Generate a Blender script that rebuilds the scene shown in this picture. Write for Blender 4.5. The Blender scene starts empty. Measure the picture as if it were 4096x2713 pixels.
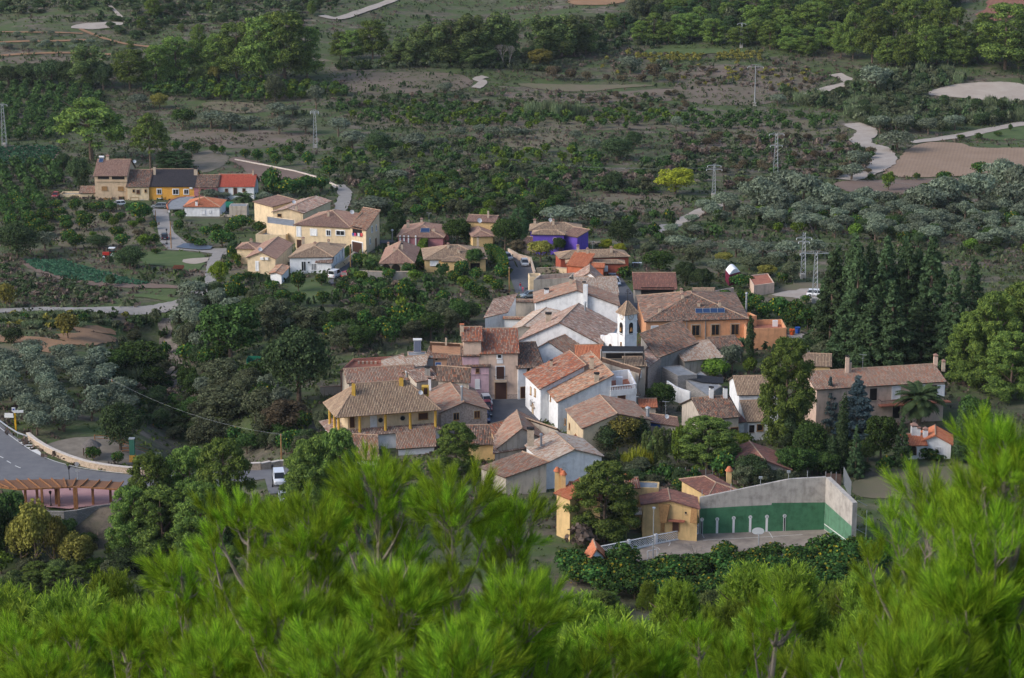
import bpy, math, random
import numpy as np
from mathutils import Vector, Matrix
from mathutils.geometry import delaunay_2d_cdt
random.seed(7); np.random.seed(7)
R = math.radians
SC = bpy.context.scene
COL = SC.collection
# ------------------------------------------------------------------ camera, world, sun
F = 8530.0; CX = 2048.0; CY = 1356.5; H = 104.0; PITCH = R(14.0)
cam_d = bpy.data.cameras.new('camera'); cam = bpy.data.objects.new('camera', cam_d); COL.objects.link(cam)
cam.location = (0, 0, H); cam.rotation_euler = (R(90) - PITCH, 0, 0)
cam_d.sensor_width = 36; cam_d.lens = F / 4096 * 36; cam_d.clip_end = 6000; cam_d.clip_start = 0.2
cam_d.dof.use_dof = True; cam_d.dof.focus_distance = 380; cam_d.dof.aperture_fstop = 13.0
SC.camera = cam
world = bpy.data.worlds.new('World'); SC.world = world; world.use_nodes = True
SUN_EL, SUN_AZ = 34.0, -112.0       # azimuth measured from +Y, negative = left of the camera
nt = world.node_tree; bg = nt.nodes['Background']
sky = nt.nodes.new('ShaderNodeTexSky'); sky.sky_type = 'NISHITA'; sky.sun_disc = False
sky.sun_elevation = R(SUN_EL); sky.sun_rotation = R(SUN_AZ); sky.dust_density = 2.5; sky.air_density = 1.0; sky.ozone_density = 1.5
nt.links.new(sky.outputs[0], bg.inputs[0]); bg.inputs[1].default_value = 0.15
sd = bpy.data.lights.new('sun', 'SUN'); sd.energy = 1.2; sd.angle = R(22); sd.color = (1.0, 0.975, 0.96)
sun = bpy.data.objects.new('sun', sd); COL.objects.link(sun)
el, az = R(SUN_EL), R(SUN_AZ)
to_sun = Vector((math.sin(az) * math.cos(el), math.cos(az) * math.cos(el), math.sin(el)))
sun.rotation_euler = to_sun.to_track_quat('Z', 'Y').to_euler()
SC.view_settings.view_transform = 'Standard'; SC.view_settings.look = 'None'
SC.view_settings.gamma = 1.0; SC.view_settings.exposure = 0.55; SC.view_settings.use_curve_mapping = False
SC.render.engine = 'CYCLES'
SC.cycles.volume_bounces = 0; SC.cycles.max_bounces = 4; SC.cycles.diffuse_bounces = 2; SC.cycles.transparent_max_bounces = 4

# ------------------------------------------------------------------ projection helpers
def crop(ox, oy, s): return lambda x, y: (ox + x / s, oy + y / s)
S_ = crop(0, 0, 1)
T1 = crop(0, 0, 1.6914); T2 = crop(1350, 0, 1.6914); T3 = crop(2696, 0, 1.6914)
Z1 = crop(200, 600, 2.6133); Z2 = crop(900, 720, 2.96); Z3 = crop(1550, 800, 2.2552); Z4 = crop(2400, 900, 2.6133)
Y1 = crop(1280, 1280, 2.6133); Y2 = crop(2000, 1280, 2.6133); Y3 = crop(2700, 1300, 1.9733); Y4 = crop(2150, 1800, 1.7541)
X1 = crop(0, 1500, 1.8215); X2 = crop(0, 900, 1.8215); X3 = crop(1200, 1600, 1.8215); X4 = crop(3100, 1400, 1.1938)
W1 = crop(2380, 1170, 6.818)
cp, sp = math.cos(PITCH), math.sin(PITCH)
def ray(px, py):
    x = (px - CX) / F; y = -(py - CY) / F
    return np.array([x, cp + y * sp, -sp + y * cp])
def unp(px, py, z):
    d = ray(px, py); t = (z - H) / d[2]
    return np.array([d[0] * t, d[1] * t, z])
def zat(Y, py): return H - Y * math.tan(PITCH + math.atan((py - CY) / F))
def proj(p):
    x, y, z = p[0], p[1], p[2] - H
    dp = y * cp - z * sp; up = y * sp + z * cp
    return CX + F * x / dp, CY - F * up / dp
def pxm(p): return F / (p[1] * cp - (p[2] - H) * sp)

# ------------------------------------------------------------------ terrain
_ky = np.array([-400, -60, 0, 10, 60, 150, 225, 262, 300, 480, 540, 600, 700, 760, 800, 850, 900, 950, 1050, 1300, 2000, 3600], float)
_kz = np.array([150, 112, 101.6, 97, 76, 38.5, 8, 0, 0, 1, -1.5, -3, -2, 1, 6, 13, 19, 25, 45, 120, 320, 560], float)
_ty = np.arange(-400, 3600, 2.0); _tz = np.interp(_ty, _ky, _kz)
_w = np.hanning(13); _w /= _w.sum()
_ts = np.convolve(np.pad(_tz, 6, mode='edge'), _w, mode='valid')
RAV = []
def rav_d(x, y):
    d = np.full(np.shape(x), 1e9)
    for (ax, ay), (bx, by) in zip(RAV[:-1], RAV[1:]):
        vx, vy = bx - ax, by - ay; L = vx * vx + vy * vy
        t = np.clip(((x - ax) * vx + (y - ay) * vy) / L, 0, 1)
        d = np.minimum(d, np.hypot(x - ax - t * vx, y - ay - t * vy))
    return d
def terr(x, y):
    x = np.asarray(x, float); y = np.asarray(y, float)
    z = np.interp(y, _ty, _ts)
    far = np.clip((y - 640) / 200, 0, 1)
    z = z + far * 1.6 * np.sin(x * 0.021 + 1.0 + y * 0.011) + far * 0.9 * np.sin(x * 0.06 - y * 0.035) 
    z = z + far * np.clip((x - 90) / 120, 0, 1.5) * 7.0 * np.clip((y - 780) / 120, 0, 1)
    near = np.clip((200 - y) / 60, 0, 1)
    z = z + near * 0.5 * np.sin(x * 0.23 + y * 0.17)
    w = np.clip(-(x + 45) / 60, 0, 1) * np.clip((560 - y) / 60, 0, 1) * np.clip((y - 400) / 50, 0, 1)
    z = z - 2.0 * w
    z = z - 4.5 * np.clip((309 - y) / 2.5, 0, 1) * np.clip((y - 262) / 18, 0, 1) * np.clip((-40 - x) / 8, 0, 1)
    if RAV:
        d = rav_d(x, y); m = (y > 330) & (y < 640)
        z = z - np.where(m, 7.5 * np.exp(-(d / 10.0) ** 2), 0)
    return z
_TT = np.concatenate([np.linspace(2, 200, 200), np.linspace(201, 1100, 900), np.linspace(1105, 3500, 300)])
def G(px, py, dz=0.0):
    d = ray(px, py); X = d[0] * _TT; Y = d[1] * _TT; Z = H + d[2] * _TT
    g = terr(X, Y) + dz - Z
    m = np.where((g[1:] >= 0) & (g[:-1] < 0) & (_TT[1:] > 200))[0]
    if len(m) == 0: i = len(_TT) - 2; t = _TT[i]
    else:
        i = m[0]; t0, t1 = _TT[i], _TT[i + 1]
        t = t0 + (t1 - t0) * (-g[i]) / (g[i + 1] - g[i])
    x, y = d[0] * t, d[1] * t
    return np.array([x, y, float(terr(x, y)) + dz])
RAV_ = [G(*X2(x, y))[:2] for x, y in ((1150, 690), (1230, 850), (1230, 1000), (1290, 1150), (1400, 1330), (1500, 1440))]
RAV_.append(G(*X1(1560, 500))[:2]); RAV = RAV_

# ------------------------------------------------------------------ mesh helpers
class MB:
    def __init__(s): s.v = []; s.f = []; s.m = []
    def add(s, vs, fs, mi=0):
        o = len(s.v); s.v += [tuple(map(float, p)) for p in vs]; s.f += [tuple(i + o for i in f) for f in fs]; s.m += [mi] * len(fs)
    def box(s, c, sz, rz=0, mi=0, M=None):
        hx, hy, hz = sz[0] / 2, sz[1] / 2, sz[2] / 2
        ca, sa = math.cos(rz), math.sin(rz); vs = []
        for dz in (-hz, hz):
            for dx, dy in ((-hx, -hy), (hx, -hy), (hx, hy), (-hx, hy)):
                vs.append((c[0] + dx * ca - dy * sa, c[1] + dx * sa + dy * ca, c[2] + dz))
        s.add(vs, [(3, 2, 1, 0), (4, 5, 6, 7), (0, 1, 5, 4), (1, 2, 6, 5), (2, 3, 7, 6), (3, 0, 4, 7)], mi)
    def tube(s, p, q, r0, r1=None, n=6, mi=0, cap=True):
        r1 = r0 if r1 is None else r1; p = Vector(p); q = Vector(q); a = (q - p)
        if a.length < 1e-6: return
        a.normalize(); u = a.orthogonal().normalized(); w = a.cross(u); vs = []
        for c, r in ((p, r0), (q, r1)):
            for k in range(n):
                t = 2 * math.pi * k / n; vs.append(c + u * (math.cos(t) * r) + w * (math.sin(t) * r))
        fs = [(k, (k + 1) % n, n + (k + 1) % n, n + k) for k in range(n)]
        if cap: fs += [tuple(range(n - 1, -1, -1)), tuple(range(n, 2 * n))]
        s.add(vs, fs, mi)
    def path(s, pts, rs, n=5, mi=0):
        for i in range(len(pts) - 1): s.tube(pts[i], pts[i + 1], rs[i], rs[i + 1], n, mi, cap=(i in (0, len(pts) - 2)))
    def prism(s, poly, z0, z1, mi=0):
        n = len(poly); vs = [(p[0], p[1], z0) for p in poly] + [(p[0], p[1], z1) for p in poly]
        s.add(vs, [tuple(range(n - 1, -1, -1)), tuple(range(n, 2 * n))] + [(k, (k + 1) % n, n + (k + 1) % n, n + k) for k in range(n)], mi)
    def slab(s, poly, t, mi=0):
        a, b, c = [np.array(poly[i], float) for i in (0, 1, 2)]; nn = np.cross(b - a, c - a); nn /= np.linalg.norm(nn)
        n = len(poly); vs = [np.array(p) for p in poly] + [np.array(p) - nn * t for p in poly]
        s.add(vs, [tuple(range(n)), tuple(range(2 * n - 1, n - 1, -1))] + [((k + 1) % n, k, n + k, n + (k + 1) % n) for k in range(n)], mi)
    def lathe(s, c, prof, n=8, mi=0):
        vs = [(c[0] + r * math.cos(2 * math.pi * k / n), c[1] + r * math.sin(2 * math.pi * k / n), c[2] + z) for r, z in prof for k in range(n)]
        fs = []
        for j in range(len(prof) - 1):
            for k in range(n): fs.append((j * n + k, j * n + (k + 1) % n, (j + 1) * n + (k + 1) % n, (j + 1) * n + k))
        fs.append(tuple(range(n - 1, -1, -1))); fs.append(tuple(range((len(prof) - 1) * n, len(prof) * n)))
        s.add(vs, fs, mi)
    def mesh(s, name, mats, smooth=False):
        me = bpy.data.meshes.new(name); me.from_pydata(s.v, [], s.f)
        for m in (mats if isinstance(mats, (list, tuple)) else [mats]): me.materials.append(m)
        if any(s.m): me.polygons.foreach_set('material_index', s.m)
        if smooth: me.polygons.foreach_set('use_smooth', [True] * len(s.f))
        me.update(); return me
    def build(s, name, mats, parent=None, loc=None, smooth=False):
        return place(s.mesh(name, mats, smooth), name, parent, loc)
def place(me, name, parent=None, loc=None):
    o = bpy.data.objects.new(name, me); COL.objects.link(o)
    if loc is not None: o.location = loc
    if parent is not None:
        o.parent = parent
        if loc is None: o.matrix_parent_inverse = parent.matrix_world.inverted() if False else Matrix.Translation(parent.location).inverted()
    return o
def tag(o, label=None, cat=None, group=None, kind=None):
    if label: o['label'] = label
    if cat: o['category'] = cat
    if group: o['group'] = group
    if kind: o['kind'] = kind
    return o
def empty(name, loc, label=None, cat=None, group=None, rz=0):
    o = bpy.data.objects.new(name, None); COL.objects.link(o); o.location = tuple(map(float, loc)); o.rotation_euler = (0, 0, rz)
    o.empty_display_size = 0.3
    return tag(o, label, cat, group)
def np_mesh(name, V, Fq, mats, mi=None):
    """V (n,3), Fq (m,4) quads or (m,3) tris"""
    me = bpy.data.meshes.new(name); k = Fq.shape[1]
    me.vertices.add(len(V)); me.vertices.foreach_set('co', np.asarray(V, np.float32).ravel())
    me.loops.add(Fq.size); me.loops.foreach_set('vertex_index', Fq.astype(np.int32).ravel())
    me.polygons.add(len(Fq)); me.polygons.foreach_set('loop_start', np.arange(0, Fq.size, k, dtype=np.int32))
    for m in mats: me.materials.append(m)
    if mi is not None: me.polygons.foreach_set('material_index', np.asarray(mi, np.int32))
    me.update(calc_edges=True); return me

# ------------------------------------------------------------------ materials
def newmat(name):
    m = bpy.data.materials.new(name); m.use_nodes = True; n = m.node_tree; b = n.nodes['Principled BSDF']
    b.inputs['Roughness'].default_value = 0.85; b.inputs['Specular IOR Level'].default_value = 0.25
    return m, n, b
def ramp(n, cols, interp='LINEAR'):
    r = n.nodes.new('ShaderNodeValToRGB'); r.color_ramp.interpolation = interp; e = r.color_ramp.elements
    k = len(cols)
    while len(e) < k: e.new(0.5)
    for i, c in enumerate(cols):
        p = i / (k - 1) if interp == 'LINEAR' else i / k
        if len(c) == 4: p = c[3]
        e[i].position = p; e[i].color = (c[0], c[1], c[2], 1)
    return r
def flat(name, c, rough=0.8, spec=0.25, metal=0.0):
    m, n, b = newmat(name); b.inputs['Base Color'].default_value = (*c, 1); b.inputs['Roughness'].default_value = rough
    b.inputs['Specular IOR Level'].default_value = spec; b.inputs['Metallic'].default_value = metal; return m
def noisy(name, c, amt=0.18, scale=0.6, rough=0.9, stain=0.0, detail=6):
    m, n, b = newmat(name); L = n.links
    tc = n.nodes.new('ShaderNodeNewGeometry')
    t = n.nodes.new('ShaderNodeTexNoise'); t.inputs['Scale'].default_value = scale; t.inputs['Detail'].default_value = detail; t.inputs['Roughness'].default_value = 0.65
    L.new(tc.outputs['Position'], t.inputs['Vector'])
    lo = [max(0, x * (1 - amt * 1.6)) for x in c]; hi = [min(1, x * (1 + amt)) for x in c]
    r = ramp(n, [(*lo, 0.28), (*c, 0.5), (*hi, 0.75)]); L.new(t.outputs[0], r.inputs[0]); out = r.outputs[0]
    if stain > 0:
        t2 = n.nodes.new('ShaderNodeTexNoise'); t2.inputs['Scale'].default_value = 1.0; t2.inputs['Detail'].default_value = 5
        mp = n.nodes.new('ShaderNodeMapping'); mp.inputs['Scale'].default_value = (1.6, 1.6, 0.25); L.new(tc.outputs['Position'], mp.inputs[0]); L.new(mp.outputs[0], t2.inputs['Vector'])
        r2 = ramp(n, [(0, 0, 0, 0.5), (1, 1, 1, 0.72)]); L.new(t2.outputs[0], r2.inputs[0])
        mu = n.nodes.new('ShaderNodeMath'); mu.operation = 'MULTIPLY'; mu.inputs[1].default_value = stain; L.new(r2.outputs[0], mu.inputs[0])
        mx = n.nodes.new('ShaderNodeMixRGB'); L.new(mu.outputs[0], mx.inputs[0]); L.new(out, mx.inputs[1]); mx.inputs[2].default_value = (c[0] * 0.45, c[1] * 0.43, c[2] * 0.42, 1); out = mx.outputs[0]
    L.new(out, b.inputs['Base Color']); b.inputs['Roughness'].default_value = rough
    return m
_w8 = {}
def wallm(name, c, stain=0.35):
    if name not in _w8: _w8[name] = noisy(name, c, 0.12, 1.1, 0.92, stain + .12)
    return _w8[name]
def tilem(name, cols, lich=(0.16, 0.14, 0.12), amt=0.5):
    m, n, b = newmat(name); L = n.links; g = n.nodes.new('ShaderNodeNewGeometry')
    r = ramp(n, cols, 'CONSTANT'); L.new(g.outputs['Random Per Island'], r.inputs[0])
    t = n.nodes.new('ShaderNodeTexNoise'); t.inputs['Scale'].default_value = 0.55; t.inputs['Detail'].default_value = 7; t.inputs['Roughness'].default_value = 0.7
    L.new(g.outputs['Position'], t.inputs['Vector'])
    r2 = ramp(n, [(0, 0, 0, 0.42), (1, 1, 1, 0.68)]); L.new(t.outputs[0], r2.inputs[0])
    mu = n.nodes.new('ShaderNodeMath'); mu.operation = 'MULTIPLY'; mu.inputs[1].default_value = amt; L.new(r2.outputs[0], mu.inputs[0])
    mx = n.nodes.new('ShaderNodeMixRGB'); L.new(mu.outputs[0], mx.inputs[0]); L.new(r.outputs[0], mx.inputs[1]); mx.inputs[2].default_value = (*lich, 1)
    L.new(mx.outputs[0], b.inputs['Base Color']); b.inputs['Roughness'].default_value = 0.9; return m
def blockm(name, c, mortar, w, h, k=0.02):
    m, n, b = newmat(name); L = n.links; g = n.nodes.new('ShaderNodeNewGeometry')
    sx = n.nodes.new('ShaderNodeSeparateXYZ'); L.new(g.outputs['Position'], sx.inputs[0])
    ad = n.nodes.new('ShaderNodeMath'); ad.operation = 'ADD'; L.new(sx.outputs[0], ad.inputs[0])
    ml = n.nodes.new('ShaderNodeMath'); ml.operation = 'MULTIPLY'; ml.inputs[1].default_value = 0.8; L.new(sx.outputs[1], ml.inputs[0]); L.new(ml.outputs[0], ad.inputs[1])
    cb = n.nodes.new('ShaderNodeCombineXYZ'); L.new(ad.outputs[0], cb.inputs[0]); L.new(sx.outputs[2], cb.inputs[1])
    t = n.nodes.new('ShaderNodeTexBrick'); L.new(cb.outputs[0], t.inputs['Vector']); t.inputs['Scale'].default_value = 1
    t.inputs['Brick Width'].default_value = w; t.inputs['Row Height'].default_value = h; t.inputs['Mortar Size'].default_value = k
    t.inputs['Color1'].default_value = (*c, 1); t.inputs['Color2'].default_value = (*[x * 0.72 for x in c], 1); t.inputs['Mortar'].default_value = (*mortar, 1)
    L.new(t.outputs[0], b.inputs['Base Color']); return m
TM = {
 'old': tilem('old_roof_tile', [(.41,.25,.18),(.46,.33,.26),(.31,.20,.155),(.50,.38,.31),(.43,.20,.14),(.37,.27,.22),(.25,.17,.14),(.55,.45,.38)], (.19,.155,.135), .55),
 'red': tilem('mottled_red_tile', [(.45,.15,.08),(.42,.26,.18),(.52,.18,.09),(.25,.13,.10),(.48,.33,.24),(.40,.13,.07),(.30,.18,.13)], (.17,.11,.09), .4),
 'dark': tilem('dark_lichen_tile', [(.30,.20,.15),(.20,.14,.11),(.38,.27,.20),(.14,.10,.08),(.40,.17,.10),(.26,.19,.15)], (.10,.08,.07), .6),
 'new': tilem('brown_roof_tile', [(.38,.23,.17),(.34,.20,.15),(.42,.27,.20),(.30,.18,.14),(.40,.26,.20)], (.24,.16,.13), .3),
 'straw': tilem('straw_brown_tile', [(.42,.30,.20),(.36,.25,.17),(.47,.35,.24),(.30,.21,.15),(.40,.28,.19)], (.20,.15,.11), .35),
 'pale': tilem('pale_roof_tile', [(.52,.42,.33),(.60,.52,.43),(.44,.32,.25),(.56,.46,.38),(.48,.27,.18)], (.28,.23,.19), .35),
 'orange': tilem('orange_roof_tile', [(.58,.20,.10),(.62,.24,.12),(.52,.17,.08),(.56,.22,.12)], (.40,.15,.09), .3),
 'clean': tilem('brick_red_tile', [(.50,.11,.07),(.54,.13,.08),(.46,.10,.06)], (.38,.10,.07), .2),
 'warm': tilem('warm_orange_brown_tile', [(.48,.25,.15),(.52,.36,.25),(.36,.20,.13),(.55,.42,.31),(.50,.20,.11),(.42,.29,.21),(.28,.17,.12),(.58,.30,.18)], (.21,.16,.12), .45),
 'mix': tilem('brown_mixed_tile', [(.38,.24,.17),(.44,.32,.24),(.30,.19,.14),(.42,.19,.12),(.36,.27,.21)], (.20,.15,.12), .45),
 'rust': tilem('rusty_red_tile', [(.30,.13,.10),(.26,.12,.09),(.36,.18,.13),(.22,.12,.10)], (.18,.10,.08), .4),
 'slate': tilem('dark_shingle', [(.055,.05,.055),(.062,.056,.062),(.05,.046,.052)], (.05,.045,.05), .2),
}
DECK = {k: noisy(k + '_roof_channel', c, 0.3, 1.5) for k, c in dict(old=(.15,.095,.07), red=(.17,.08,.06), dark=(.08,.055,.045), new=(.17,.105,.08), straw=(.13,.095,.07), pale=(.22,.17,.13), orange=(.38,.13,.07), clean=(.34,.075,.05), rust=(.15,.075,.06), mix=(.14,.09,.07), warm=(.17,.10,.07), slate=(.05,.045,.05)).items()}
M = {}
M['white'] = wallm('white_lime_wall', (.80, .80, .80), .15); M['cream'] = wallm('cream_wall', (.70, .55, .36), .25)
M['tan'] = wallm('tan_wall', (.58, .43, .29), .3); M['pinktan'] = wallm('pink_tan_wall', (.62, .46, .36), .25)
M['orangewall'] = wallm('orange_ochre_wall', (.68, .34, .18), .2); M['amber'] = wallm('amber_wall', (.74, .37, .07), .1)
M['pink'] = wallm('pale_pink_wall', (.56, .38, .42), .2); M['rose'] = wallm('rose_wall', (.45, .19, .20), .2)
M['purple'] = wallm('violet_wall', (.13, .075, .42), .15); M['brickorange'] = wallm('orange_red_wall', (.56, .16, .08), .2)
M['redwall'] = wallm('dark_red_wall', (.40, .10, .06), .2); M['yellow'] = wallm('yellow_wall', (.66, .46, .22), .25)
M['grey'] = wallm('grey_cement_wall', (.34, .31, .28), .5); M['oldwall'] = wallm('old_lime_wall', (.48, .42, .35), .6)
M['stonewall'] = noisy('rubble_stone_wall', (.42, .33, .28), .35, 3.5, 0.95, .2)
M['brick'] = blockm('red_brick_wall', (.46, .15, .09), (.40, .34, .30), .5, .22, .025)
M['oldbrick'] = blockm('ochre_brick_wall', (.50, .25, .14), (.42, .33, .26), .4, .14, .02)
M['cinder'] = blockm('cinder_block_wall', (.36, .34, .32), (.20, .19, .18), .5, .24, .03)
M['glass'] = flat('dark_window_glass', (.018, .020, .025), .15, .6); M['frame'] = flat('white_painted_frame', (.72, .72, .72), .5)
M['brown'] = flat('dark_brown_wood', (.065, .03, .022), .6); M['wood'] = noisy('light_brown_wood', (.34, .19, .08), .25, 4)
M['dark'] = flat('painted_opening_shade_and_caps', (.015, .012, .011)); M['iron'] = flat('black_iron', (.02, .02, .022), .5)  # near-black colour stands in for shade inside openings; flat chimney caps share it
M['steel'] = flat('galvanised_steel', (.36, .38, .40), .45, .5, .3); M['concrete'] = noisy('weathered_concrete', (.42, .39, .355), .25, .8, .95, .4)
M['yellowtrim'] = wallm('mustard_yellow_plaster', (.60, .37, .07), .1); M['mortar'] = noisy('lime_mortar', (.50, .40, .30), .2, 2)
M['terr'] = noisy('terracotta_floor', (.36, .14, .09), .2, 1.5); M['flatroof'] = noisy('grey_flat_roof_sheet', (.25, .26, .27), .18, .8, .9, .3)
M['solar'] = flat('blue_solar_glass', (.02, .045, .11), .2, .7); M['dish'] = flat('pale_grey_dish', (.60, .62, .63), .5)
M['greennet'] = noisy('green_shade_net', (.015, .16, .09), .2, 2); M['blacknet'] = flat('black_shade_net', (.022, .024, .03), .9)
M['tyre'] = flat('black_rubber', (.02, .02, .02), .8)
M['bark'] = noisy('grey_brown_bark', (.14, .10, .075), .35, 3); M['barkpale'] = noisy('pale_pine_bark', (.26, .22, .18), .3, 12)
M['ridge'] = noisy('ridge_tile_clay', (.42, .29, .20), .25, 3)

# ------------------------------------------------------------------ ground surfaces
PATCH = []   # world polygons kept clear of plants
def inpoly(x, y, P):
    x = np.asarray(x); y = np.asarray(y); c = np.zeros(x.shape, bool); n = len(P); j = n - 1
    for i in range(n):
        xi, yi = P[i][0], P[i][1]; xj, yj = P[j][0], P[j][1]
        with np.errstate(divide='ignore', invalid='ignore'):
            c ^= ((yi > y) != (yj > y)) & (x < (xj - xi) * (y - yi) / (yj - yi + 1e-12) + xi)
        j = i
    return c
SOFT = ('field', 'ploughed_field', 'ochre_terrace', 'bare_earth', 'grass_plot', 'grass_lawn', 'vegetable_field', 'dry_stream_bed', 'parking_ground', 'picnic_ground', 'dirt_yard', 'citrus_plot_soil')
def drape(name, wp, mat, dz=0.15, label=None, step=3.0, keep=True, kind='structure', thick=0):
    P = [np.array(p[:2], float) for p in wp]; out = []
    if name in SOFT:
        for _ in range(2): P = [q for a, b in zip(P, P[1:] + P[:1]) for q in (a * .75 + b * .25, a * .25 + b * .75)]
        step = 1.6
    for a, b in zip(P, P[1:] + P[:1]):
        k = max(1, int(np.linalg.norm(b - a) / step))
        for i in range(k): out.append(a + (b - a) * i / k)
    if name in SOFT: out = [q + np.random.uniform(-.45, .45, 2) for q in out]
    nb = len(out); A = np.array(out)
    xs = np.arange(A[:, 0].min(), A[:, 0].max(), step); ys = np.arange(A[:, 1].min(), A[:, 1].max(), step)
    if name in SOFT: xs = xs[::2]; ys = ys[::2]
    if len(xs) * len(ys) > 9000: q = math.sqrt(len(xs) * len(ys) / 9000) * step; xs = np.arange(A[:, 0].min(), A[:, 0].max(), q); ys = np.arange(A[:, 1].min(), A[:, 1].max(), q)
    gx, gy = np.meshgrid(xs, ys); gx = gx.ravel(); gy = gy.ravel(); m = inpoly(gx, gy, out)
    pts = out + [np.array(t) for t in zip(gx[m], gy[m])]
    res = delaunay_2d_cdt([Vector(p) for p in pts], [], [list(range(nb))], 1, 1e-4)
    V = np.array([(v.x, v.y) for v in res[0]]); Z = terr(V[:, 0], V[:, 1]) + dz
    me = bpy.data.meshes.new(name); me.from_pydata([(v[0], v[1], z) for v, z in zip(V, Z)], [], [tuple(f) for f in res[2]]); me.materials.append(mat)
    me.polygons.foreach_set('use_smooth', [True] * len(me.polygons))
    o = place(me, name)
    if len(me.polygons) and me.polygons[0].normal.z < 0: me.flip_normals()
    tag(o, label, None, None, kind)
    if keep: PATCH.append(out)
    return o
def pxpoly(C, pts): return [G(*C(x, y)) for x, y in pts]
def smooth_path(P, n=6):
    P = [np.array(p[:2], float) for p in P]; Q = [P[0]] + P + [P[-1]]; out = []
    for i in range(1, len(Q) - 2):
        for k in range(n):
            t = k / n; a, b, c, d = Q[i - 1], Q[i], Q[i + 1], Q[i + 2]
            out.append(0.5 * ((2 * b) + (-a + c) * t + (2 * a - 5 * b + 4 * c - d) * t * t + (-a + 3 * b - 3 * c + d) * t ** 3))
    out.append(P[-1]); return out
def ribbon(name, C, pts, w, mat, dz=0.2, label=None):
    P = smooth_path(pxpoly(C, pts)); L = []; Rr = []
    for i in range(len(P)):
        a = P[max(0, i - 1)]; b = P[min(len(P) - 1, i + 1)]; t = (b - a) / max(1e-6, np.linalg.norm(b - a)); nn = np.array([-t[1], t[0]])
        k_ = w / 2 * (1 if mat is WHT else random.uniform(.86, 1.1)); L.append(P[i] + nn * k_); Rr.append(P[i] - nn * k_ * (1 if mat is WHT else random.uniform(.9, 1.1)))
    V = []; Fc = []
    for i in range(len(P)):
        for q in (L[i], (L[i] + Rr[i]) / 2, Rr[i]): V.append((q[0], q[1], float(terr(q[0], q[1])) + dz))
    for i in range(len(P) - 1):
        for k in range(2): a = i * 3 + k; Fc.append((a, a + 1, a + 4, a + 3))
    me = bpy.data.meshes.new(name); me.from_pydata(V, [], Fc); me.materials.append(mat)
    if me.polygons[0].normal.z < 0: me.flip_normals()
    o = place(me, name); tag(o, label, None, None, 'structure'); PATCH.append(L + Rr[::-1]); return o

def ground_mat():
    m, n, b = newmat('valley_ground'); L = n.links; g = n.nodes.new('ShaderNodeNewGeometry')
    def noise(s, d=8, r=.6, sc=None):
        t = n.nodes.new('ShaderNodeTexNoise'); t.inputs['Scale'].default_value = s; t.inputs['Detail'].default_value = d; t.inputs['Roughness'].default_value = r
        mp = n.nodes.new('ShaderNodeMapping'); mp.inputs['Scale'].default_value = sc or (1, 1, 1); L.new(g.outputs['Position'], mp.inputs[0]); L.new(mp.outputs[0], t.inputs['Vector']); return t
    a = noise(.035, 9, .68, (1, 1.8, 1)); ra = ramp(n, [(.058,.078,.034,.34), (.090,.092,.052,.45), (.135,.115,.088,.56), (.24,.195,.15,.68)])
    L.new(a.outputs[0], ra.inputs[0])
    c = noise(.4, 8, .75); rc = ramp(n, [(.30,.30,.30,.34), (1,1,1,.52), (1.45,1.4,1.3,.72)]); L.new(c.outputs[0], rc.inputs[0])
    mx = n.nodes.new('ShaderNodeMixRGB'); mx.blend_type = 'MULTIPLY'; mx.inputs[0].default_value = .85; L.new(ra.outputs[0], mx.inputs[1]); L.new(rc.outputs[0], mx.inputs[2])
    e = noise(.06, 7, .6, (1, 2.2, 1)); re = ramp(n, [(0,0,0,.43), (1,1,1,.57)]); L.new(e.outputs[0], re.inputs[0])
    mg = n.nodes.new('ShaderNodeMixRGB'); L.new(re.outputs[0], mg.inputs[0]); L.new(mx.outputs[0], mg.inputs[1]); mg.inputs[2].default_value = (.070, .100, .034, 1)
    bp = n.nodes.new('ShaderNodeBump'); bp.inputs['Strength'].default_value = .6; bp.inputs['Distance'].default_value = .5; L.new(c.outputs[0], bp.inputs['Height']); L.new(bp.outputs[0], b.inputs['Normal'])
    L.new(mg.outputs[0], b.inputs['Base Color']); b.inputs['Roughness'].default_value = 1; return m
def field_mat(name, c, c2, furrow=0.0, ang=0.0, per=0.8, scale=.12):
    m, n, b = newmat(name); L = n.links; g = n.nodes.new('ShaderNodeNewGeometry')
    t = n.nodes.new('ShaderNodeTexNoise'); t.inputs['Scale'].default_value = scale; t.inputs['Detail'].default_value = 9; t.inputs['Roughness'].default_value = .7; L.new(g.outputs['Position'], t.inputs['Vector'])
    r = ramp(n, [(*c, .38), (*c2, .66)]); L.new(t.outputs[0], r.inputs[0]); out = r.outputs[0]
    if furrow:
        mp = n.nodes.new('ShaderNodeMapping'); mp.inputs['Rotation'].default_value = (0, 0, R(ang)); L.new(g.outputs['Position'], mp.inputs[0])
        w = n.nodes.new('ShaderNodeTexWave'); w.inputs['Scale'].default_value = .314 / per; w.inputs['Distortion'].default_value = 1.0; w.inputs['Detail'].default_value = 2; L.new(mp.outputs[0], w.inputs['Vector'])
        rr = ramp(n, [(1 - furrow,) * 3, (1, 1, 1)]); L.new(w.outputs[0], rr.inputs[0])
        mx = n.nodes.new('ShaderNodeMixRGB'); mx.blend_type = 'MULTIPLY'; mx.inputs[0].default_value = 1; L.new(out, mx.inputs[1]); L.new(rr.outputs[0], mx.inputs[2]); out = mx.outputs[0]
    L.new(out, b.inputs['Base Color']); b.inputs['Roughness'].default_value = 1; return m
GM = ground_mat()
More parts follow.
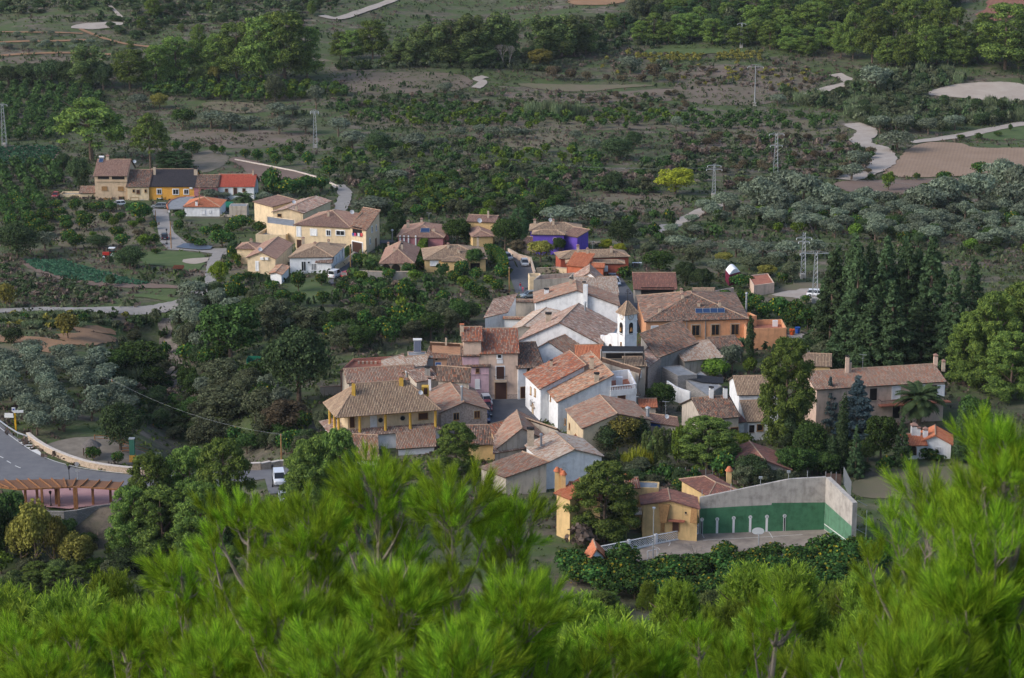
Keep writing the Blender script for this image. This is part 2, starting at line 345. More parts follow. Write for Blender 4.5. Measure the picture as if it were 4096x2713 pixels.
def make_terrain():
    ys = np.concatenate([np.arange(-300, -20, 20), np.arange(-20, 240, 5), np.arange(240, 960, 2.6), np.arange(960, 1300, 12), np.arange(1300, 3500, 90)])
    ss = np.linspace(-1, 1, 220); X = np.outer(90 + .34 * np.abs(ys), ss); Y = np.repeat(ys[:, None], len(ss), 1)
    Z = terr(X, Y); V = np.stack([X, Y, Z], -1).reshape(-1, 3); nr, nc = X.shape
    i = np.arange(nr - 1)[:, None] * nc + np.arange(nc - 1)[None]; Fq = np.stack([i, i + 1, i + nc + 1, i + nc], -1).reshape(-1, 4)
    me = np_mesh('ground', V, Fq, [GM]); me.polygons.foreach_set('use_smooth', [True] * len(me.polygons))
    tag(place(me, 'ground'), 'dry valley floor and hillsides of brown earth and thin grass', None, None, 'structure')
make_terrain()
ASPH = field_mat('asphalt', (.085, .088, .10), (.115, .118, .13), scale=.5); CONC = field_mat('concrete_lane', (.25, .235, .22), (.31, .29, .27), scale=.5)
BED = field_mat('stony_bed', (.12, .10, .08), (.27, .23, .195), scale=.9); ROAD = field_mat('worn_grey_asphalt', (.135, .135, .145), (.175, .175, .18), scale=.4)
DIRT = field_mat('pale_dirt', (.34, .29, .25), (.42, .37, .32), scale=.3); PALE = field_mat('pale_field', (.36, .30, .25), (.43, .37, .31), scale=.15)
PLO = field_mat('ploughed_earth', (.27, .185, .125), (.32, .225, .16), .10, 14, 1.1); OCH = field_mat('ochre_earth', (.24, .14, .08), (.30, .18, .10), 0, scale=.2)
GRS = field_mat('green_grass', (.06, .10, .03), (.10, .13, .05), scale=.3); DRY = field_mat('dry_grass_field', (.16, .13, .09), (.13, .13, .07), scale=.15)
RED = field_mat('red_earth', (.22, .10, .07), (.26, .13, .09), .15, 20, 2.0)
BRN = field_mat('brown_earth', (.17, .12, .095), (.21, .15, .12), .15, 30, .8); WHT = flat('white_road_paint', (.62, .62, .6))
CRT = field_mat('dusty_court_concrete', (.19, .16, .14), (.33, .285, .24), scale=.25); PNK = field_mat('pink_paving', (.36, .20, .20), (.42, .25, .24), scale=.5)
# ------------------------------------------------------------------ building kit
def tile_cover(mb, poly, T=0.27, course=0.5, rad=0.055, cm=0):
    P = [np.array(p, float) for p in poly]; e = P[1] - P[0]; e /= np.linalg.norm(e)
    nn = np.cross(P[1] - P[0], P[2] - P[0]); nn /= np.linalg.norm(nn)
    if nn[2] < 0: nn = -nn
    v = np.cross(nn, e); 
    if v[2] < 0: v = -v
    uv = [((p - P[0]) @ e, (p - P[0]) @ v) for p in P]; n = len(uv)
    umin = min(a for a, b in uv); umax = max(a for a, b in uv); k = int((umax - umin) / T)
    prof = [(-.34 * T, .005), (-.16 * T, rad), (.16 * T, rad), (.34 * T, .005)]
    for i in range(k):
        uc = umin + (i + .5) * T + random.uniform(-.012, .012); vs = []
        for j in range(n):
            (ua, va), (ub, vb) = uv[j], uv[(j + 1) % n]
            if (ua - uc) * (ub - uc) < 0: vs.append(va + (vb - va) * (uc - ua) / (ub - ua))
        if len(vs) < 2: continue
        v0, v1 = min(vs) - .04, max(vs)
        if v1 - v0 < .12: continue
        m = max(1, int(round((v1 - v0) / course)))
        for c in range(m):
            a = v0 + (v1 - v0) * c / m; b = v0 + (v1 - v0) * (c + 1) / m; j = random.uniform(-.012, .012)
            ring = [P[0] + e * (uc + pu + j) + v * a + nn * (ph + .035) for pu, ph in prof] + [P[0] + e * (uc + pu * .85 + j) + v * b + nn * (ph + .005) for pu, ph in prof]
            mb.add(ring, [(0, 1, 5, 4), (1, 2, 6, 5), (2, 3, 7, 6), (0, 3, 2, 1)], cm)
STY = {
 'w': ('frame', 'glass', 'white'), 'b': ('wood', 'brown', None), 'wd': ('wood', 'wood', None), 'o': (None, 'dark', None), 'ws': ('frame', 'white', 'white'),
 'd': ('wood', 'brown', None), 'dw': ('brown', 'brown', 'white'), 'g': ('frame', 'brown', 'white'), 'ow': ('wood', 'dark', None), 'gl': ('frame', 'dark', None),
 'sh': ('wood', 'brown', 'oldwall'), 'dg': ('steel', 'steel', None), 'sw': ('wood', 'glass', 'oldwall'), 'tn': ('wood', 'cream', None), 'st': ('frame', 'steel', None)}
class Bld:
    def __init__(s, name, label, cat='house', mat='white'):
        s.root = empty(name, (0, 0, 0), label, cat); s.faces = []; s.polys = []; s.first = True; s.mat = mat; s.label = label
    def block(s, A, B, C=None, D=None, depth=None, h=3.0, zt=None, z0=None, roof='gx', rm='old', k=.33, ry=None, rise=None, mat=None, o=.35, par=.6, C_=S_, tiles=True, base=None, side=None):
        if rm == 'old': rm = ('old', 'warm', 'mix')[len(PATCH) % 3]
        A = C_(*A); B = C_(*B)
        if z0 is None:
            z = 0.0
            for _ in range(6): a = unp(*A, z + h); z = float(terr(a[0], a[1]))
            z0 = z
        if zt is None: zt = z0 + h
        a = unp(*A, zt); b = unp(*B, zt); e = (b - a) / np.linalg.norm(b - a); nin = np.array([-e[1], e[0], 0])
        if nin[1] < 0 and side is None: nin = -nin
        if side == 1: nin = nin if nin[0] > 0 else -nin
        zc = zt + (rise or 0) if roof == 'shed' and rise else zt
        if ry is not None: ry = C_(0, ry)[1]
        mid = (a + b) / 2
        if C is not None: c = unp(*C_(*C), zc); c[2] = zt; dv = c - b
        elif D is not None: d = unp(*C_(*D), zc); d[2] = zt; dv = d - a
        elif depth is not None: dv = nin * depth
        else:
            best = None
            for dd in np.arange(2, 26, .1):
                f = 1.0 if roof == 'shed' else .5
                Pm = mid + nin * dd * f; zz = zt + k * dd * f; er = abs(zat(Pm[1], ry) - zz)
                if best is None or er < best[0]: best = (er, dd)
            dv = nin * best[1]; ry = None
        w = np.linalg.norm(b - a); dl = np.linalg.norm(dv); dn = dv / dl
        P = [a, b, b + dv, a + dv]
        PATCH.append([p[:2].copy() for p in P])
        if s.first:
            cc = sum(P) / 4; s.root.location = (cc[0], cc[1], z0); s.first = False
        hippy = roof.startswith('hip')
        if rise is None:
            if roof == 'flat': rise = 0
            elif roof in ('gx',) or (hippy and w >= dl): half = dl / 2
            elif roof == 'shed': half = dl
            else: half = w / 2
            if roof != 'flat':
                rise = k * half
                if ry is not None:
                    if roof == 'gx' or (hippy and w >= dl): Pm = mid + dv / 2
                    elif roof == 'shed': Pm = mid + dv
                    elif roof == 'gy': Pm = mid
                    else: Pm = mid + dv / 2
                    rise = max(.3, zat(Pm[1], ry) - zt)
        wm = M[mat or s.mat]
        # walls
        top = [zt] * 4; s.last = (P, zt, rise, dv, z0)
        if roof == 'shed': top = [zt, zt, zt + rise, zt + rise]
        if roof == 'flat': top = [zt] * 4
        zb = z0 - 2.0 if base is None else base
        mb = MB(); ctr = sum(P) / 4
        vs = [(p[0], p[1], zb) for p in P] + [(p[0], p[1], t) for p, t in zip(P, top)]; fs = []
        for i in range(4):
            j = (i + 1) % 4; f = [i, j, 4 + j]
            if roof == 'gx' and i in (1, 3): q = (P[i] + P[j]) / 2; vs.append((q[0], q[1], zt + rise)); f.append(len(vs) - 1)
            if roof == 'gy' and i in (0, 2): q = (P[i] + P[j]) / 2; vs.append((q[0], q[1], zt + rise)); f.append(len(vs) - 1)
            if roof == 'hipl' and i == 1: q = (P[i] + P[j]) / 2; vs.append((q[0], q[1], zt + rise)); f.append(len(vs) - 1)
            if roof == 'hipr' and i == 3: q = (P[i] + P[j]) / 2; vs.append((q[0], q[1], zt + rise)); f.append(len(vs) - 1)
            f.append(4 + i); fs.append(tuple(f)); s.faces.append((P[i].copy(), P[j].copy(), z0 - 1, max(top[i], top[j]) + (rise if roof in ('gx', 'gy') else 0)))
        mb.add(vs, fs)
        if roof == 'flat':
            t = .22; Q = []
            for p in P: q = p + (ctr - p) / np.linalg.norm((ctr - p)[:2]) * t * 1.4; Q.append(q)
            for i in range(4):
                j = (i + 1) % 4
                mb.add([(P[i][0], P[i][1], zt), (P[j][0], P[j][1], zt), (Q[j][0], Q[j][1], zt), (Q[i][0], Q[i][1], zt), (Q[i][0], Q[i][1], zt - par), (Q[j][0], Q[j][1], zt - par)], [(0, 1, 2, 3), (3, 2, 5, 4)])
        wo = mb.build('wall', wm, s.root)
        if mat and mat != s.mat: pass
        if roof == 'flat':
            fl = MB(); fl.add([(q[0], q[1], zt - par + .01) for q in Q], [(0, 1, 2, 3)]); fl.build('flat_roof', M[rm] if rm in M else M['flatroof'], s.root)
            s.polys.append([np.array((q[0], q[1], zt - par)) for q in Q]); return s
        # expanded roof plane
        en = (b - a) / w
        if roof == 'shed': kk = rise / dl
        elif roof == 'gx' or (hippy and w >= dl): kk = rise / (dl / 2)
        else: kk = rise / (w / 2)
        E = [P[0] - en * o - dn * o, P[1] + en * o - dn * o, P[2] + en * o + dn * o, P[3] - en * o + dn * o]
        zt2 = zt + .06
        if roof == 'shed':
            for q, i in zip(E, range(4)): q[2] = zt2 + (-kk * o if i < 2 else rise + kk * o)
            polys = [[E[0], E[1], E[2], E[3]]]; ridges = [(E[3], E[2])]
        else:
            for q in E: q[2] = zt2 - kk * o
            up = np.array([0, 0, rise + kk * o]); W = w + 2 * o; Dd = dl + 2 * o; I = lambda p, q, t: p + (q - p) * t
            if roof == 'gx': R0 = I(E[0], E[3], .5) + up; R1 = I(E[1], E[2], .5) + up; polys = [[E[0], E[1], R1, R0], [E[2], E[3], R0, R1]]; ridges = [(R0, R1)]
            elif roof == 'gy': R0 = I(E[0], E[1], .5) + up; R1 = I(E[3], E[2], .5) + up; polys = [[E[3], E[0], R0, R1], [E[1], E[2], R1, R0]]; ridges = [(R0, R1)]
            elif W >= Dd:
                t = Dd / 2 / W; tl = t if roof in ('hip', 'hipl') else 0; tr = t if roof in ('hip', 'hipr') else 0
                if tl + tr > .98: tl = tr = .49
                m0 = I(E[0], E[3], .5); m1 = I(E[1], E[2], .5); R0 = I(m0, m1, tl) + up; R1 = I(m0, m1, 1 - tr) + up
                polys = [[E[0], E[1], R1, R0], [E[2], E[3], R0, R1]]; ridges = [(R0, R1)]
                if tl: polys.append([E[3], E[0], R0]); ridges += [(E[0], R0), (E[3], R0)]
                if tr: polys.append([E[1], E[2], R1]); ridges += [(E[1], R1), (E[2], R1)]
            else:
                t = min(.49, W / 2 / Dd); m0 = I(E[0], E[1], .5); m1 = I(E[3], E[2], .5); R0 = I(m0, m1, t) + up; R1 = I(m0, m1, 1 - t) + up
                polys = [[E[3], E[0], R0, R1], [E[1], E[2], R1, R0], [E[0], E[1], R0], [E[2], E[3], R1]]; ridges = [(R0, R1), (E[0], R0), (E[1], R0), (E[2], R1), (E[3], R1)]
        dk = MB(); tc = MB()
        for pl in polys:
            s.polys.append([p.copy() for p in pl]); dk.slab(pl, .14); 
            if tiles: tile_cover(tc, pl)
        for p, q in ridges:
            L = np.linalg.norm(q - p); nseg = max(1, int(L / .8)); off = np.array([0, 0, .05])
            if L < .5: continue
            for i in range(nseg): tc.tube(p + (q - p) * i / nseg + off, p + (q - p) * (i + 1) / nseg + off, .12, .1, 5, 1, cap=False)
        ro = dk.build('roof', DECK[rm], s.root)
        if tiles: tag(tc.build('roof_tiles', [TM[rm], M['ridge']], ro), kind='stuff')
        return s
    def hitface(s, px, py):
        d = ray(px, py); best = None; o = np.array([0, 0, H])
        for tol in (0.02, .15, .6):
            for p0, p1, za, zb in s.faces:
                e = p1 - p0; e[2] = 0; L = np.linalg.norm(e); e = e / L; n = np.array([e[1], -e[0], 0])
                if d @ n >= -.02: continue
                t = ((p0 - o) @ n) / (d @ n)
                if t <= 0: continue
                q = o + d * t; u = (q - p0) @ e
                if -tol * L <= u <= L * (1 + tol) and za - 3 <= q[2] <= zb + tol and (best is None or t < best[0]): best = (t, q, e, n)
            if best: return best
        return None
    def win(s, C, x, y, w, h, st='w', name=None):
        r = s.hitface(*C(x, y))
        if not r: print('NOFACE', s.root.name, x, y); return s
        t, q, e, n = r; rz = math.atan2(e[1], e[0]); fm, pm, sur = STY[st if st in STY else 'o']
        door = st in ('d', 'dw', 'g', 'dg'); nm = name or ('door' if door else 'window')
        mb = MB(); c = lambda du, dz, off: q + e * du + np.array([0, 0, dz]) + n * off
        if st == 'r':
            f = MB(); f.tube(q - n * .02, q + n * .10, w / 2 + .1, w / 2 + .1, 16); fo = f.build('round_window', M['mortar'], s.root)
            p = MB(); p.tube(q + n * .02, q + n * .115, w / 2, w / 2, 16); p.build('pane', M['glass'], fo); return s
        if st in ('a', 'aw'):
            pts = [(-w / 2, -h / 2), (w / 2, -h / 2)] + [(w / 2 * math.cos(a), h / 2 - w / 2 + w / 2 * math.sin(a)) for a in np.linspace(0, math.pi, 9)]
            g = lambda sc, off: [q + e * (u * sc) + np.array([0, 0, (v if v < 0 else v * (1 if sc == 1 else 1.04))]) + n * off for u, v in pts]
            p0 = g(1.14, .06); k = len(p0); f = MB(); f.add(p0 + g(1.14, -.02), [tuple(range(k))] + [((i + 1) % k, i, k + i, k + (i + 1) % k) for i in range(k)]); fo = f.build(name or 'arch', M['white' if st == 'aw' else 'oldbrick'], s.root)
            f = MB(); f.add(g(1, .075), [tuple(range(k))]); f.build('opening', M['dark'], fo); return s  # dark sheet paints the shade inside the arch
        if sur:
            sm = MB(); b = .2; sm.box(c(0, 0, .015), (w + 2 * b, .05, h + 2 * b), rz); so = sm.build('surround', M[sur], s.root)
        if fm:
            for du, dz, sx, sz in ((-w / 2, 0, .09, h + .09), (w / 2, 0, .09, h + .09), (0, h / 2, w - .09, .09), (0, -h / 2, w - .09, .09)): mb.box(c(du, dz, .06), (sx, .10, sz), rz)
            if st in ('w', 'sh', 'sw') and w > .9: mb.box(c(0, 0, .055), (.07, .08, h - .09), rz)
            if st == 'gl':
                for i in range(5): mb.box(c(-w / 2 + w * (i + .5) / 5, 0, .06), (.16, .08, h - .09), rz)
            if not door: mb.box(c(0, -h / 2 - .08, .1), (w + .25, .22, .06), rz)
            fo = mb.build(nm, M[fm], s.root)
        else:
            mb.box(c(0, -h / 2 - .05, .05), (w + .15, .16, .06), rz); fo = mb.build(nm, M['mortar'], s.root)
        p = MB(); p.box(c(0, 0, .035), (w - .02, .03 if not sur else .05, h - .02), rz)  # open styles use a dark sheet as painted recess shade
        if door or st in ('b', 'wd', 'sh'):
            kk = max(2, int(w / .35))
            for i in range(kk): p.box(c(-w / 2 + w * (i + .5) / kk, 0, .065), (w / kk - .04, .02, h - .1), rz)
        p.build('pane' if not door and st not in ('b', 'wd', 'sh', 'ws') else ('leaf' if door else 'shutter'), M[pm], fo); return s
    def wins(s, C, L, st):
        for a in L: s.win(C, *a, st)
        return s
    def hitroof(s, px, py):
        d = ray(px, py); o = np.array([0, 0, H]); best = None
        for pl in s.polys:
            n = np.cross(pl[1] - pl[0], pl[2] - pl[0]); 
            if abs(d @ n) < 1e-9: continue
            t = ((pl[0] - o) @ n) / (d @ n)
            if t <= 0: continue
            q = o + d * t
            if inpoly(np.array([q[0]]), np.array([q[1]]), pl)[0] and (best is None or t < best[0]): best = (t, q, n / np.linalg.norm(n))
        if best is None:
            pl = min(s.polys, key=lambda pl: abs(proj(sum(pl) / len(pl))[0] - px) + abs(proj(sum(pl) / len(pl))[1] - py)); n = np.cross(pl[1] - pl[0], pl[2] - pl[0]); t = ((pl[0] - o) @ n) / (d @ n); q = o + d * t
            if abs(q[1] - pl[0][1]) > 30: q = sum(pl) / len(pl)
            best = (t, q, n / np.linalg.norm(n))
        q, n = best[1], best[2]
        return q, (n if n[2] > 0 else -n)
    def chim(s, C, x, yt, yb, w, st='cap', mat=None):
        px, pb = C(x, yb); pt = C(x, yt)[1]; q, n = s.hitroof(px, pb); h = (pb - pt) / pxm(q) / math.cos(.25); w = w / pxm(q) / (C(1, 0)[0] - C(0, 0)[0]) ** -1; w = max(.35, w)
        mb = MB(); m = M[mat or 'mortar']
        if st == 'pipe':
            mb.tube(q - [0, 0, .4], q + [0, 0, h], w / 2, w / 2, 8); mb.lathe(q + [0, 0, h], [(w * .9, 0), (w * .7, .15), (.05, .3)], 8); mb.build('chimney', M['steel'], s.root); return s
        mb.box(q + [0, 0, (h - .25) / 2 - .4], (w, w, h - .25 + .8)); co = mb.build('chimney', m, s.root)
        cpm = MB()
        if st == 'cap':
            for dx in (-1, 1):
                for dy in (-1, 1): cpm.box(q + [dx * w * .36, dy * w * .36, h - .12], (w * .2, w * .2, .26))
            cpm.box(q + [0, 0, h + .04], (w * 1.25, w * 1.25, .08))
            zz = h + .08; cpm.add([q + [-w * .6, -w * .6, zz], q + [w * .6, -w * .6, zz], q + [w * .6, w * .6, zz], q + [-w * .6, w * .6, zz], q + [0, 0, zz + w * .45]], [(0, 1, 4), (1, 2, 4), (2, 3, 4), (3, 0, 4)])
        elif st == 'round':
            cpm.lathe(q + [0, 0, h - .25], [(w * .85, 0), (w * .7, .2), (w * .3, w * .9)], 10)
        else: cpm.box(q + [0, 0, h + 0], (w * 1.15, w * 1.15, .12))
        cpm.build('chimney_cap', TM['orange'] if st == 'hood' or st == 'round' else (TM['new'] if st == 'cap' else M['dark']), co); return s
    def panel(s, C, x, y, w, h, tank=False):
        q, n = s.hitroof(*C(x, y)); up = Vector((0, 0, 1)); nn = Vector((0, -.5, .86)); e = Vector((1, 0, 0)); v = nn.cross(e)
        mb = MB(); q = Vector(q) + Vector((0, 0, .35)); c = [q + e * (a * w / 2) + v * (b * h / 2) for a, b in ((-1, -1), (1, -1), (1, 1), (-1, 1))]
        mb.slab([np.array(p) for p in c], .08); so = mb.build('solar_panel', M['steel'], s.root)
        mb = MB(); c = [q + nn * .01 + e * (a * (w / 2 - .06)) + v * (b * (h / 2 - .06)) for a, b in ((-1, -1), (1, -1), (1, 1), (-1, 1))]; mb.add(c, [(0, 1, 2, 3)]); mb.build('panel_glass', M['solar'], so)
        if tank: mb = MB(); t = q + v * (h / 2 + .2) + Vector((0, 0, .25)); mb.tube(t - e * w * .6, t + e * w * .6, .28, .28, 10); mb.build('water_tank', M['white'], s.root)
        return s
    def dish(s, C, x, y, r=.45):
        q, n = s.hitroof(*C(x, y)); q = Vector(q) + Vector((0, 0, .5)); ax = Vector((.3, -.85, .42)).normalized(); mb = MB(); u = ax.orthogonal().normalized(); w_ = ax.cross(u); vs = [q]
        for rr, dd in ((.5, .03), (1, .12)):
            for k in range(10): t = k * math.pi / 5; vs.append(q + (u * math.cos(t) + w_ * math.sin(t)) * r * rr + ax * r * dd * 2)
        mb.add(vs, [(0, 1 + k, 1 + (k + 1) % 10) for k in range(10)] + [(1 + k, 11 + k, 11 + (k + 1) % 10, 1 + (k + 1) % 10) for k in range(10)])
        mb.tube(q, q - Vector((0, 0, .9)), .03); mb.build('satellite_dish', M['dish'], s.root); return s
    def antenna(s, C, x, y, h=2.0):
        q, n = s.hitroof(*C(x, y)); q = Vector(q); mb = MB(); mb.tube(q - Vector((0, 0, .3)), q + Vector((0, 0, h)), .03)
        mb.tube(q + Vector((-.6, .2, h)), q + Vector((.6, -.2, h)), .025)
        for k in range(6): a = q + Vector((-.5 + .2 * k, .17 - .067 * k, h)); mb.tube(a - Vector((.1, .3, 0)), a + Vector((.1, .3, 0)), .015)
        mb.tube(q + Vector((-.3, 0, h * .75)), q + Vector((.3, 0, h * .75)), .02); mb.build('antenna', M['steel'], s.root); return s
    def boxat(s, C, x, y, sz, mat, name, on='face'):
        if on == 'face':
            r = s.hitface(*C(x, y))
            if not r: return s
            t, q, e, n = r; mb = MB(); mb.box(q + n * sz[1] / 2, sz, math.atan2(e[1], e[0]))
        else: q, n = s.hitroof(*C(x, y)); mb = MB(); mb.box(q + np.array([0, 0, sz[2] / 2]), sz)
        mb.build(name, M[mat], s.root); return s
    def balcony(s, C, x, y, w, dep=.9, mat='iron', slab='mortar', rail='bars'):
        r = s.hitface(*C(x, y))
        if not r: return s
        t, q, e, n = r; rz = math.atan2(e[1], e[0]); mb = MB(); mb.box(q + n * dep / 2, (w, dep, .15), rz); bo = mb.build('balcony', M[slab], s.root); mb = MB(); z = np.array([0, 0, 1.])
        mb.box(q + n * dep + z, (w, .05, .06), rz)
        k = int(w / .22)
        for i in range(k + 1):
            p = q + e * (-w / 2 + w * i / k) + n * dep; mb.box(p + z * .55, (.03 if rail == 'bars' else .09, .03 if rail == 'bars' else .09, .9), rz)
        for sg in (-1, 1): mb.box(q + e * sg * w / 2 + n * dep / 2 + z, (.05, dep, .06), rz)
        mb.build('railing', M[mat], bo); return s

# ================================================================== ROADS, FIELDS (structure)
def poly(name, C, pts, mat, dz, label=None, keep=True): return drape(name, pxpoly(C, pts), mat, dz, label, keep=keep)
poly('plaza', Y1, [(1700, 830), (2330, 815), (2330, 1080), (2200, 1150), (1700, 1120)], ASPH, .10, 'grey asphalt village square between the pink and white houses')
poly('street', Z3, [(1060, 560), (1030, 480), (1100, 490), (1200, 560), (1300, 600), (1350, 680), (1285, 700), (1330, 900), (1180, 900), (1120, 740)], ASPH, .12, 'blue grey street where two people walk')
poly('street', Z3, [(1990, 640), (2075, 650), (2150, 760), (2225, 860), (2300, 1000), (2260, 1200), (2130, 1120), (2070, 960), (2090, 860)], ASPH, .12, 'short street with two parked cars beside the red house')
poly('street', Z2, [(1210, 1225), (1300, 1250), (1400, 1190), (1520, 1010), (1660, 880), (1850, 760), (2010, 745), (1990, 715), (1840, 720), (1660, 860), (1540, 860), (1500, 930), (1300, 1110)], ASPH, .12, 'narrow asphalt street climbing past the cream house with the garage')
poly('lane', Z1, [(1060, 615), (1240, 625), (1250, 760), (1300, 870), (1440, 985), (1680, 1035), (1900, 1030), (1860, 1100), (1720, 1090), (1500, 1060), (1230, 1045), (1150, 960), (1120, 800)], CONC, .12, 'pale concrete lane running down past the orange house')
ribbon('lane', Z1, [(1780, 1060), (1730, 1130), (1695, 1260), (1685, 1350), (1700, 1440)], 3.0, CONC, .16)
ribbon('lane', X2, [(-60, 632), (60, 628), (300, 618), (600, 622), (1000, 626), (1180, 606), (1300, 575), (1420, 520), (1480, 470)], 4.4, CONC, .2)
ribbon('dirt_track', T1, [(2285, 1255), (2335, 1310), (2310, 1400), (2260, 1470)], 4.0, CONC, .2)
ribbon('dirt_track', T3, [(1090, 505), (1195, 562), (1060, 600), (870, 660)], 5, DIRT, .3)
ribbon('dirt_track', T3, [(1200, 840), (1300, 885), (1295, 920), (1262, 950), (1290, 985), (1360, 1000), (1410, 1035), (1420, 1100), (1330, 1160), (1160, 1222)], 7.5, DIRT, .3)
ribbon('dirt_track', T3, [(420, 1375), (250, 1410), (100, 1480), (40, 1540)], 4.5, DIRT, .3)
ribbon('dirt_track', T3, [(1600, 968), (1900, 930), (2150, 880), (2368, 838), (2500, 800)], 5, DIRT, .3)
ribbon('dirt_track', T2, [(-110, 110), (0, 130), (150, 85), (360, 10), (420, -30)], 4.5, DIRT, .4)
ribbon('dirt_track', T2, [(935, 600), (985, 560), (945, 540), (1000, 522)], 3.6, DIRT, .3)
poly('ploughed_field', T3, [(1610, 966), (1950, 966), (2030, 1010), (2450, 995), (2500, 1120), (2180, 1190), (1370, 1212), (1480, 1130)], PLO, .2, 'large tan ploughed field beside the curving dirt track')
poly('field', T3, [(1690, 640), (1850, 575), (2180, 555), (2420, 575), (2420, 720), (2200, 690), (2000, 668), (1780, 655)], PALE, .25, 'pale bare field on the right below the pine hill')
poly('field', T3, [(1960, 900), (2300, 850), (2430, 850), (2430, 950), (2050, 950)], GRS, .15)
poly('field', T3, [(1020, 1225), (1560, 1222), (1950, 1200), (1900, 1240), (1600, 1330), (1180, 1310)], BRN, .15)
poly('field', T3, [(2100, 0), (2368, -30), (2420, 60), (2200, 160), (2010, 110), (2130, 60)], RED, .3, 'red earth field at the upper right corner')
poly('field', T3, [(-200, 330), (150, 335), (560, 345), (420, 365), (-230, 378)], GRS, .3, 'thin green terrace field above the hedge of yellow vines')
poly('field', T2, [(1530, 0), (1950, -20), (1940, 25), (1800, 40), (1580, 40)], OCH, .3)
poly('field', T2, [(1170, 560), (1650, 575), (2250, 575), (1900, 600), (1650, 630), (1300, 600)], DRY, .2, 'dull dry strip of young vines with white stakes')
poly('field', T1, [(1330, 690), (1700, 690), (1800, 740), (1700, 780), (1420, 745)], DRY, .2, None, False)
poly('field', T1, [(440, 195), (560, 160), (860, 150), (800, 185), (640, 205)], DIRT, .3)
ribbon('terrace_bank', T1, [(0, 220), (200, 222), (420, 225), (560, 232)], 1.6, OCH, .3)
ribbon('terrace_bank', T1, [(0, 290), (150, 284), (400, 280), (590, 275)], 2.2, OCH, .3)
ribbon('terrace_bank', T1, [(0, 380), (200, 368), (450, 362), (800, 372)], 2.2, OCH, .3)
ribbon('dirt_track', T1, [(540, 200), (700, 262), (850, 300), (1060, 325)], 1.8, OCH, .3)
ribbon('dirt_track', T1, [(700, 0), (760, 60), (800, 100), (860, 160)], 1.8, PALE, .3)
poly('vegetable_field', T1, [(-40, 1000), (180, 985), (370, 990), (420, 1020), (330, 1120), (60, 1130), (-40, 1130)], BRN, .15)
poly('field', T1, [(1620, 1060), (1900, 1140), (2200, 1200), (2240, 1260), (1760, 1260), (1640, 1130), (1530, 1080)], BRN, .15, 'brown ploughed plot behind the white house with the red roof')
poly('bare_earth', T1, [(1270, 1040), (1500, 1010), (1560, 1070), (1520, 1120), (1400, 1180), (1330, 1150)], field_mat('dull_earth', (.20, .165, .13), (.13, .12, .08), scale=.3), .12)
poly('vegetable_field', X2, [(95, 255), (470, 255), (720, 330), (900, 380), (1100, 430), (1340, 450), (1340, 465), (1000, 465), (700, 450), (500, 415), (250, 340)], BRN, .15, 'cabbage plot curving below the tractor')
poly('grass_plot', X2, [(870, 505), (1290, 520), (1290, 572), (1180, 555), (1000, 530)], GRS, .15)
poly('grass_plot', X2, [(1000, 190), (1530, 200), (1480, 330), (1350, 350), (1250, 300), (1050, 300)], GRS, .15)
poly('bare_earth', X2, [(1290, 260), (1530, 235), (1520, 270), (1400, 300)], PALE, .2)
poly('ochre_terrace', X2, [(520, 745), (700, 738), (850, 765), (840, 805), (700, 790), (560, 785)], OCH, .15, 'ochre terrace field above the olive grove')
poly('ochre_terrace', X2, [(370, 800), (560, 790), (760, 800), (870, 820), (830, 860), (680, 895), (500, 880), (440, 830)], OCH, .15)
poly('ochre_terrace', X2, [(120, 805), (440, 840), (540, 885), (470, 930), (330, 940), (180, 860), (-30, 860), (-30, 800)], OCH, .15)
poly('ochre_terrace', X2, [(-30, 868), (180, 868), (260, 890), (240, 930), (120, 980), (-30, 1010)], DRY, .15)
poly('grass_lawn', Z2, [(650, 1330), (900, 1210), (1290, 1240), (1270, 1330), (1180, 1470), (950, 1430), (760, 1390)], GRS, .12, 'bright green lawn below the white van')
poly('dry_stream_bed', X2, [(1160, 670), (1270, 680), (1230, 780), (1320, 900), (1340, 1010), (1420, 1120), (1480, 1260), (1400, 1300), (1260, 1190), (1190, 1090), (1190, 950), (1160, 830)], BED, .12, 'stony dry stream bed in the ravine', keep=False)
poly('parking_ground', Z4, [(1720, 720), (1950, 640), (2100, 600), (2352, 620), (2460, 700), (2460, 830), (2200, 830), (1800, 780)], DRY, .12, 'grassy dirt parking ground with a white car')
poly('parking_ground', Z4, [(1730, 740), (2000, 690), (2300, 660), (2460, 720), (2450, 800), (2260, 800), (2050, 770)], DIRT, .2)
poly('dirt_yard', Z4, [(1960, 1140), (2180, 1140), (2160, 1230), (1960, 1230)], DIRT, .12)
poly('field', Y3, [(1380, 1250), (1700, 1160), (2100, 1110), (2368, 1110), (2500, 1200), (2450, 1381), (1400, 1381)], DRY, .12, 'dry stubble field right of the handball court')
MAU = field_mat('dry_mauve_grass', (.175, .135, .108), (.105, .10, .062), scale=.10)
for C_, pts_ in ((T2, [(-60, 500), (500, 490), (900, 505), (920, 600), (600, 640), (0, 640)]), (T2, [(1000, 610), (1700, 640), (2368, 590), (2368, 690), (1700, 700), (1250, 690)]), (T3, [(0, 455), (600, 445), (960, 480), (1010, 570), (800, 690), (300, 720), (0, 680)]), (T3, [(0, 925), (900, 935), (1240, 965), (1290, 1060), (700, 1050), (0, 1000)]), (T1, [(1150, 880), (1900, 880), (2300, 960), (1600, 1020), (1150, 960)]), (T1, [(0, 380), (780, 375), (700, 420), (0, 440)])): poly('field', C_, pts_, MAU, .12, None, False)
ORF = field_mat('orchard_floor', (.155, .125, .095), (.115, .12, .06), scale=.12)
poly('field', T3, [(0, 775), (520, 780), (900, 795), (1190, 815), (1190, 900), (900, 925), (500, 925), (0, 915)], ORF, .12, 'pale grassy floor under the tidy orange rows', False)
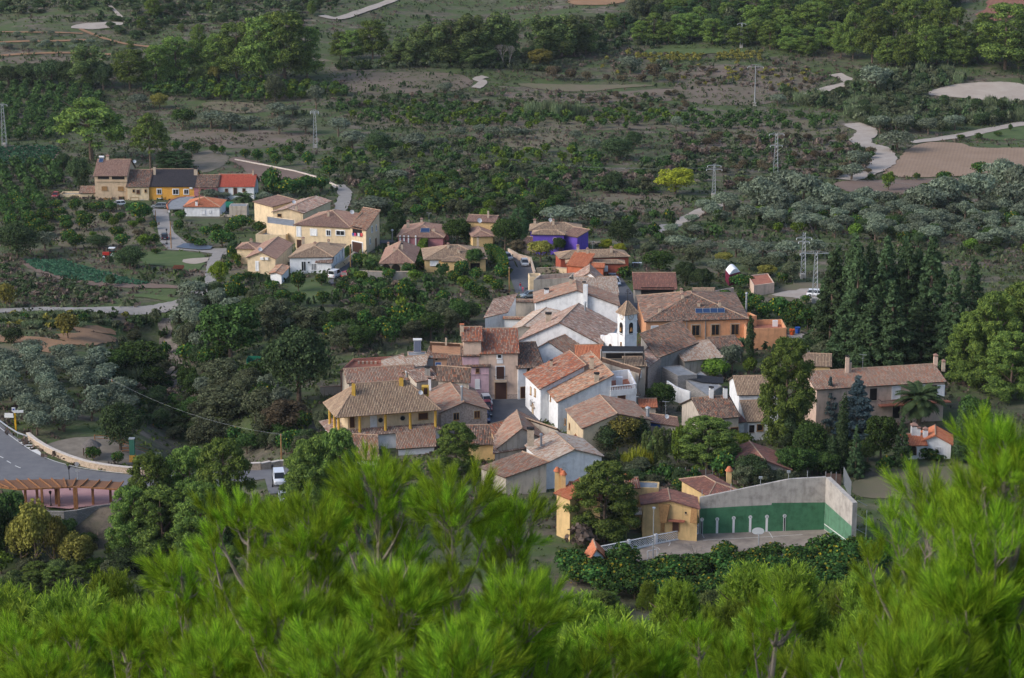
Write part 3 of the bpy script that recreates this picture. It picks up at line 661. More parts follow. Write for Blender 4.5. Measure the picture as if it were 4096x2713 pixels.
poly('field', T2, [(0, 765), (900, 765), (1420, 770), (2368, 775), (2368, 870), (1650, 890), (1000, 890), (300, 850), (0, 830)], ORF, .12, None, False)
poly('field', T2, [(800, 960), (1500, 890), (1650, 940), (1400, 1020), (1050, 1010)], DRY, .12, None, False)
poly('field', T2, [(1650, 1310), (2368, 1310), (2368, 1440), (1850, 1440)], ORF, .12, None, False)
poly('citrus_plot_soil', Z1, [(-60, 760), (120, 600), (700, 590), (1050, 640), (1120, 900), (1000, 1010), (360, 1040), (0, 1000)], DRY, .1, keep=False)
# main road, lower left
MAINROAD = poly('road', X1, [(-60, 300), (0, 350), (120, 460), (210, 540), (310, 600), (430, 645), (560, 685), (760, 712), (920, 728), (1250, 735), (1700, 700), (1900, 680), (2230, 668), (2230, 780), (2180, 860), (1960, 870), (1930, 760), (1500, 830), (1000, 830), (500, 780), (200, 800), (-80, 820)], ROAD, .10, 'wide grey road curving round the bend at the lower left')
MAINL = ribbon('road_marking', X1, [(-20, 375), (110, 475), (220, 550), (330, 608), (450, 650), (620, 688), (800, 712), (900, 722)], .16, WHT, .16)
for a in (((-20, 590), (25, 612)), ((50, 632), (80, 650)), ((110, 668), (150, 685))): ribbon('road_marking', X1, a, .18, WHT, .16)
for k in range(4): ribbon('road_marking', X1, [(128 + 24 * k, 478 + 20 * k), (208 + 14 * k, 484 + 17 * k)], .5, WHT, .16)
poly('road_marking', X1, [(220, 556), (276, 548), (310, 590), (300, 596)], WHT, .18)
poly('picnic_ground', X1, [(240, 520), (700, 440), (860, 490), (1100, 590), (1100, 660), (950, 670), (700, 640), (450, 600)], field_mat('trodden_earth', (.17, .145, .115), (.25, .215, .17), scale=.5), .14, 'bare dirt picnic ground beside the bend of the road')
poly('viewpoint_paving', X1, [(140, 800), (850, 800), (900, 900), (860, 940), (820, 948), (500, 985), (200, 960)], PNK, .22, 'pink paved viewing terrace under the pergola')
# ================================================================== BUILDINGS
# ---- row on the upper left
b = Bld('tan_house', 'tall three storey tan house with a solar water heater, left end of the row', mat='tan')
b.block((465, 268), (800, 268), h=8.3, z0=-4.2, roof='gx', ry=100, k=.5, rm='new', C_=Z1)
b.wins(Z1, [(558, 288, 3.2, .95), (712, 290, 3.6, .95)], 'o').wins(Z1, [(570, 402, 1.5, 1.05), (740, 404, 1.5, 1.05)], 'wd').win(Z1, 607, 520, 2.6, .9, 'wd').win(Z1, 750, 535, 1.6, 2.6, 'd')
b.boxat(Z1, 640, 325, (8.9, .25, .35), 'tan', 'ledge').panel(Z1, 535, 120, 1.2, 1.8, True).chim(Z1, 603, 62, 100, 30).dish(Z1, 885, 140, .5)
b = Bld('cream_house', 'small cream house with an old brown tile roof between the tan and orange houses', mat='cream')
b.block((806, 382), (1030, 382), h=5.4, z0=-4.2, ry=208, k=.5, rm='dark', C_=Z1)
b.wins(Z1, [(875, 428, .6, .8), (1000, 428, .6, .8)], 'ow').win(Z1, 922, 438, .9, 1.1, 'sh').win(Z1, 885, 528, 2.3, 1.7, 'tn').win(Z1, 965, 535, .9, .8, 'dg')
b = Bld('orange_house', 'bright orange house with a dark shingle roof and white window surrounds', mat='amber')
b.block((1032, 378), (1503, 378), h=5.4, z0=-4.2, ry=202, k=.5, rm='slate', C_=Z1)
b.wins(Z1, [(1142, 435, 1.1, 1.3), (1314, 438, 1.5, 1.4), (1424, 438, 1.2, 1.3), (1150, 535, 1.5, 1.4)], 'w')
b.boxat(Z1, 1475, 398, (.8, .3, .55), 'frame', 'air_conditioner').chim(Z1, 1095, 172, 255, 24, 'flat').chim(Z1, 1525, 195, 255, 36, 'flat').boxat(Z1, 1265, 566, (12.2, .06, .5), 'stonewall', 'plinth')
b = Bld('rose_house', 'narrow rose pink house between the orange house and the white red roofed one', mat='rose')
b.block((1504, 386), (1748, 386), h=5.0, z0=-4.0, ry=264, k=.5, rm='dark', C_=Z1); b.wins(Z1, [(1593, 428, .8, 1.1), (1680, 426, .8, .9)], 'ow')
b = Bld('white_house', 'white house with a smooth bright red roof, right end of the upper row', mat='white')
b.block((1754, 380), (2130, 380), h=5.0, z0=-4.0, ry=255, k=.5, rm='clean', C_=Z1)
b.wins(Z1, [(1845, 422, .8, .9), (2027, 420, .8, .9)], 'b').win(Z1, 1937, 435, 1.0, 2.1, 'd').chim(Z1, 2125, 210, 262, 16)
b = Bld('garden_wall_house', 'low cream walled yard at the far left of the upper row', 'shed', mat='cream')
b.block((98, 464), (335, 464), depth=5, h=2.3, z0=-4.3, roof='flat', C_=Z1)
b.block((316, 447), (478, 447), h=3.2, z0=-4.2, ry=382, k=.5, rm='old', C_=Z1)
b.boxat(Z1, 412, 520, (3.8, .1, 1.7), 'iron', 'gate')
b = Bld('bungalow', 'white bungalow with an orange red hipped roof in front of the orange house', mat='white')
b.block((1405, 590), (1770, 592), h=2.7, roof='hip', ry=492, rm='orange', C_=Z1)
b.win(Z1, 1603, 648, .9, 1, 'ws').win(Z1, 1673, 645, .5, .6, 'ws').chim(Z1, 1532, 535, 580, 24, 'flat', 'white')
b = Bld('rounded_carport', 'rounded flat canopy with an orange tiled rim in front of the orange house', 'carport', mat='white')
pts = [unp(*Z1(x, y), -1.2) for x, y in ((1232, 620), (1222, 575), (1260, 530), (1340, 500), (1420, 488), (1515, 488), (1440, 540), (1400, 600), (1390, 612))]
b.root.location = tuple(pts[0] * .5 + pts[5] * .5 + np.array([0, 0, -3]))
mb = MB(); mb.slab(pts[::-1], .25) ; mb.build('canopy_roof', M['flatroof'], b.root)
mb = MB(); mb.path([p + [0, 0, .03] for p in pts[:6]], [.22] * 6, 6); mb.build('tiled_rim', TM['orange'], b.root)
for i in (0, 8): mb = MB(); mb.box(pts[i] + [.3 if i == 0 else -.2, .3, -1.6], (.35, .35, 3)); mb.build('pillar', M['white'], b.root)
g = unp(*Z1(1825, 605), -1.6)
r = empty('green_awning', g, 'bright green shade awning beside the white bungalow', 'awning'); q = [unp(*Z1(x, y), z) for x, y, z in ((1778, 603, -1.6), (1895, 600, -1.6), (1915, 540, -.9), (1745, 540, -.9))]
mb = MB(); mb.slab(q, .05); mb.build('net', M['greennet'], r)
for p in q: mb = MB(); mb.tube(p, p - [0, 0, 3], .05); mb.build('post', M['steel'], r)
b = Bld('shed', 'small beige flat shed right of the green awning', 'shed', mat='oldwall'); b.block((1872, 588), (2056, 588), depth=4, h=3, roof='flat', par=.1, C_=Z1)
# ---- cream complex
b = Bld('cream_block', 'cream block with blank wall behind the big cream house', mat='cream')
b.block((345, 258), (565, 318), depth=7, h=5.5, roof='shed', k=.12, rm='new', C_=Z2)
b.block((568, 378), (922, 392), C=(1248, 246), h=6.0, roof='gy', ry=338, rm='old', C_=Z2)
b.win(Z2, 645, 418, 1, .8, 'ow').chim(Z2, 848, 300, 362, 26).dish(Z2, 704, 400, .5)
b.block((492, 508), (832, 552), C=(832, 470), h=4.6, roof='flat', par=.15, C_=Z2)
b.block((362, 645), (716, 652), C=(838, 575), h=2.6, roof='flat', par=.9, C_=Z2)
b = Bld('big_cream_house', 'large two storey cream house with a brown garage door', mat='cream')
b.block((828, 528), (1482, 566), h=6.2, roof='hipl', ry=352, rm='new', C_=Z2)
b.wins(Z2, [(1050, 620, 1.5, 1.4), (875, 612, .9, 2.2)], 'ws').win(Z2, 1225, 627, 1.0, 1.3, 'w').win(Z2, 1366, 628, 2.1, 1.1, 'w').win(Z2, 880, 756, 1.2, 2, 'd')
b.block((1484, 562), (1668, 596), C=(1828, 478), h=6.0, roof='shed', k=.18, rm='old', C_=Z2)
b.win(Z2, 1567, 612, 3.3, 2.2, 'o').win(Z2, 1568, 798, 3.5, 2.6, 'g').wins(Z2, [(1738, 585, .8, 1.3), (1790, 568, .7, 1.3), (1716, 726, .7, 1.2)], 'w').win(Z2, 1785, 745, 1, 2.2, 'd')
b.chim(Z2, 1225, 370, 430, 24).dish(Z2, 1503, 405, .55)
for i, (x, c) in enumerate(((1520, (.02, .08, .30)), (1545, (.45, .04, .12)), (1585, (.6, .6, .62)), (1620, (.5, .08, .08)))): M['lc%d' % i] = flat('laundry_cloth', c); b.boxat(Z2, x, 648, (.7, .12, .8), 'lc%d' % i, 'hanging_laundry')
b = Bld('cream_bungalow', 'cream bungalow with brown gables and wall mounted air conditioners', mat='cream')
b.block((140, 810), (362, 815), h=3.8, roof='hip', ry=735, rm='new', C_=Z2)
b.block((265, 915), (595, 930), C=(790, 752), h=4.0, roof='gy', ry=852, rm='new', C_=Z2)
b.block((398, 968), (564, 970), depth=3, h=3.0, roof='flat', par=.1, C_=Z2)
b.win(Z2, 384, 1020, .6, 2, 'ws').boxat(Z2, 440, 930, (.8, .35, .6), 'frame', 'air_conditioner').boxat(Z2, 497, 930, (.8, .35, .6), 'frame', 'air_conditioner').dish(Z2, 418, 850, .5).chim(Z2, 310, 705, 740, 30)
b = Bld('white_villa', 'white hipped villa with a barred window above the white van', mat='white')
b.block((766, 916), (1268, 908), C=(1412, 768), h=3.9, roof='hip', ry=766, rm='straw', C_=Z2)
b.win(Z2, 932, 1022, 1, 2.2, 'w').win(Z2, 992, 978, .5, .5, 'w').win(Z2, 1065, 1030, 1.7, 1.5, 'gl').win(Z2, 1168, 1050, .9, 2.2, 'st').wins(Z2, [(1285, 968, .5, 1), (1317, 938, .5, 1), (1352, 900, .5, 1)], 'w').win(Z2, 1390, 872, .7, 2, 'w')
b.chim(Z2, 925, 690, 760, 32).chim(Z2, 1228, 715, 760, 28).chim(Z2, 1065, 745, 770, 30)
q = unp(*Z2(1172, 965), 1.0)
b.block((1088, 972), (1258, 975), depth=1.6, h=2.6, roof='shed', k=.4, rm='old', C_=Z2)
b = Bld('shed', 'little shed with a brown tile roof beside the white villa', 'shed', mat='white'); b.block((537, 1105), (668, 1118), C=(752, 1025), h=2.3, roof='gy', k=.25, rm='old', C_=Z2)
b = Bld('arcade_house', 'house with brick arches under a hipped tile roof', mat='oldwall')
b.block((1842, 982), (2226, 978), C=(2290, 800), h=2.8, roof='hip', ry=775, rm='new', C_=Z2)
for x in (1905, 2022, 2157): b.win(Z2, x, 1045, 2.0, 1.9, 'a')
b.chim(Z2, 2095, 755, 825, 26, 'flat').chim(Z2, 1935, 745, 790, 22).chim(Z2, 2003, 800, 845, 20)
b = Bld('brown_villa', 'brown villa with white porch columns and a roof solar panel', mat='rose')
b.block((95, 332), (500, 338), h=2.8, roof='hip', ry=195, rm='new', C_=Z3)
b.panel(Z3, 340, 285, 2.2, 1.6).chim(Z3, 185, 195, 255, 24).chim(Z3, 307, 172, 205, 22).chim(Z3, 418, 250, 285, 20).antenna(Z3, 375, 190)
for x in (115, 150, 190, 255): b.boxat(Z3, x, 368, (.3, .3, 2.6), 'white', 'column')
b = Bld('twin_roof_house', 'house with a higher rear roof and tall chimney behind the round trees', mat='yellow')
b.block((770, 330), (950, 325), h=3.2, roof='hip', ry=205, rm='new', C_=Z3); b.block((722, 190), (968, 200), depth=6, h=5.6, roof='gx', rm='new', C_=Z3)
b.chim(Z3, 908, 92, 160, 18, 'flat').dish(Z3, 830, 205, .6)
b = Bld('yellow_bungalow', 'pale yellow bungalow with a hipped roof beside the tall hedge', mat='yellow')
b.block((338, 537), (885, 528), h=3.0, roof='hip', ry=408, rm='straw', C_=Z3)
b.block((500, 550), (700, 552), depth=3, h=2.8, roof='hip', k=.35, rm='straw', C_=Z3)
b.chim(Z3, 547, 395, 432, 20).chim(Z3, 641, 440, 475, 20).chim(Z3, 815, 335, 415, 20, 'flat').win(Z3, 422, 573, 1.6, .9, 'ws').win(Z3, 790, 600, 2.2, 1.6, 'o')
b = Bld('purple_house', 'vivid purple house with a hipped tile roof', mat='purple')
b.block((1290, 275), (1740, 278), h=5.2, roof='hip', ry=205, rm='straw', C_=Z3)
b.block((1312, 308), (1590, 312), depth=3.5, h=5, roof='hip', k=.33, rm='straw', C_=Z3)
b.block((1592, 312), (1712, 333), depth=4, h=4.7, roof='shed', k=.25, rm='new', C_=Z3)
b.chim(Z3, 1328, 180, 225, 22).chim(Z3, 1495, 180, 222, 22).antenna(Z3, 1470, 200).dish(Z3, 1468, 200, .5).win(Z3, 1512, 360, 1, 1, 'r')
b = Bld('low_house', 'low dark tiled annex left of the purple house', 'house', mat='pinktan'); b.block((1210, 385), (1320, 400), h=2.6, ry=340, rm='dark', C_=Z3)
b = Bld('red_house', 'orange red house with a wide hipped roof and three chimneys', mat='redwall')
b.block((1562, 528), (2175, 508), h=3.1, roof='hip', ry=452, rm='straw', C_=Z3)
b.block((1620, 572), (2130, 572), depth=3, h=3.1, roof='hip', k=.3, rm='straw', C_=Z3)
b.block((1785, 600), (1945, 605), depth=2.5, h=3.0, roof='gx', k=.5, rm='orange', mat='brickorange', C_=Z3)
b.block((1626, 585), (1786, 600), depth=4.5, h=3.2, roof='shed', k=.42, rm='orange', mat='brickorange', C_=Z3)
b.chim(Z3, 1718, 412, 470, 24).chim(Z3, 1805, 440, 480, 22).chim(Z3, 2018, 428, 475, 24).antenna(Z3, 1850, 450).win(Z3, 1962, 620, .9, 1.0, 'ws')
b = Bld('terrace_house', 'cream house with open roof terrace walls beside the street', mat='cream')
b.block((1282, 692), (1390, 690), depth=3.5, h=4.4, roof='flat', C_=Z3); b.block((1318, 722), (1640, 700), C=(1690, 655), h=5.2, roof='flat', par=.9, mat='oldwall', rm='terr', C_=Z3)
for x, y in ((1330, 640), (1375, 625), (1522, 630), (1678, 640)): pass
# ---- village core, rear
b = Bld('gable_house', 'brown gabled house behind the long white gable, right of the roof terrace', mat='white'); b.block((1690, 735), (1955, 770), C=(1955, 700), h=5.5, roof='gy', ry=652, rm='old', C_=Z3)
b = Bld('grey_roof_house', 'house with a pale grey weathered roof above the long white gable', mat='white'); b.block((1700, 860), (2075, 858), D=(1690, 700), h=6.0, roof='shed', rise=.9, rm='pale', C_=Z3)
b = Bld('long_gable_house', 'wide white gable wall house with buttress chimney in the village centre', mat='white')
b.block((1335, 925), (2082, 950), C=(2060, 858), h=6.3, roof='gy', ry=815, rm='old', C_=Z3)
b.chim(Z3, 1655, 705, 760, 26, 'flat').chim(Z3, 1772, 740, 775, 28, 'flat').chim(Z3, 1434, 800, 845, 42, 'flat', 'white').boxat(Z3, 1788, 870, (.9, .9, 5), 'white', 'buttress')
b = Bld('courtyard_house', 'white walled courtyard house with a small tiled wing and inner tree', mat='white')
b.block((880, 1060), (1080, 1012), D=(962, 905), h=4.2, roof='shed', rise=1.6, rm='old', C_=Z3)
b.block((1055, 1068), (1330, 1075), depth=1.0, h=3.4, roof='gx', k=.3, rm='old', C_=Z3)
b.block((1120, 912), (1325, 916), depth=1.2, h=4.2, roof='gx', k=.3, rm='old', mat='oldwall', C_=Z3)
b = Bld('great_roof_house', 'broad mottled red brown double slope roof left of the bell tower', mat='white')
b.block((1190, 1265), (1920, 1298), C=(2075, 1125), h=6.6, roof='gy', ry=1105, rm='old', C_=Z3)
b.chim(Z3, 1600, 1105, 1185, 52, 'flat').chim(Z3, 1782, 930, 1000, 14, 'pipe')
b = Bld('great_roof_house', 'upper left slope roof house with a small chimney behind the white courtyard', mat='oldwall')
b.block((1115, 1170), (1345, 1160), C=(1540, 1000), h=6.0, roof='gy', k=.25, rm='pale', C_=Z3)
b = Bld('lower_roof_house', 'dark mottled roof house directly left of the church front', mat='white')
b.block((300, 345), (722, 372), C=(1045, 238), h=5.6, roof='gy', ry=225, rm='old', C_=Y2)
b.win(Y2, 685, 410, .8, 1, 'o').chim(Y2, 492, 205, 290, 24, 'flat', 'white')
b = Bld('tiled_terrace_house', 'small orange roofed house in front of the church', mat='oldwall')
b.block((800, 400), (1062, 395), C=(1062, 275), h=5.6, roof='shed', rise=1.5, rm='orange', C_=Y2)
# ---- church
b = Bld('bell_tower', 'white square bell tower with two clock faces and a small tiled pyramid roof', 'tower', mat='white')
b.block((622, 500), (820, 575), C=(1150, 520), h=14.0, z0=0, roof='hip', ry=300, rise=1.85, rm='straw', o=.28, C_=W1)
P_, zt_, rise_, dv_, z0_ = b.last
for (y0, thick) in ((762, .14), (1130, .14)):
    zz = zt_ - (y0 - 540) / 6.818 / pxm(P_[0]) / .97; mb = MB(); cc = sum(P_) / 4
    mb.prism([cc + (p - cc) * 1.07 for p in P_], zz, zz + thick); mb.build('cornice', M['white'], b.root)
def clock(x, y, r):
    t, q, e, n = b.hitface(*W1(x, y)); mb = MB(); mb.tube(q - n * .02, q + n * .07, r * 1.28, r * 1.28, 20); rim = mb.build('clock_rim', M['mortar'], b.root)
    mb = MB(); mb.tube(q, q + n * .09, r, r, 20); fc = mb.build('clock_face', M['white'], b.root); mb = MB(); z = np.array([0, 0, 1.]); rz = math.atan2(e[1], e[0])
    for k in range(12): a = k * math.pi / 6; mb.box(q + e * math.cos(a) * r * .8 + z * math.sin(a) * r * .8 + n * .1, (.07, .03, .07), rz)
    mb.tube(q + n * .11, q + n * .11 + (e * -.5 + z * .55) * r, .035, .03, 4); mb.tube(q + n * .12, q + n * .12 + (e * .35 - z * .75) * r, .03, .02, 4); mb.build('clock_hands', M['iron'], fc)
clock(727, 652, .52); clock(975, 662, .52)
b.win(W1, 722, 985, 1.15, 2.35, 'aw', 'belfry_arch').win(W1, 975, 985, .95, 2.3, 'aw', 'belfry_arch').win(W1, 715, 1410, .35, .7, 'ow')
for x, y in ((725, 985), (978, 985)):
    t, q, e, n = b.hitface(*W1(x, y)); mb = MB(); mb.lathe(q + n * .12 + [0, 0, -.45], [(.34, 0), (.28, .2), (.2, .55), (.08, .68)], 10); mb.build('bell', flat('bronze_bell', (.28, .14, .05), .4, .5, .6), b.root)
tp = np.array([sum(P_)[0] / 4, sum(P_)[1] / 4, zt_ + rise_ + .1]); mb = MB(); mb.tube(tp, tp + [0, 0, 2.1], .05); mb.tube(tp + [-.5, 0, 1.3], tp + [.5, 0, 1.3], .04)
for k in range(8): a0, a1 = k * math.pi / 4, (k + 1) * math.pi / 4; mb.tube(tp + [.28 * math.cos(a0), 0, 1.9 + .28 * math.sin(a0)], tp + [.28 * math.cos(a1), 0, 1.9 + .28 * math.sin(a1)], .03, n=4)
mb.box(tp + [.45, 0, 1.42], (.3, .05, .22)); mb.build('weather_vane', M['iron'], b.root)
b = Bld('church_front', 'bright white curved church facade left of the bell tower', 'church', mat='white')
A0 = P_[0] + (P_[1] - P_[0]) * .55; zr = zt_
f = [unp(*W1(x, y), 0) for x, y in ((150, 1500), (820, 1500))]
d0 = (P_[0] - P_[1]); d0 = d0 / np.linalg.norm(d0); org = P_[1] + np.array([P_[1][0] - P_[0][0], P_[1][1] - P_[0][1], 0]) * -0.02 
nn_ = np.array([d0[1], -d0[0], 0]); nn_ = -nn_ if nn_[1] > 0 else nn_; org = P_[0].copy()
def onplane(px, py):
    dd = ray(px, py); o_ = np.array([0, 0, H]); t = ((org - o_) @ nn_) / (dd @ nn_); return o_ + dd * t
prof = [onplane(*W1(x, y)) for x, y in ((640, 1600), (640, 1120), (520, 1115), (390, 1110), (330, 1165), (250, 1170), (240, 1190), (150, 1160), (150, 1600))]
mb = MB(); k = len(prof); mb.add(prof + [p - nn_ * .5 for p in prof], [tuple(range(k))[::-1], tuple(range(k, 2 * k))] + [(i, (i + 1) % k, k + (i + 1) % k, k + i) for i in range(k)])
b.root.location = (prof[8][0], prof[8][1], 0); mb.build('facade', M['white'], b.root)
b.faces.append((prof[8].copy(), prof[0].copy(), -5, 20)); b.win(W1, 425, 1490, 1.0, 1.2, 'a')
# dark shade-net terrace below the tower
b = Bld('shaded_terrace_house', 'house with a roof terrace under a black shade net below the bell tower', mat='oldwall')
b.block((1070, 400), (1350, 470), D=(1062, 340), h=6.0, roof='flat', par=.5, C_=Y2)
b.block((1345, 480), (1520, 478), D=(1300, 400), h=6.0, roof='shed', rise=.8, rm='straw', C_=Y2)
b.block((1062, 345), (1505, 340), depth=3, h=7.6, roof='flat', par=.1, mat='grey', C_=Y2)
b.wins(Y2, [(1200, 375, 3.3, 1.0), (1400, 375, 3.2, 1.0)], 'o').win(Y2, 1440, 568, .9, 1, 'w').boxat(Y2, 1440, 412, (3.2, .15, .25), 'brick', 'brick_edge')
q = [unp(*Y2(x, y), z) for x, y, z in ((1062, 325, 9.3), (1500, 328, 9.3), (1500, 275, 9.9), (1065, 272, 9.9))]
mb = MB(); mb.slab(q, .06); mb.build('shade_net', M['blacknet'], b.root)
for p in q: mb = MB(); mb.tube(p, p - [0, 0, 2.5], .06); mb.build('post', M['iron'], b.root)
b = Bld('terrace_roof_house', 'house with mottled old roof curving below the dark terrace', mat='oldwall')
b.block((1050, 500), (1440, 620), D=(1060, 440), h=5.2, roof='shed', rise=1.2, rm='old', C_=Y2)
# ---- big orange building
b = Bld('orange_hall', 'large orange hall with a hipped roof, four solar panels and wooden windows', 'building', mat='orangewall')
b.block((482, 1006), (1538, 976), D=(396, 742), h=5.4, roof='hip', k=.29, rm='dark', C_=Z4)
b.wins(Z4, [(1000, 1102, 1.5, 2.1), (1205, 1097, 1.5, 2.1), (1411, 1093, 1.5, 2.1)], 'sw').win(Z4, 572, 1082, 1.2, .8, 'ws').win(Z4, 790, 1056, 1, .4, 'ow')
for x in (1035, 1113, 1190, 1267): b.panel(Z4, x, 915 - (x - 1035) * .02, 1.45, 1.35)
for x, yt, yb in ((625, 860, 912), (865, 720, 770), (850, 672, 715), (1032, 805, 850), (1250, 800, 850)): b.chim(Z4, x, yt, yb, 28)
b.block((1530, 1085), (1950, 1076), C=(1900, 985), h=4.3, roof='flat', par=1.0, rm='terr', C_=Z4)
b.block((1535, 960), (1640, 950), depth=3, h=5.4, roof='flat', par=.9, rm='terr', C_=Z4)
b.chim(Z4, 1528, 718, 905, 20, 'pipe').boxat(Z4, 1100, 1100, (.12, .12, 4.4), 'steel', 'drain_pipe').boxat(Z4, 905, 1100, (.12, .12, 4.4), 'steel', 'drain_pipe')
b.boxat(Z4, 1830, 1060, (1.0, .6, 1.2), 'frame', 'roof_box', 'roof')
b = Bld('open_barn', 'red roofed open barn behind the orange hall', 'barn', mat='oldwall')
b.block((365, 668), (795, 668), h=3.2, roof='shed', ry=512, k=.38, rm='rust', C_=Z4); b.win(Z4, 600, 690, 7, 1.6, 'o')
b = Bld('low_house', 'low tiled building behind the orange hall', 'house', mat='oldwall'); b.block((1000, 785), (1205, 785), ry=672, h=3, roof='shed', k=.33, rm='straw', C_=Z4)
b = Bld('low_pink_building', 'low flat pink walled enclosure near the parking ground', 'building', mat='pinktan')
b.block((1610, 632), (1822, 605), D=(1545, 530), h=2.4, roof='flat', par=.2, rm='terr', C_=Z4); b.block((1205, 690), (1400, 655), depth=.5, h=2.2, roof='flat', par=.1, C_=Z4)
r = Bld('maroon_tent', 'maroon sided tent with a rounded white top', 'tent', mat='redwall')
M['maroon'] = flat('maroon_canvas', (.16, .015, .04)); r.block((1352, 520), (1465, 490), D=(1312, 470), h=2.6, roof='flat', par=.05, mat='maroon', rm='frame', C_=Z4)
P_, zt_, _, dv_, _ = r.last; mb = MB(); vs = []
for i in range(9):
    t = i / 8; p = P_[0] + (P_[1] - P_[0]) * t; h_ = 1.0 * math.sin(math.pi * t); vs += [p + [0, 0, h_], p + dv_ + [0, 0, h_]]
mb.add(vs, [(2 * i, 2 * i + 2, 2 * i + 3, 2 * i + 1) for i in range(8)] + [tuple(range(0, 18, 2)), tuple(range(17, 0, -2))]); mb.build('tent_roof', M['white'], r.root)
b = Bld('dark_roof_house', 'dark lichen covered tile roof house right of the bell tower', mat='grey')
b.block((600, 1385), (1010, 1228), D=(430, 1150), h=5.2, roof='shed', rise=2.4, rm='dark', C_=Z4)
b = Bld('curved_lane_house', 'brown roofed house with a pale eave gutter beside the narrow alley', mat='stonewall')
b.block((500, 1488), (682, 1350), D=(470, 1320), h=5.0, roof='shed', rise=.9, rm='old', C_=Z4)
b = Bld('pale_roof_barn', 'barn with pale striped tiles near the cypress', 'barn', mat='oldwall')
b.block((885, 1422), (1275, 1382), C=(1132, 1212), h=3.6, roof='shed', rise=1.5, rm='pale', C_=Z4)
b = Bld('strip_roof_barn', 'narrow tile roofed barn against the orange hall', 'barn', mat='oldwall')
b.block((1200, 1288), (1480, 1262), D=(1125, 1195), h=3.2, roof='shed', rise=1.2, rm='dark', C_=Z4)
b = Bld('cinder_block_garage', 'grey flat roofed cinder block garage beside the white yard wall', 'garage', mat='cinder')
b.block((1690, 488), (1858, 582), C=(2060, 570), h=3.6, roof='flat', par=.12, C_=Y2)
b.block((1945, 632), (2168, 792), C=(2320, 690), h=2.7, roof='flat', par=.1, C_=Y2)
q = [unp(*Y2(x, y), 3.3) for x, y in ((1865, 565), (1900, 600), (2110, 650), (2335, 665), (2335, 600), (2060, 572))]
mb = MB(); mb.slab(q, .05); tag(mb.build('black_net', M['blacknet']), 'black shade net stretched over the yard beside the cinder block garage', 'net')
# ---- plaza houses
b = Bld('balcony_house', 'tall tan plaza house with a double brown door and an iron balcony', mat='pinktan')
b.block((1684, 346), (2068, 341), h=8.7, ry=92, k=.42, rm='red', C_=Y1)
b.block((1500, 218), (1684, 216), depth=8, h=11.0, roof='gx', k=.38, rm='red', C_=Y1)
b.win(Y1, 1876, 380, .7, .7, 'w').win(Y1, 1884, 552, 1.3, 2.2, 'dw').win(Y1, 1890, 742, 2.1, 3.2, 'd').balcony(Y1, 1886, 636, 2.3).boxat(Y1, 1802, 805, (1.0, .08, .95), 'stonewall', 'plinth').boxat(Y1, 2008, 802, (2.0, .08, .95), 'stonewall', 'plinth')
b.chim(Y1, 1483, 45, 120, 40, 'hood').boxat(Y1, 1880, 435, (1.1, .06, .7), 'white', 'plaster_crest')
b = Bld('pale_pink_house', 'pale pink plaza house with a barred window beside the tall tan one', mat='pink')
b.block((1560, 482), (1764, 480), h=6.4, ry=368, k=.4, rm='dark', C_=Y1); b.block((1342, 478), (1556, 482), h=6.4, ry=368, k=.4, rm='dark', mat='oldwall', C_=Y1)
b.win(Y1, 1647, 530, .6, .8, 'b').win(Y1, 1645, 668, .8, 1.7, 'gl').boxat(Y1, 1662, 567, (3.5, .12, .14), 'pink', 'ledge').boxat(Y1, 1668, 750, (3.5, .08, .12), 'pink', 'ledge').chim(Y1, 1658, 235, 345, 28, 'flat', 'white')
b.block((1490, 372), (1660, 370), h=8.3, ry=265, k=.4, rm='dark', C_=Y1)
b = Bld('corner_blue_white_house', 'white house with a dark door at the right rear of the plaza', mat='white')
b.block((2071, 500), (2330, 485), h=6.0, ry=240, k=.4, rm='dark', C_=Y1); b.win(Y1, 2122, 758, .9, 2.1, 'd').win(Y1, 2178, 520, .5, .5, 'ow')
b = Bld('ochre_brick_house', 'bare ochre brick wall house with a grey door above the roofs', mat='oldbrick')
b.block((1120, 395), (1350, 400), depth=5, h=7.0, roof='shed', k=.12, rm='old', C_=Y1); b.win(Y1, 1155, 430, .9, 1.8, 'dg').win(Y1, 1217, 415, .4, .3, 'o')
b.block((920, 372), (1115, 368), depth=3, h=7.0, roof='flat', par=.1, C_=Y1).panel(Y1, 1236, 480, 1.1, .9)
b = Bld('sloping_roof_house', 'tan sloped roof house left of the tall plaza house with a tiny chimney', mat='oldbrick')
b.block((1170, 335), (1480, 352), D=(1170, 265), h=7.2, roof='shed', rise=1.5, rm='old', C_=Y1); b.chim(Y1, 1318, 175, 222, 20, 'flat')
b = Bld('brick_house', 'flat roofed red brick house at the left edge of the village', mat='brick')
b.block((212, 526), (622, 500), D=(345, 405), h=5.2, roof='flat', par=.5, rm='terr', C_=Y1)
for k in range(10): b.boxat(Y1, 405 + k * 22, 460, (.34, .5, .5), ('mortar', 'terr')[k % 2], 'tile_stack', 'roof')
b = Bld('pale_roof_house', 'house with a pale pink weathered roof behind the yellow villa', mat='white')
b.block((660, 560), (870, 500), D=(655, 430), h=6.2, roof='shed', rise=.9, rm='pale', C_=Y1); b.block((862, 500), (1090, 475), D=(895, 400), h=6.6, roof='shed', rise=.8, rm='pale', C_=Y1)
b = Bld('long_roof_house', 'long old roofed house directly behind the yellow columned villa', mat='oldwall')
b.block((300, 655), (1010, 612), depth=8, h=5.8, roof='gx', k=.35, rm='old', C_=Y1)
b.block((1010, 640), (1235, 605), h=6.0, ry=515, k=.36, rm='old', C_=Y1); b.block((1235, 600), (1555, 625), D=(1240, 520), h=6.4, roof='shed', rise=1.2, rm='dark', C_=Y1)
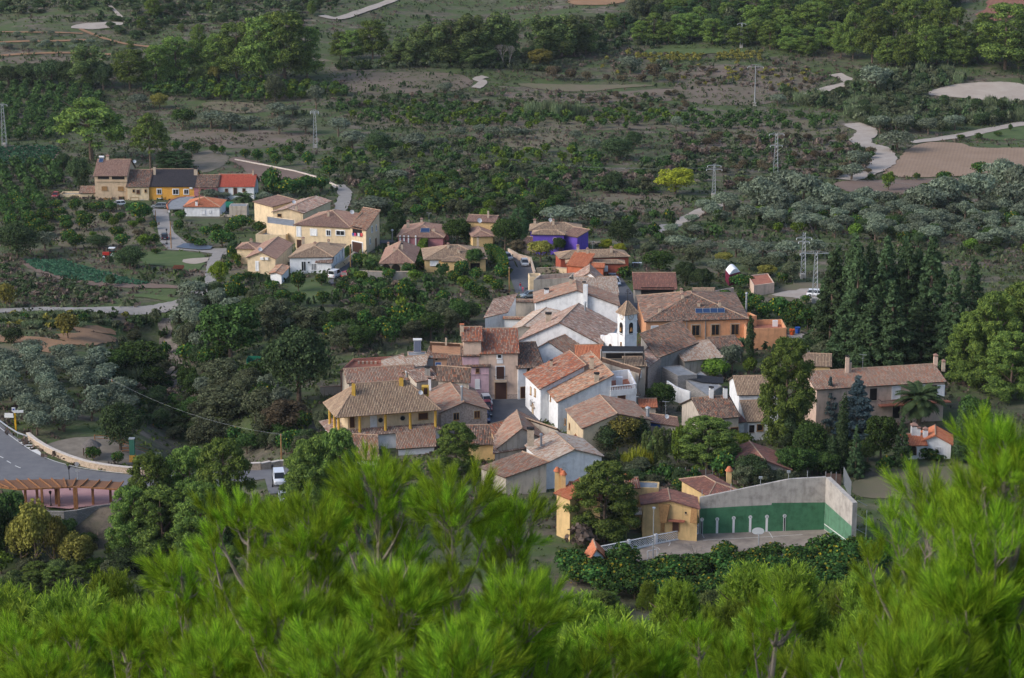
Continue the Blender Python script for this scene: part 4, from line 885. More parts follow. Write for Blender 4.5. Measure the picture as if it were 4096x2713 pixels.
b.chim(Y1, 905, 545, 600, 16, 'pipe').chim(Y1, 1147, 610, 690, 28, 'flat', 'white').chim(Y1, 1125, 490, 570, 55, 'flat', 'grey')
b = Bld('stone_house', 'stone walled gabled house beside the parked cars of the plaza', mat='stonewall')
b.block((1262, 965), (1748, 928), C=(1590, 715), h=4.2, roof='gy', ry=856, rm='old', C_=Y1)
b.win(Y1, 1424, 1008, .95, 1.25, 'sw').win(Y1, 1641, 988, .95, 1.25, 'sh').chim(Y1, 1482, 700, 850, 6, 'pipe')
# yellow columned villa
b = Bld('yellow_villa', 'large villa with mustard yellow columns, round windows and a brown hipped roof', 'villa', mat='cream')
P0 = b.block((176, 1008), (1246, 928), D=(50, 862), h=6.3, roof='hip', ry=652, rm='straw', o=.25, base=6.2, C_=Y1).last
P_, zt_, rise_, dv_, z0_ = P0; e_ = (P_[1] - P_[0]); e_ /= np.linalg.norm(e_); dn_ = dv_ / np.linalg.norm(dv_)
mb = MB()
Q = [P_[0] + e_ * 2.2 + dn_ * 1.8, P_[1] - e_ * .4 + dn_ * 1.8, P_[2] - e_ * .4 - dn_ * 1, P_[3] + e_ * 2.2 - dn_ * 1]
mb.prism(Q, 2.7, zt_); mb.build('inner_wall', M['cream'], b.root)
for i in range(4): b.faces.append((Q[i].copy(), Q[(i + 1) % 4].copy(), 2.7, zt_))
b.faces = b.faces[4:]
mb = MB(); mb.prism(P_, z0_ - 2, 3.1); mb.build('lower_wall', M['white'], b.root)
E_ = [P_[0] - (e_ + dn_) * .9, P_[1] + (e_ - dn_) * .4, P_[2] + e_ * .4 + dn_ * .9, P_[3] + (dn_ - e_) * .9]
for q in E_: q[2] = 2.95
I_ = [P_[0] + (e_ + dn_) * 1.2, P_[1] + (dn_ * 1.2 - e_ * .2), None, P_[3] + e_ * 1.2 - dn_ * .5]
for q in (I_[0], I_[1], I_[3]): q[2] = 3.65
dk = MB(); tc = MB()
for pl in ([E_[0], E_[1], I_[1], I_[0]], [E_[3], E_[0], I_[0], I_[3]]): dk.slab(pl, .12); tile_cover(tc, pl)
so = dk.build('skirt_roof', DECK['straw'], b.root); tag(tc.build('roof_tiles', [TM['old']], so), kind='stuff')
mb = MB(); mb.prism([P_[0] + (e_ + dn_) * .9, P_[1] + dn_ * .9, P_[2], P_[3] + e_ * .9], 3.1, 3.25); mb.build('porch_floor', M['mortar'], b.root)
mb = MB(); rz_ = math.atan2(e_[1], e_[0]); w_ = np.linalg.norm(P_[1] - P_[0]); mb.box((P_[0] + P_[1]) / 2 + dn_ * .2 + [0, 0, -.15], (w_ - .2, .35, .4), rz_)
l_ = np.linalg.norm(dv_); mb.box((P_[0] + P_[3]) / 2 + e_ * .2 + [0, 0, -.15], (.35, l_ - .8, .4), rz_); mb.build('beam', M['yellowtrim'], b.root)
for x in (197, 415, 683, 943, 1210):
    t = (x - 176) / 1070; p = P_[0] + (P_[1] - P_[0]) * t + dn_ * .25; mb = MB(); mb.lathe(np.array([p[0], p[1], 3.1]), [(.3, 0), (.24, .15), (.22, zt_ - 3.4), (.3, zt_ - 3.3)], 12); mb.build('column', M['yellowtrim'], b.root, smooth=True)
for t in (.33, .72): p = P_[0] + dv_ * t + e_ * .25; mb = MB(); mb.lathe(np.array([p[0], p[1], 3.1]), [(.3, 0), (.24, .15), (.22, zt_ - 3.4), (.3, zt_ - 3.3)], 12); mb.build('column', M['yellowtrim'], b.root, smooth=True)
b.win(Y1, 632, 1046, .8, .8, 'r').win(Y1, 863, 1026, .8, .8, 'r').win(Y1, 1078, 1005, 1.6, 1.1, 'b').win(Y1, 335, 1065, .8, 2.0, 'd').win(Y1, 560, 1060, .8, 2, 'ws')
b.chim(Y1, 352, 648, 775, 38, 'cap', 'yellowtrim').chim(Y1, 850, 588, 672, 44, 'cap', 'yellowtrim').boxat(Y1, 1100, 790, (1.2, 1.4, 1.7), 'yellowtrim', 'dormer', 'roof').dish(Y1, 1052, 790, .4)
q, n = b.hitroof(*Y1(1100, 790)); mb = MB(); mb.box(q + [.1, -.75, .95], (.6, .06, 1.1)); mb.build('dormer_shutter', M['brown'], b.root)
# strips in front
b = Bld('front_row_house', 'low front house with purple brown tiles below the yellow villa', mat='white')
b.block((262, 1445), (598, 1462), D=(255, 1205), h=2.6, z0=-1.5, roof='shed', rise=2.0, rm='old', C_=Y1).block((820, 1340), (1195, 1315), D=(815, 1150), h=3, z0=-1.5, roof='shed', rise=1.7, rm='old', C_=Y1)
b.chim(Y1, 232, 1205, 1300, 34, 'flat')
b = Bld('striped_roof_house', 'low house with dark and pale striped tiles at the front of the plaza', mat='yellow')
b.block((1520, 1300), (1825, 1295), D=(1510, 1118), h=2.8, roof='shed', rise=1.5, rm='dark', C_=Y1); b.block((1832, 1225), (2062, 1168), D=(1795, 1108), h=4, roof='shed', rise=1.2, rm='red', C_=Y1)
b.chim(Y1, 2098, 1090, 1150, 56, 'flat')
b = Bld('front_gable_house', 'old brown gabled roof house at the front corner of the plaza', mat='oldwall')
b.block((-20, 1330), (480, 1255), C=(420, 1075), h=4.2, roof='gy', ry=1130, rm='old', C_=Y2)
b.block((290, 1075), (640, 1195), D=(255, 1040), h=5, roof='shed', rise=.6, rm='dark', C_=Y2)
b.chim(Y2, 320, 1130, 1260, 70, 'flat')
b = Bld('blue_white_gable_house', 'gabled house with a bluish white end wall and orange brown tiles', mat='white')
b.block((482, 1492), (1062, 1420), C=(845, 1240), h=4.4, roof='gy', ry=1352, rm='pale', C_=Y2); b.win(Y2, 672, 1508, .5, .6, 'gl')
b.chim(Y2, 430, 1200, 1320, 20, 'pipe').antenna(Y2, 700, 1350)
b = Bld('low_slope_house', 'low reddish sloped roof left of the bluish white gable', mat='oldwall')
b.block((1322, 492), (1500, 560), C=(1795, 455), h=3.0, roof='shed', rise=1.9, rm='old', C_=X3); b.block((1420, 385), (1640, 350), D=(1425, 275), h=3.4, roof='shed', rise=1.0, rm='old', C_=X3)
# white row facing plaza
b = Bld('white_corner_house', 'white corner house with a roof terrace, balustrade and orange brown mono-pitch roof', mat='white')
b.block((392, 603), (606, 852), C=(1165, 582), h=5.4, roof='shed', rise=3.6, rm='old', side=1, C_=Y2)
b.block((1150, 800), (1425, 772), D=(1080, 640), h=5.5, roof='flat', par=.1, C_=Y2)
b.chim(Y2, 722, 510, 575, 32).chim(Y2, 1010, 555, 640, 52, 'flat').wins(Y2, [(448, 890, .6, 1.6), (478, 755, .5, .9), (532, 820, .5, .9)], 'ow').win(Y2, 1270, 808, 1.4, 1, 'b')
P_, zt_, _, dv_, _ = b.last; e_ = P_[1] - P_[0]; w_ = np.linalg.norm(e_); e_ = e_ / w_; dn_ = dv_ / np.linalg.norm(dv_); z_ = np.array([0, 0, 1.])
zt2 = zt_; mb = MB(); rz_ = math.atan2(e_[1], e_[0])
for p, q, hh in ((P_[1], P_[2], 1.7), (P_[3], P_[2], 1.7)): u_ = (q - p) / np.linalg.norm(q - p); m_ = sum(P_) / 4 - (p + q) / 2; m_ = m_ - u_ * (m_ @ u_); m_ = m_ / np.linalg.norm(m_) * .25; mb.prism([p, q, q + m_, p + m_], zt_ - .05, zt_ + hh)
mb.build('terrace_wall', M['white'], b.root)
mb = MB(); mb.box((P_[0] + P_[1]) / 2 + z_ * 1.75, (w_, .3, .12), rz_); mb.box((P_[0] + P_[1]) / 2 + z_ * .5, (w_, .28, 1.0), rz_); ba = mb.build('balustrade_rail', M['white'], b.root)
for k in range(16): mb = MB(); p = P_[0] + e_ * (w_ * (k + .5) / 16); mb.lathe(p + z_ * 1.0, [(.05, 0), (.09, .2), (.04, .5), (.07, .7)], 6); mb.build('baluster', M['white'], ba)
mb = MB(); mb.prism([P_[0] + (e_ + dn_) * .15, P_[1] + (dn_ - e_) * .15, P_[2] - (dn_ + e_) * .15, P_[3] + (e_ - dn_) * .15], zt_ - .1, zt_ + .02); mb.build('terrace_floor', M['terr'], b.root)
mb = MB(); c_ = sum(P_) / 4 + z_ * .3; mb.box(c_ + [0, 1.5, .4], (1.1, 1.1, 1.6)); mb.build('terrace_closet', M['white'], b.root); mb = MB(); mb.lathe(c_ + [-2, 1.5, 0], [(.35, 0), (.35, .9), (.2, 1)], 8); mb.build('green_barrel', M['greennet'], b.root)
b.block((606, 858), (1450, 778), depth=.9, h=5.2, zt=None, roof='shed', k=.3, rm='straw', o=.3, base=5.0, C_=Y2)
b = Bld('white_plaza_house', 'white house with a reddish roof facing the plaza, left of the corner house', mat='white')
b.block((266, 566), (424, 716), C=(880, 480), h=6.0, roof='shed', rise=3.0, rm='red', side=1, C_=Y2); b.wins(Y2, [(325, 740, .7, 1.3), (370, 760, .7, 1.3), (345, 930, .8, 1.9)], 'tn').balcony(Y2, 355, 905, 1.5, .5)
b.chim(Y2, 535, 420, 485, 30, 'flat').chim(Y2, 958, 385, 460, 44, 'hood')
b = Bld('ivy_gable_house', 'cream gabled house whose front wall is covered in ivy', mat='cream')
b.block((870, 1128), (1572, 1042), C=(1385, 855), h=5.4, roof='gy', ry=978, rm='old', C_=Y2)
b.wins(Y2, [(685, 1065, .6, 1), (728, 1110, .6, 1)], 'ow').chim(Y2, 1543, 920, 1012, 34, 'pipe')
b = Bld('terrace_annex', 'small red floored terrace at the left of the ivy gable', 'terrace', mat='cream')
b.block((745, 1215), (900, 1240), C=(980, 1175), h=3.0, roof='flat', par=.2, rm='terr', C_=Y2); b.boxat(Y2, 815, 1180, (.5, .5, .9), 'lc0', 'blue_barrel', 'roof')
b = Bld('low_yard_house', 'low house with a blue painted wall behind the ivy gable', mat='oldwall')
b.block((1575, 1065), (1850, 1105), D=(1565, 990), h=3.2, roof='shed', rise=.5, rm='new', C_=Y2); b.boxat(Y2, 1625, 1090, (1.8, .05, .8), 'lc0', 'blue_panel').antenna(Y2, 1730, 1020, 2.8).dish(Y2, 1742, 1040, .4)
b.block((1470, 905), (1628, 905), depth=2, h=3.2, roof='shed', k=.3, rm='orange', C_=Y2)
# ---- right side houses
b = Bld('long_pink_house', 'long pink tan house with balconies and mottled tile roof behind the palm', mat='pinktan')
b.block((1120, 505), (2128, 442), h=7.2, ry=340, k=.33, rm='mix', C_=Y3)
b.wins(Y3, [(1565, 548, 1.3, 2.1), (2040, 515, 1.3, 1.8)], 'o').wins(Y3, [(1745, 535, 1.3, 2), (1925, 520, 1.9, 1.8), (2095, 520, 1.2, 1.7)], 'ws').wins(Y3, [(1745, 688, 1.3, 2.2), (1990, 670, 1.3, 2)], 'o')
b.balcony(Y3, 1880, 612, 13, 1.4, 'iron', 'terr').chim(Y3, 1357, 245, 375, 28, 'flat', 'pinktan').chim(Y3, 1380, 285, 370, 22, 'flat', 'pinktan').chim(Y3, 2055, 240, 310, 30, 'cap', 'pinktan').chim(Y3, 2118, 285, 330, 26).antenna(Y3, 1480, 345, 2.5)
b = Bld('white_gable_house', 'white gabled house with lower side roof half hidden by the big pine', mat='white')
b.block((506, 548), (820, 542), h=5.4, ry=403, k=.4, rm='straw', C_=Y3); b.block((578, 760), (742, 755), C=(690, 605), h=3.4, roof='shed', rise=1.8, rm='straw', C_=Y3)
b.win(Y3, 605, 820, .9, 1.3, 'o').win(Y3, 670, 810, 1.0, 1.1, 'ow')
b = Bld('stucco_gable_house', 'old white stucco house with striped brown tiles and a red lower roof', mat='oldwall')
b.block((228, 742), (502, 718), h=4.8, ry=568, k=.45, rm='dark', C_=Y3); b.block((250, 800), (548, 758), C=(505, 712), h=3.5, roof='shed', rise=.6, rm='rust', mat='white', C_=Y3)
b.win(Y3, 468, 828, 1.4, .9, 'b')
for x in (285, 395): b.chim(Y3, x, 490, 570, 34, 'flat', 'white')
b = Bld('rusty_roof_house', 'house with a rusty red double slope roof under the trees', mat='grey')
b.block((500, 1150), (905, 1140), C=(785, 998), h=2.2, roof='gy', ry=1065, rm='rust', C_=Y3)
b = Bld('white_cottage', 'small white cottage with bright orange roofs and white chimneys', 'cottage', mat='white')
b.block((1836, 945), (1978, 943), ry=862, h=2.5, k=.4, rm='orange', C_=Y3); b.block((1925, 925), (2180, 938), depth=5.5, h=2.6, roof='gy', ry=870, rm='orange', C_=Y3)
b.win(Y3, 1873, 990, 1.3, 1.7, 'a').win(Y3, 2076, 990, 1.1, 1.1, 'gl')
for x, yt, yb, w in ((1885, 790, 860, 46), (1922, 810, 870, 26), (1975, 820, 880, 36)): b.chim(Y3, x, yt, yb, w, 'cap', 'white')
b = Bld('green_roof_shed', 'shed with a pale green sheet roof by the dark conifers', 'shed', mat='grey'); M['palegreen'] = flat('pale_green_sheet', (.30, .36, .20))
b.block((1000, 222), (1066, 208), D=(945, 172), h=2.6, roof='flat', par=.02, rm='palegreen', C_=Y3)
b = Bld('garden_house', 'small brown tiled house among the trees below the dark conifers', mat='yellow'); b.block((1010, 318), (1225, 325), ry=228, h=2.8, rm='straw', k=.35, C_=Y3)
# ---- yellow modern house
b = Bld('modern_yellow_house', 'yellow house with wooden bay windows and three mushroom chimneys beside the court', mat='yellow')
b.block((135, 300), (228, 340), depth=4, h=6.6, roof='shed', k=.3, rm='orange', C_=Y4); b.block((240, 345), (440, 345), h=6.2, roof='gx', ry=228, k=.4, rm='red', C_=Y4)
for x, yt, yb in ((137, 135, 262), (162, 145, 255), (181, 160, 262)): b.chim(Y4, x, yt, yb, 32, 'round', 'yellow')
b.block((640, 262), (705, 260), h=6.6, roof='gx', ry=198, k=.4, rm='red', C_=Y4); b.block((660, 262), (850, 268), depth=3, h=6.4, roof='flat', par=.1, C_=Y4); b.chim(Y4, 623, 172, 200, 24, 'round', 'yellow')
b.block((740, 380), (1122, 408), D=(728, 305), h=5.2, roof='gy', ry=352, rm='rust', C_=Y4)
b.win(Y4, 970, 535, 1.0, 1.6, 'd').win(Y4, 1041, 441, .3, .3, 'o').win(Y4, 878, 535, .5, 1.5, 'wd')
def bay(x0, x1, y0, y1, xb0, xb1):
    a = b.hitface(*Y4((x0 + x1) / 2, (y0 + y1) / 2)); t, q, e, n = a; hh = (y1 - y0) / 1.754 / pxm(q); w0 = (x1 - x0) / 1.754 / pxm(q) / 2; w1 = (xb1 - xb0) / 1.754 / pxm(q) / 2; z = np.array([0, 0, 1.]); mb = MB()
    T = [q + z * hh / 2 - e * w0, q + z * hh / 2 + e * w0, q - z * hh / 2 + e * w1, q - z * hh / 2 - e * w1]; O = [T[0] + n * .3, T[1] + n * .3, T[2] + n * 1.0, T[3] + n * 1.0]
    mb.add(T + O, [(4, 5, 6, 7), (0, 4, 7, 3), (1, 2, 6, 5), (0, 1, 5, 4), (3, 7, 6, 2)]); mb.build('wooden_bay', M['wood'], b.root)
bay(850, 930, 375, 500, 860, 905); bay(1080, 1122, 405, 502, 1070, 1118)
b.boxat(Y4, 978, 492, (2.4, .8, .15), 'terr', 'door_canopy').balcony(Y4, 700, 430, 3.2, 1.5, 'white', 'white', 'bal')
b = Bld('garden_pavilion', 'small yellow pavilion with a tall tile capped chimney behind the court wall', 'pavilion', mat='yellow')
b.block((1205, 318), (1412, 288), h=4.5, roof='hip', ry=185, rm='rust', C_=Y4); b.chim(Y4, 1342, 133, 222, 34, 'round', 'yellow')
b = Bld('little_shed', 'little white shed with an orange gable roof beside the basketball court', 'shed', mat='white')
b.block((345, 800), (478, 752), D=(325, 745), h=2.2, roof='gy', ry=690, rm='orange', C_=Y4)
# ================================================================== COURT
W_ = lambda C, x, y, z: unp(*C(x, y), z)
zc = float(terr(*G(3000, 2160)[:2]))
poly('court_floor', Y4, [(1100, 590), (1140, 588), (2005, 563), (2215, 705), (2215, 760), (1800, 800), (1000, 800), (690, 800), (560, 760), (820, 668)], CRT, .12, 'dusty concrete floor of the handball and basketball court')
M['g1'] = noisy('green_court_paint', (.058, .175, .09), .25, .9, .85, .35)
r = empty('handball_wall', W_(S_, 3050, 2130, zc), 'tall concrete handball court wall with a green painted lower half and numbered lines', 'wall')
a = W_(S_, 2797, 2139, zc); c = W_(S_, 3296, 2122, zc); e = (c - a); L_ = np.linalg.norm(e); e /= L_; n = np.array([e[1], -e[0], 0]); 
if n[1] > 0: n = -n
def hz(p, py): return zat(p[1], py) - zc
def wl(u): return a + e * u
uk = L_ * (3153 - 2797) / 499
h0 = hz(a, 1991); hk = hz(wl(uk), 1917); h1 = hz(c, 1909)
prof = [(0, -1), (0, h0), (uk, hk), (L_, h1), (L_, -1)]
mb = MB(); f = [wl(u) + [0, 0, z] for u, z in prof]; bk = [p - n * .45 for p in f]
mb.add(f + bk, [tuple(range(5))[::-1], tuple(range(5, 10))] + [(i, (i + 1) % 5, 5 + (i + 1) % 5, 5 + i) for i in range(5)]); mb.build('side_wall', M['concrete'], r)
g0 = hz(a, 2035); gm = hz(wl(uk * .8), 2020); gmm = hz(wl(uk * .8), 2012); g1 = hz(c, 2010)
mb = MB(); pr = [(.05, .02), (L_ - .02, .02), (L_ - .02, g1), (uk * .8 + .05, gmm), (uk * .8, gm), (uk * .4, (g0 + gm) / 2 + .04), (.05, g0)]
mb.add([wl(u) + [0, 0, z] + n * .008 for u, z in pr], [tuple(range(7))]); mb.build('green_paint', M['g1'], r)
# frontis
d = W_(Z1, 0, 0, 0) * 0; q2 = W_(S_, 3403, 2193 + 8, zc); e2 = q2 - c; L2 = np.linalg.norm(e2); e2 /= L2; n2 = np.array([-e2[1], e2[0], 0]); n2 = n2 if n2[0] < 0 else -n2
h2 = hz(q2, 2012); mb = MB(); f = [c + [0, 0, -1], c + [0, 0, h1], q2 + [0, 0, h2], q2 + [0, 0, -1]]; bk = [p - n2 * .75 for p in f]
mb.add(f + bk, [(0, 1, 2, 3), (7, 6, 5, 4), (1, 5, 6, 2), (3, 2, 6, 7), (0, 4, 5, 1)]); mb.build('front_wall', M['concrete'], r)
M['g2'] = noisy('pale_green_court_paint', (.10, .225, .14), .2, .9, .85, .35)  # lighter green than on the side wall
k1 = hz(c, 2010); k2 = hz(q2, 2106); mb = MB(); mb.add([c + [0, 0, .25] + n2 * .008, q2 + [0, 0, .25] + n2 * .008, q2 + [0, 0, k2] + n2 * .008, c + [0, 0, k1] + n2 * .008], [(0, 1, 2, 3)]); mb.build('green_paint', M['g2'], r)
mb = MB(); mb.add([c + [0, 0, .95] + n2 * .016, q2 + [0, 0, .95] + n2 * .016, q2 + [0, 0, 1.08] + n2 * .016, c + [0, 0, 1.08] + n2 * .016], [(0, 1, 2, 3)]); mb.build('white_line', M['frame'], r)
for i, (x, yt, yb) in enumerate(((1151, 480, 590), (1258, 478, 588), (1373, 470, 580), (1489, 464, 577), (1605, 460, 574), (1729, 455, 570))):
    X = Y4(x, yb)[0]; u = L_ * (X - 2797) / 499; p = wl(u); zt = hz(p, Y4(0, yt + 18)[1]); mb = MB()
    mb.box(p + n * .02 + [0, 0, zt / 2], (.34, .02, zt), math.atan2(e[1], e[0])); o = mb.build('number_line', M['frame'], r)
    if i in (0, 5): mb = MB(); mb.box(p + n * .035 + [0, 0, zt / 2], (.2, .02, zt * .94), math.atan2(e[1], e[0])); mb.build('dark_stripe', M['iron'], o)
    mb = MB(); mb.tube(p + n * .0 + [0, 0, zt + .22], p + n * .03 + [0, 0, zt + .22], .28, .28, 14); d_ = mb.build('number_disc', M['frame'], o)
    mb = MB(); q = p + n * .045 + [0, 0, zt + .22]; sg = {0: '7', 1: '6', 2: '5', 3: '4', 4: '3', 5: '2'}[i]
    seg = {'7': 'abc', '6': 'acdefg', '5': 'acdfg', '4': 'bcfg', '3': 'abcdg', '2': 'abdeg'}[sg]; s_ = .11
    pts = dict(a=((-1, 1.6), (1, 1.6)), b=((1, 1.6), (1, 0)), c=((1, 0), (1, -1.6)), d=((-1, -1.6), (1, -1.6)), e=((-1, 0), (-1, -1.6)), f=((-1, 1.6), (-1, 0)), g=((-1, 0), (1, 0)))
    for ch in seg:
        (x0, z0), (x1, z1) = pts[ch]; mb.tube(q + e * x0 * s_ * .8 + [0, 0, z0 * s_ * .8], q + e * x1 * s_ * .8 + [0, 0, z1 * s_ * .8], .025, n=4)
    mb.build('number', M['iron'], d_)
for x, y in ((1150, 330), (1350, 285), (1555, 235), (1750, 200), (1882, 195)):
    X = Y4(x, 0)[0]; u = L_ * (X - 2797) / 499; zt = np.interp(u, [0, uk, L_], [h0, hk, h1]); mb = MB(); p = wl(u) - n * .2 + [0, 0, zt]; mb.tube(p, p + [0, 0, 1.1], .05)
    if x in (1555, 1750): mb.box(p + [0, 0, 1.1], (.5, .35, .3))
    mb.build('wall_post', M['steel'], r)
mb = MB()
for k in range(3): z = h2 * (.3 + .3 * k); mb.tube(q2 - n2 * .75 + [0, 0, z + 1], q2 - n2 * 2.4 - e2 * .2 + [0, 0, z], .035)
mb.tube(q2 - n2 * 2.4 - e2 * .2 + [0, 0, -1], q2 - n2 * 2.4 - e2 * .2 + [0, 0, h2 - 1.4], .06); mb.build('steel_bracing', M['steel'], r)
for pts_ in ([(1160, 640), (1500, 622), (1860, 600)], [(1540, 565), (1610, 570), (1650, 625)], [(860, 710), (835, 690), (740, 665)], [(900, 640), (930, 655), (920, 680)], [(1150, 590), (1170, 625)]):
    ribbon('court_line', Y4, pts_, .09, WHT, .14)
# lattice block fence, built as panels
def wall_line(name, label, pts, h, t, mat, panels=None, cap=None, cat='wall', kindname='panel', base=None):
    P = [np.array(p) for p in pts]; r = empty(name, P[0], label, cat)
    for p0, p1 in zip(P[:-1], P[1:]):
        L = np.linalg.norm((p1 - p0)[:2]); k = max(1, int(round(L / panels))) if panels else 1; rz = math.atan2(p1[1] - p0[1], p1[0] - p0[0])
        for i in range(k):
            c_ = p0 + (p1 - p0) * (i + .5) / k; mb = MB(); mb.box(c_ + [0, 0, h / 2 - .4], (L / k - .015, t, h + .8), rz)
            if cap: mb.box(c_ + [0, 0, h + .05], (L / k - .02, t + .16, .12), rz, 1)
            mb.build(kindname, [M[mat], M[cap or mat]], r)
    return r
pts = [G(*Y4(x, y)) for x, y in ((440, 745), (640, 705), (830, 665), (1010, 630), (1138, 590))]
r = empty('lattice_fence', pts[0], 'white lattice block fence along the edge of the court', 'fence')
for p0, p1 in zip(pts[:-1], pts[1:]):
    L = np.linalg.norm((p1 - p0)[:2]); k = max(1, int(L / .4)); rz = math.atan2(p1[1] - p0[1], p1[0] - p0[0]); mb = MB(); m_ = (p0 + p1) / 2; mb.box(m_ + [0, 0, -.2], (L, .25, .9), rz); mb.box(m_ + [0, 0, 1.45], (L, .22, .1), rz); mb.build('base_wall', M['white'], r); mb = MB()
    for i in range(k):
        for j in range(3):
            c_ = p0 + (p1 - p0) * (i + .5) / k + [0, 0, .42 + j * .34]; s_ = L / k * .5
            ex = np.array([math.cos(rz), math.sin(rz), 0])
            mb.tube(c_ - ex * s_ - [0, 0, .17], c_ + ex * s_ + [0, 0, .17], .035, n=4, cap=False); mb.tube(c_ - ex * s_ + [0, 0, .17], c_ + ex * s_ - [0, 0, .17], .035, n=4, cap=False)
    tag(mb.build('lattice_blocks', M['white'], r), kind='stuff'); mb = MB(); mb.box(p1 + [0, 0, .6], (.4, .4, 2.1), rz); mb.build('post', M['white'], r)
def lamp(C, x, yt, yb, kind='lantern', label=None, name='street_lamp'):
    g = G(*C(x, yb)); h = (C(0, yb)[1] - C(0, yt)[1]) / pxm(g); r = empty(name, g, label, 'street lamp' if 'lamp' in name else name.replace('_', ' '))
    mb = MB(); mb.tube(g, g + [0, 0, h - .3], .09 if h > 5 else .07, .05, 8); mb.lathe(g, [(.16, 0), (.12, .5), (.07, .6)], 8); mb.build('pole', M['iron'] if kind == 'lantern' else M['steel'], r); mb = MB()
    if kind == 'lantern': mb.lathe(g + [0, 0, h - .35], [(.1, 0), (.22, .4), (.27, .42), (.05, .62)], 6); mb.build('lantern', M['iron'], r)
    elif kind == 'globe': mb.lathe(g + [0, 0, h - .35], [(.05, 0), (.2, .1), (.28, .28), (.2, .46), (.05, .55)], 10); mb.build('globe', M['dish'], r)
    else: mb.box(g + [0, -.25, h - .2], (.4, .6, .18)); mb.build('floodlight', M['steel'], r)
    return r
lamp(Y4, 810, 375, 785, 'flood', 'tall grey floodlight pole at the near edge of the court', 'floodlight_pole')
lamp(Y4, 995, 455, 590, 'flood', 'short thin pole by the white lattice fence'  , 'floodlight_pole')
g = G(*Y4(1549, 735)); r = empty('basketball_hoop', g, 'basketball backboard on a pole at the near side of the court', 'basketball hoop')
mb = MB(); mb.tube(g, g + [0, 0, 2.9], .09, .08, 8); mb.tube(g + [0, 0, 2.6], g + [0, .9, 2.9], .06); mb.build('pole', M['steel'], r)
mb = MB(); k = 12; f = [g + [(.9 * math.cos(t)), .95, 3.2 + max(-.45, .55 * math.sin(t))] for t in np.linspace(0, 2 * math.pi, 16, endpoint=False)]; mb.slab([np.array(p) for p in f], .05); mb.build('backboard', M['dish'], r)
mb = MB(); [mb.tube(g + [.23 * math.cos(t), 1.25 + .23 * math.sin(t), 2.95], g + [.23 * math.cos(t + .6), 1.25 + .23 * math.sin(t + .6), 2.95], .02, n=4) for t in np.arange(0, 6.3, .6)]; mb.build('ring', M['brick'], r)
g = G(*Y4(770, 785)); r = empty('small_goal', g, 'small white goal frame beside the floodlight pole', 'goal'); p = G(*Y4(838, 770)); mb = MB(); z = np.array([0, 0, 1.6])
for a_, b_ in ((g, g + z), (p, p + z), (g + z, p + z), (g + z, g + [.4, .9, 0]), (p + z, p + [.4, .9, 0])): mb.tube(a_, b_, .05)
mb.build('goal_frame', M['frame'], r)
# fence behind the court + metal fence right
def post_fence(name, label, C, A, Bq, h, n, mat, pm='steel', t=.03):
    a_ = G(*C(*A)); b_ = G(*C(*Bq)); r = empty(name, a_, label, 'fence'); L = np.linalg.norm(b_ - a_); rz = math.atan2(b_[1] - a_[1], b_[0] - a_[0])
    for i in range(n):
        c_ = a_ + (b_ - a_) * (i + .5) / n; mb = MB(); mb.box(c_ + [0, 0, h / 2], (L / n - .05, t, h), rz); mb.build('panel', M[mat], r)
        if i % 1 == 0: mb = MB(); p = a_ + (b_ - a_) * i / n; mb.tube(p, p + [0, 0, h + .3], .05); mb.build('post', M[pm], r)
    return r
M['reed'] = noisy('brown_reed_screen', (.10, .065, .055), .3, 5)
post_fence('reed_fence', 'brown reed screen fence with steel posts behind the handball wall', Y4, (940, 215), (1420, 225), 1.9, 10, 'reed')
post_fence('reed_fence', 'short brown reed screen right of the handball wall corner', Y4, (2020, 245), (2130, 250), 1.9, 3, 'reed')
a_ = G(*Y4(2145, 235)); b_ = G(*Y4(2200, 350)); r = empty('metal_bar_fence', a_, 'grey metal bar fence running down right of the front wall', 'fence'); L = np.linalg.norm(b_ - a_); mb = MB()
for i in range(int(L / .22)): p = a_ + (b_ - a_) * i * .22 / L; mb = MB(); mb.box(p + [0, 0, 1.4], (.05, .05, 2.8)); mb.build('bar', M['steel'], r)
# ================================================================== PERGOLA, VIEWPOINT
r = empty('pergola', W_(X1, 500, 960, 3.5), 'long wooden pergola over the pink terrace beside the road', 'pergola')
zf = float(terr(*G(*X1(560, 975))[:2])) ; posts = ((190, 830, 960), (275, 825, 955), (312, 822, 985), (412, 815, 950), (432, 815, 965), (548, 815, 978), (562, 815, 978), (680, 820, 952), (808, 825, 935))
M['pwood'] = noisy('orange_brown_timber', (.27, .125, .055), .2, 3); tops = []
M['reedroof'] = noisy('brown_reed_roof', (.20, .10, .055), .25, 6)
for x, yt, yb in posts:
    g = unp(*X1(x, yb), .1); h = (yb - yt) / 1.8215 / pxm(g) / .95; mb = MB(); mb.box(g + [0, 0, h / 2 - .2], (.34, .34, h + .4)); mb.build('post', M['pwood'], r); tops.append(g + [0, 0, h])
zt = float(np.mean([t[2] for t in tops])) + .1; fr = [W_(X1, x, y, zt) for x, y in ((-60, 812), (140, 835), (420, 822), (560, 815), (860, 835))]; bk = [W_(X1, x, y, zt + .1) for x, y in ((-260, 770), (60, 765), (330, 757), (620, 762), (900, 780))]
mb = MB()
for i in range(4): mb.slab([fr[i] - [0, 0, .05], fr[i + 1] - [0, 0, .05], bk[i + 1] - [0, 0, .05], bk[i] - [0, 0, .05]], .06)
mb.build('reed_cover', M['reedroof'], r)
for i in range(4): mb = MB(); mb.path([fr[i], fr[i + 1]], [.17, .17], 4); mb.build('front_beam', M['pwood'], r)
mb.path
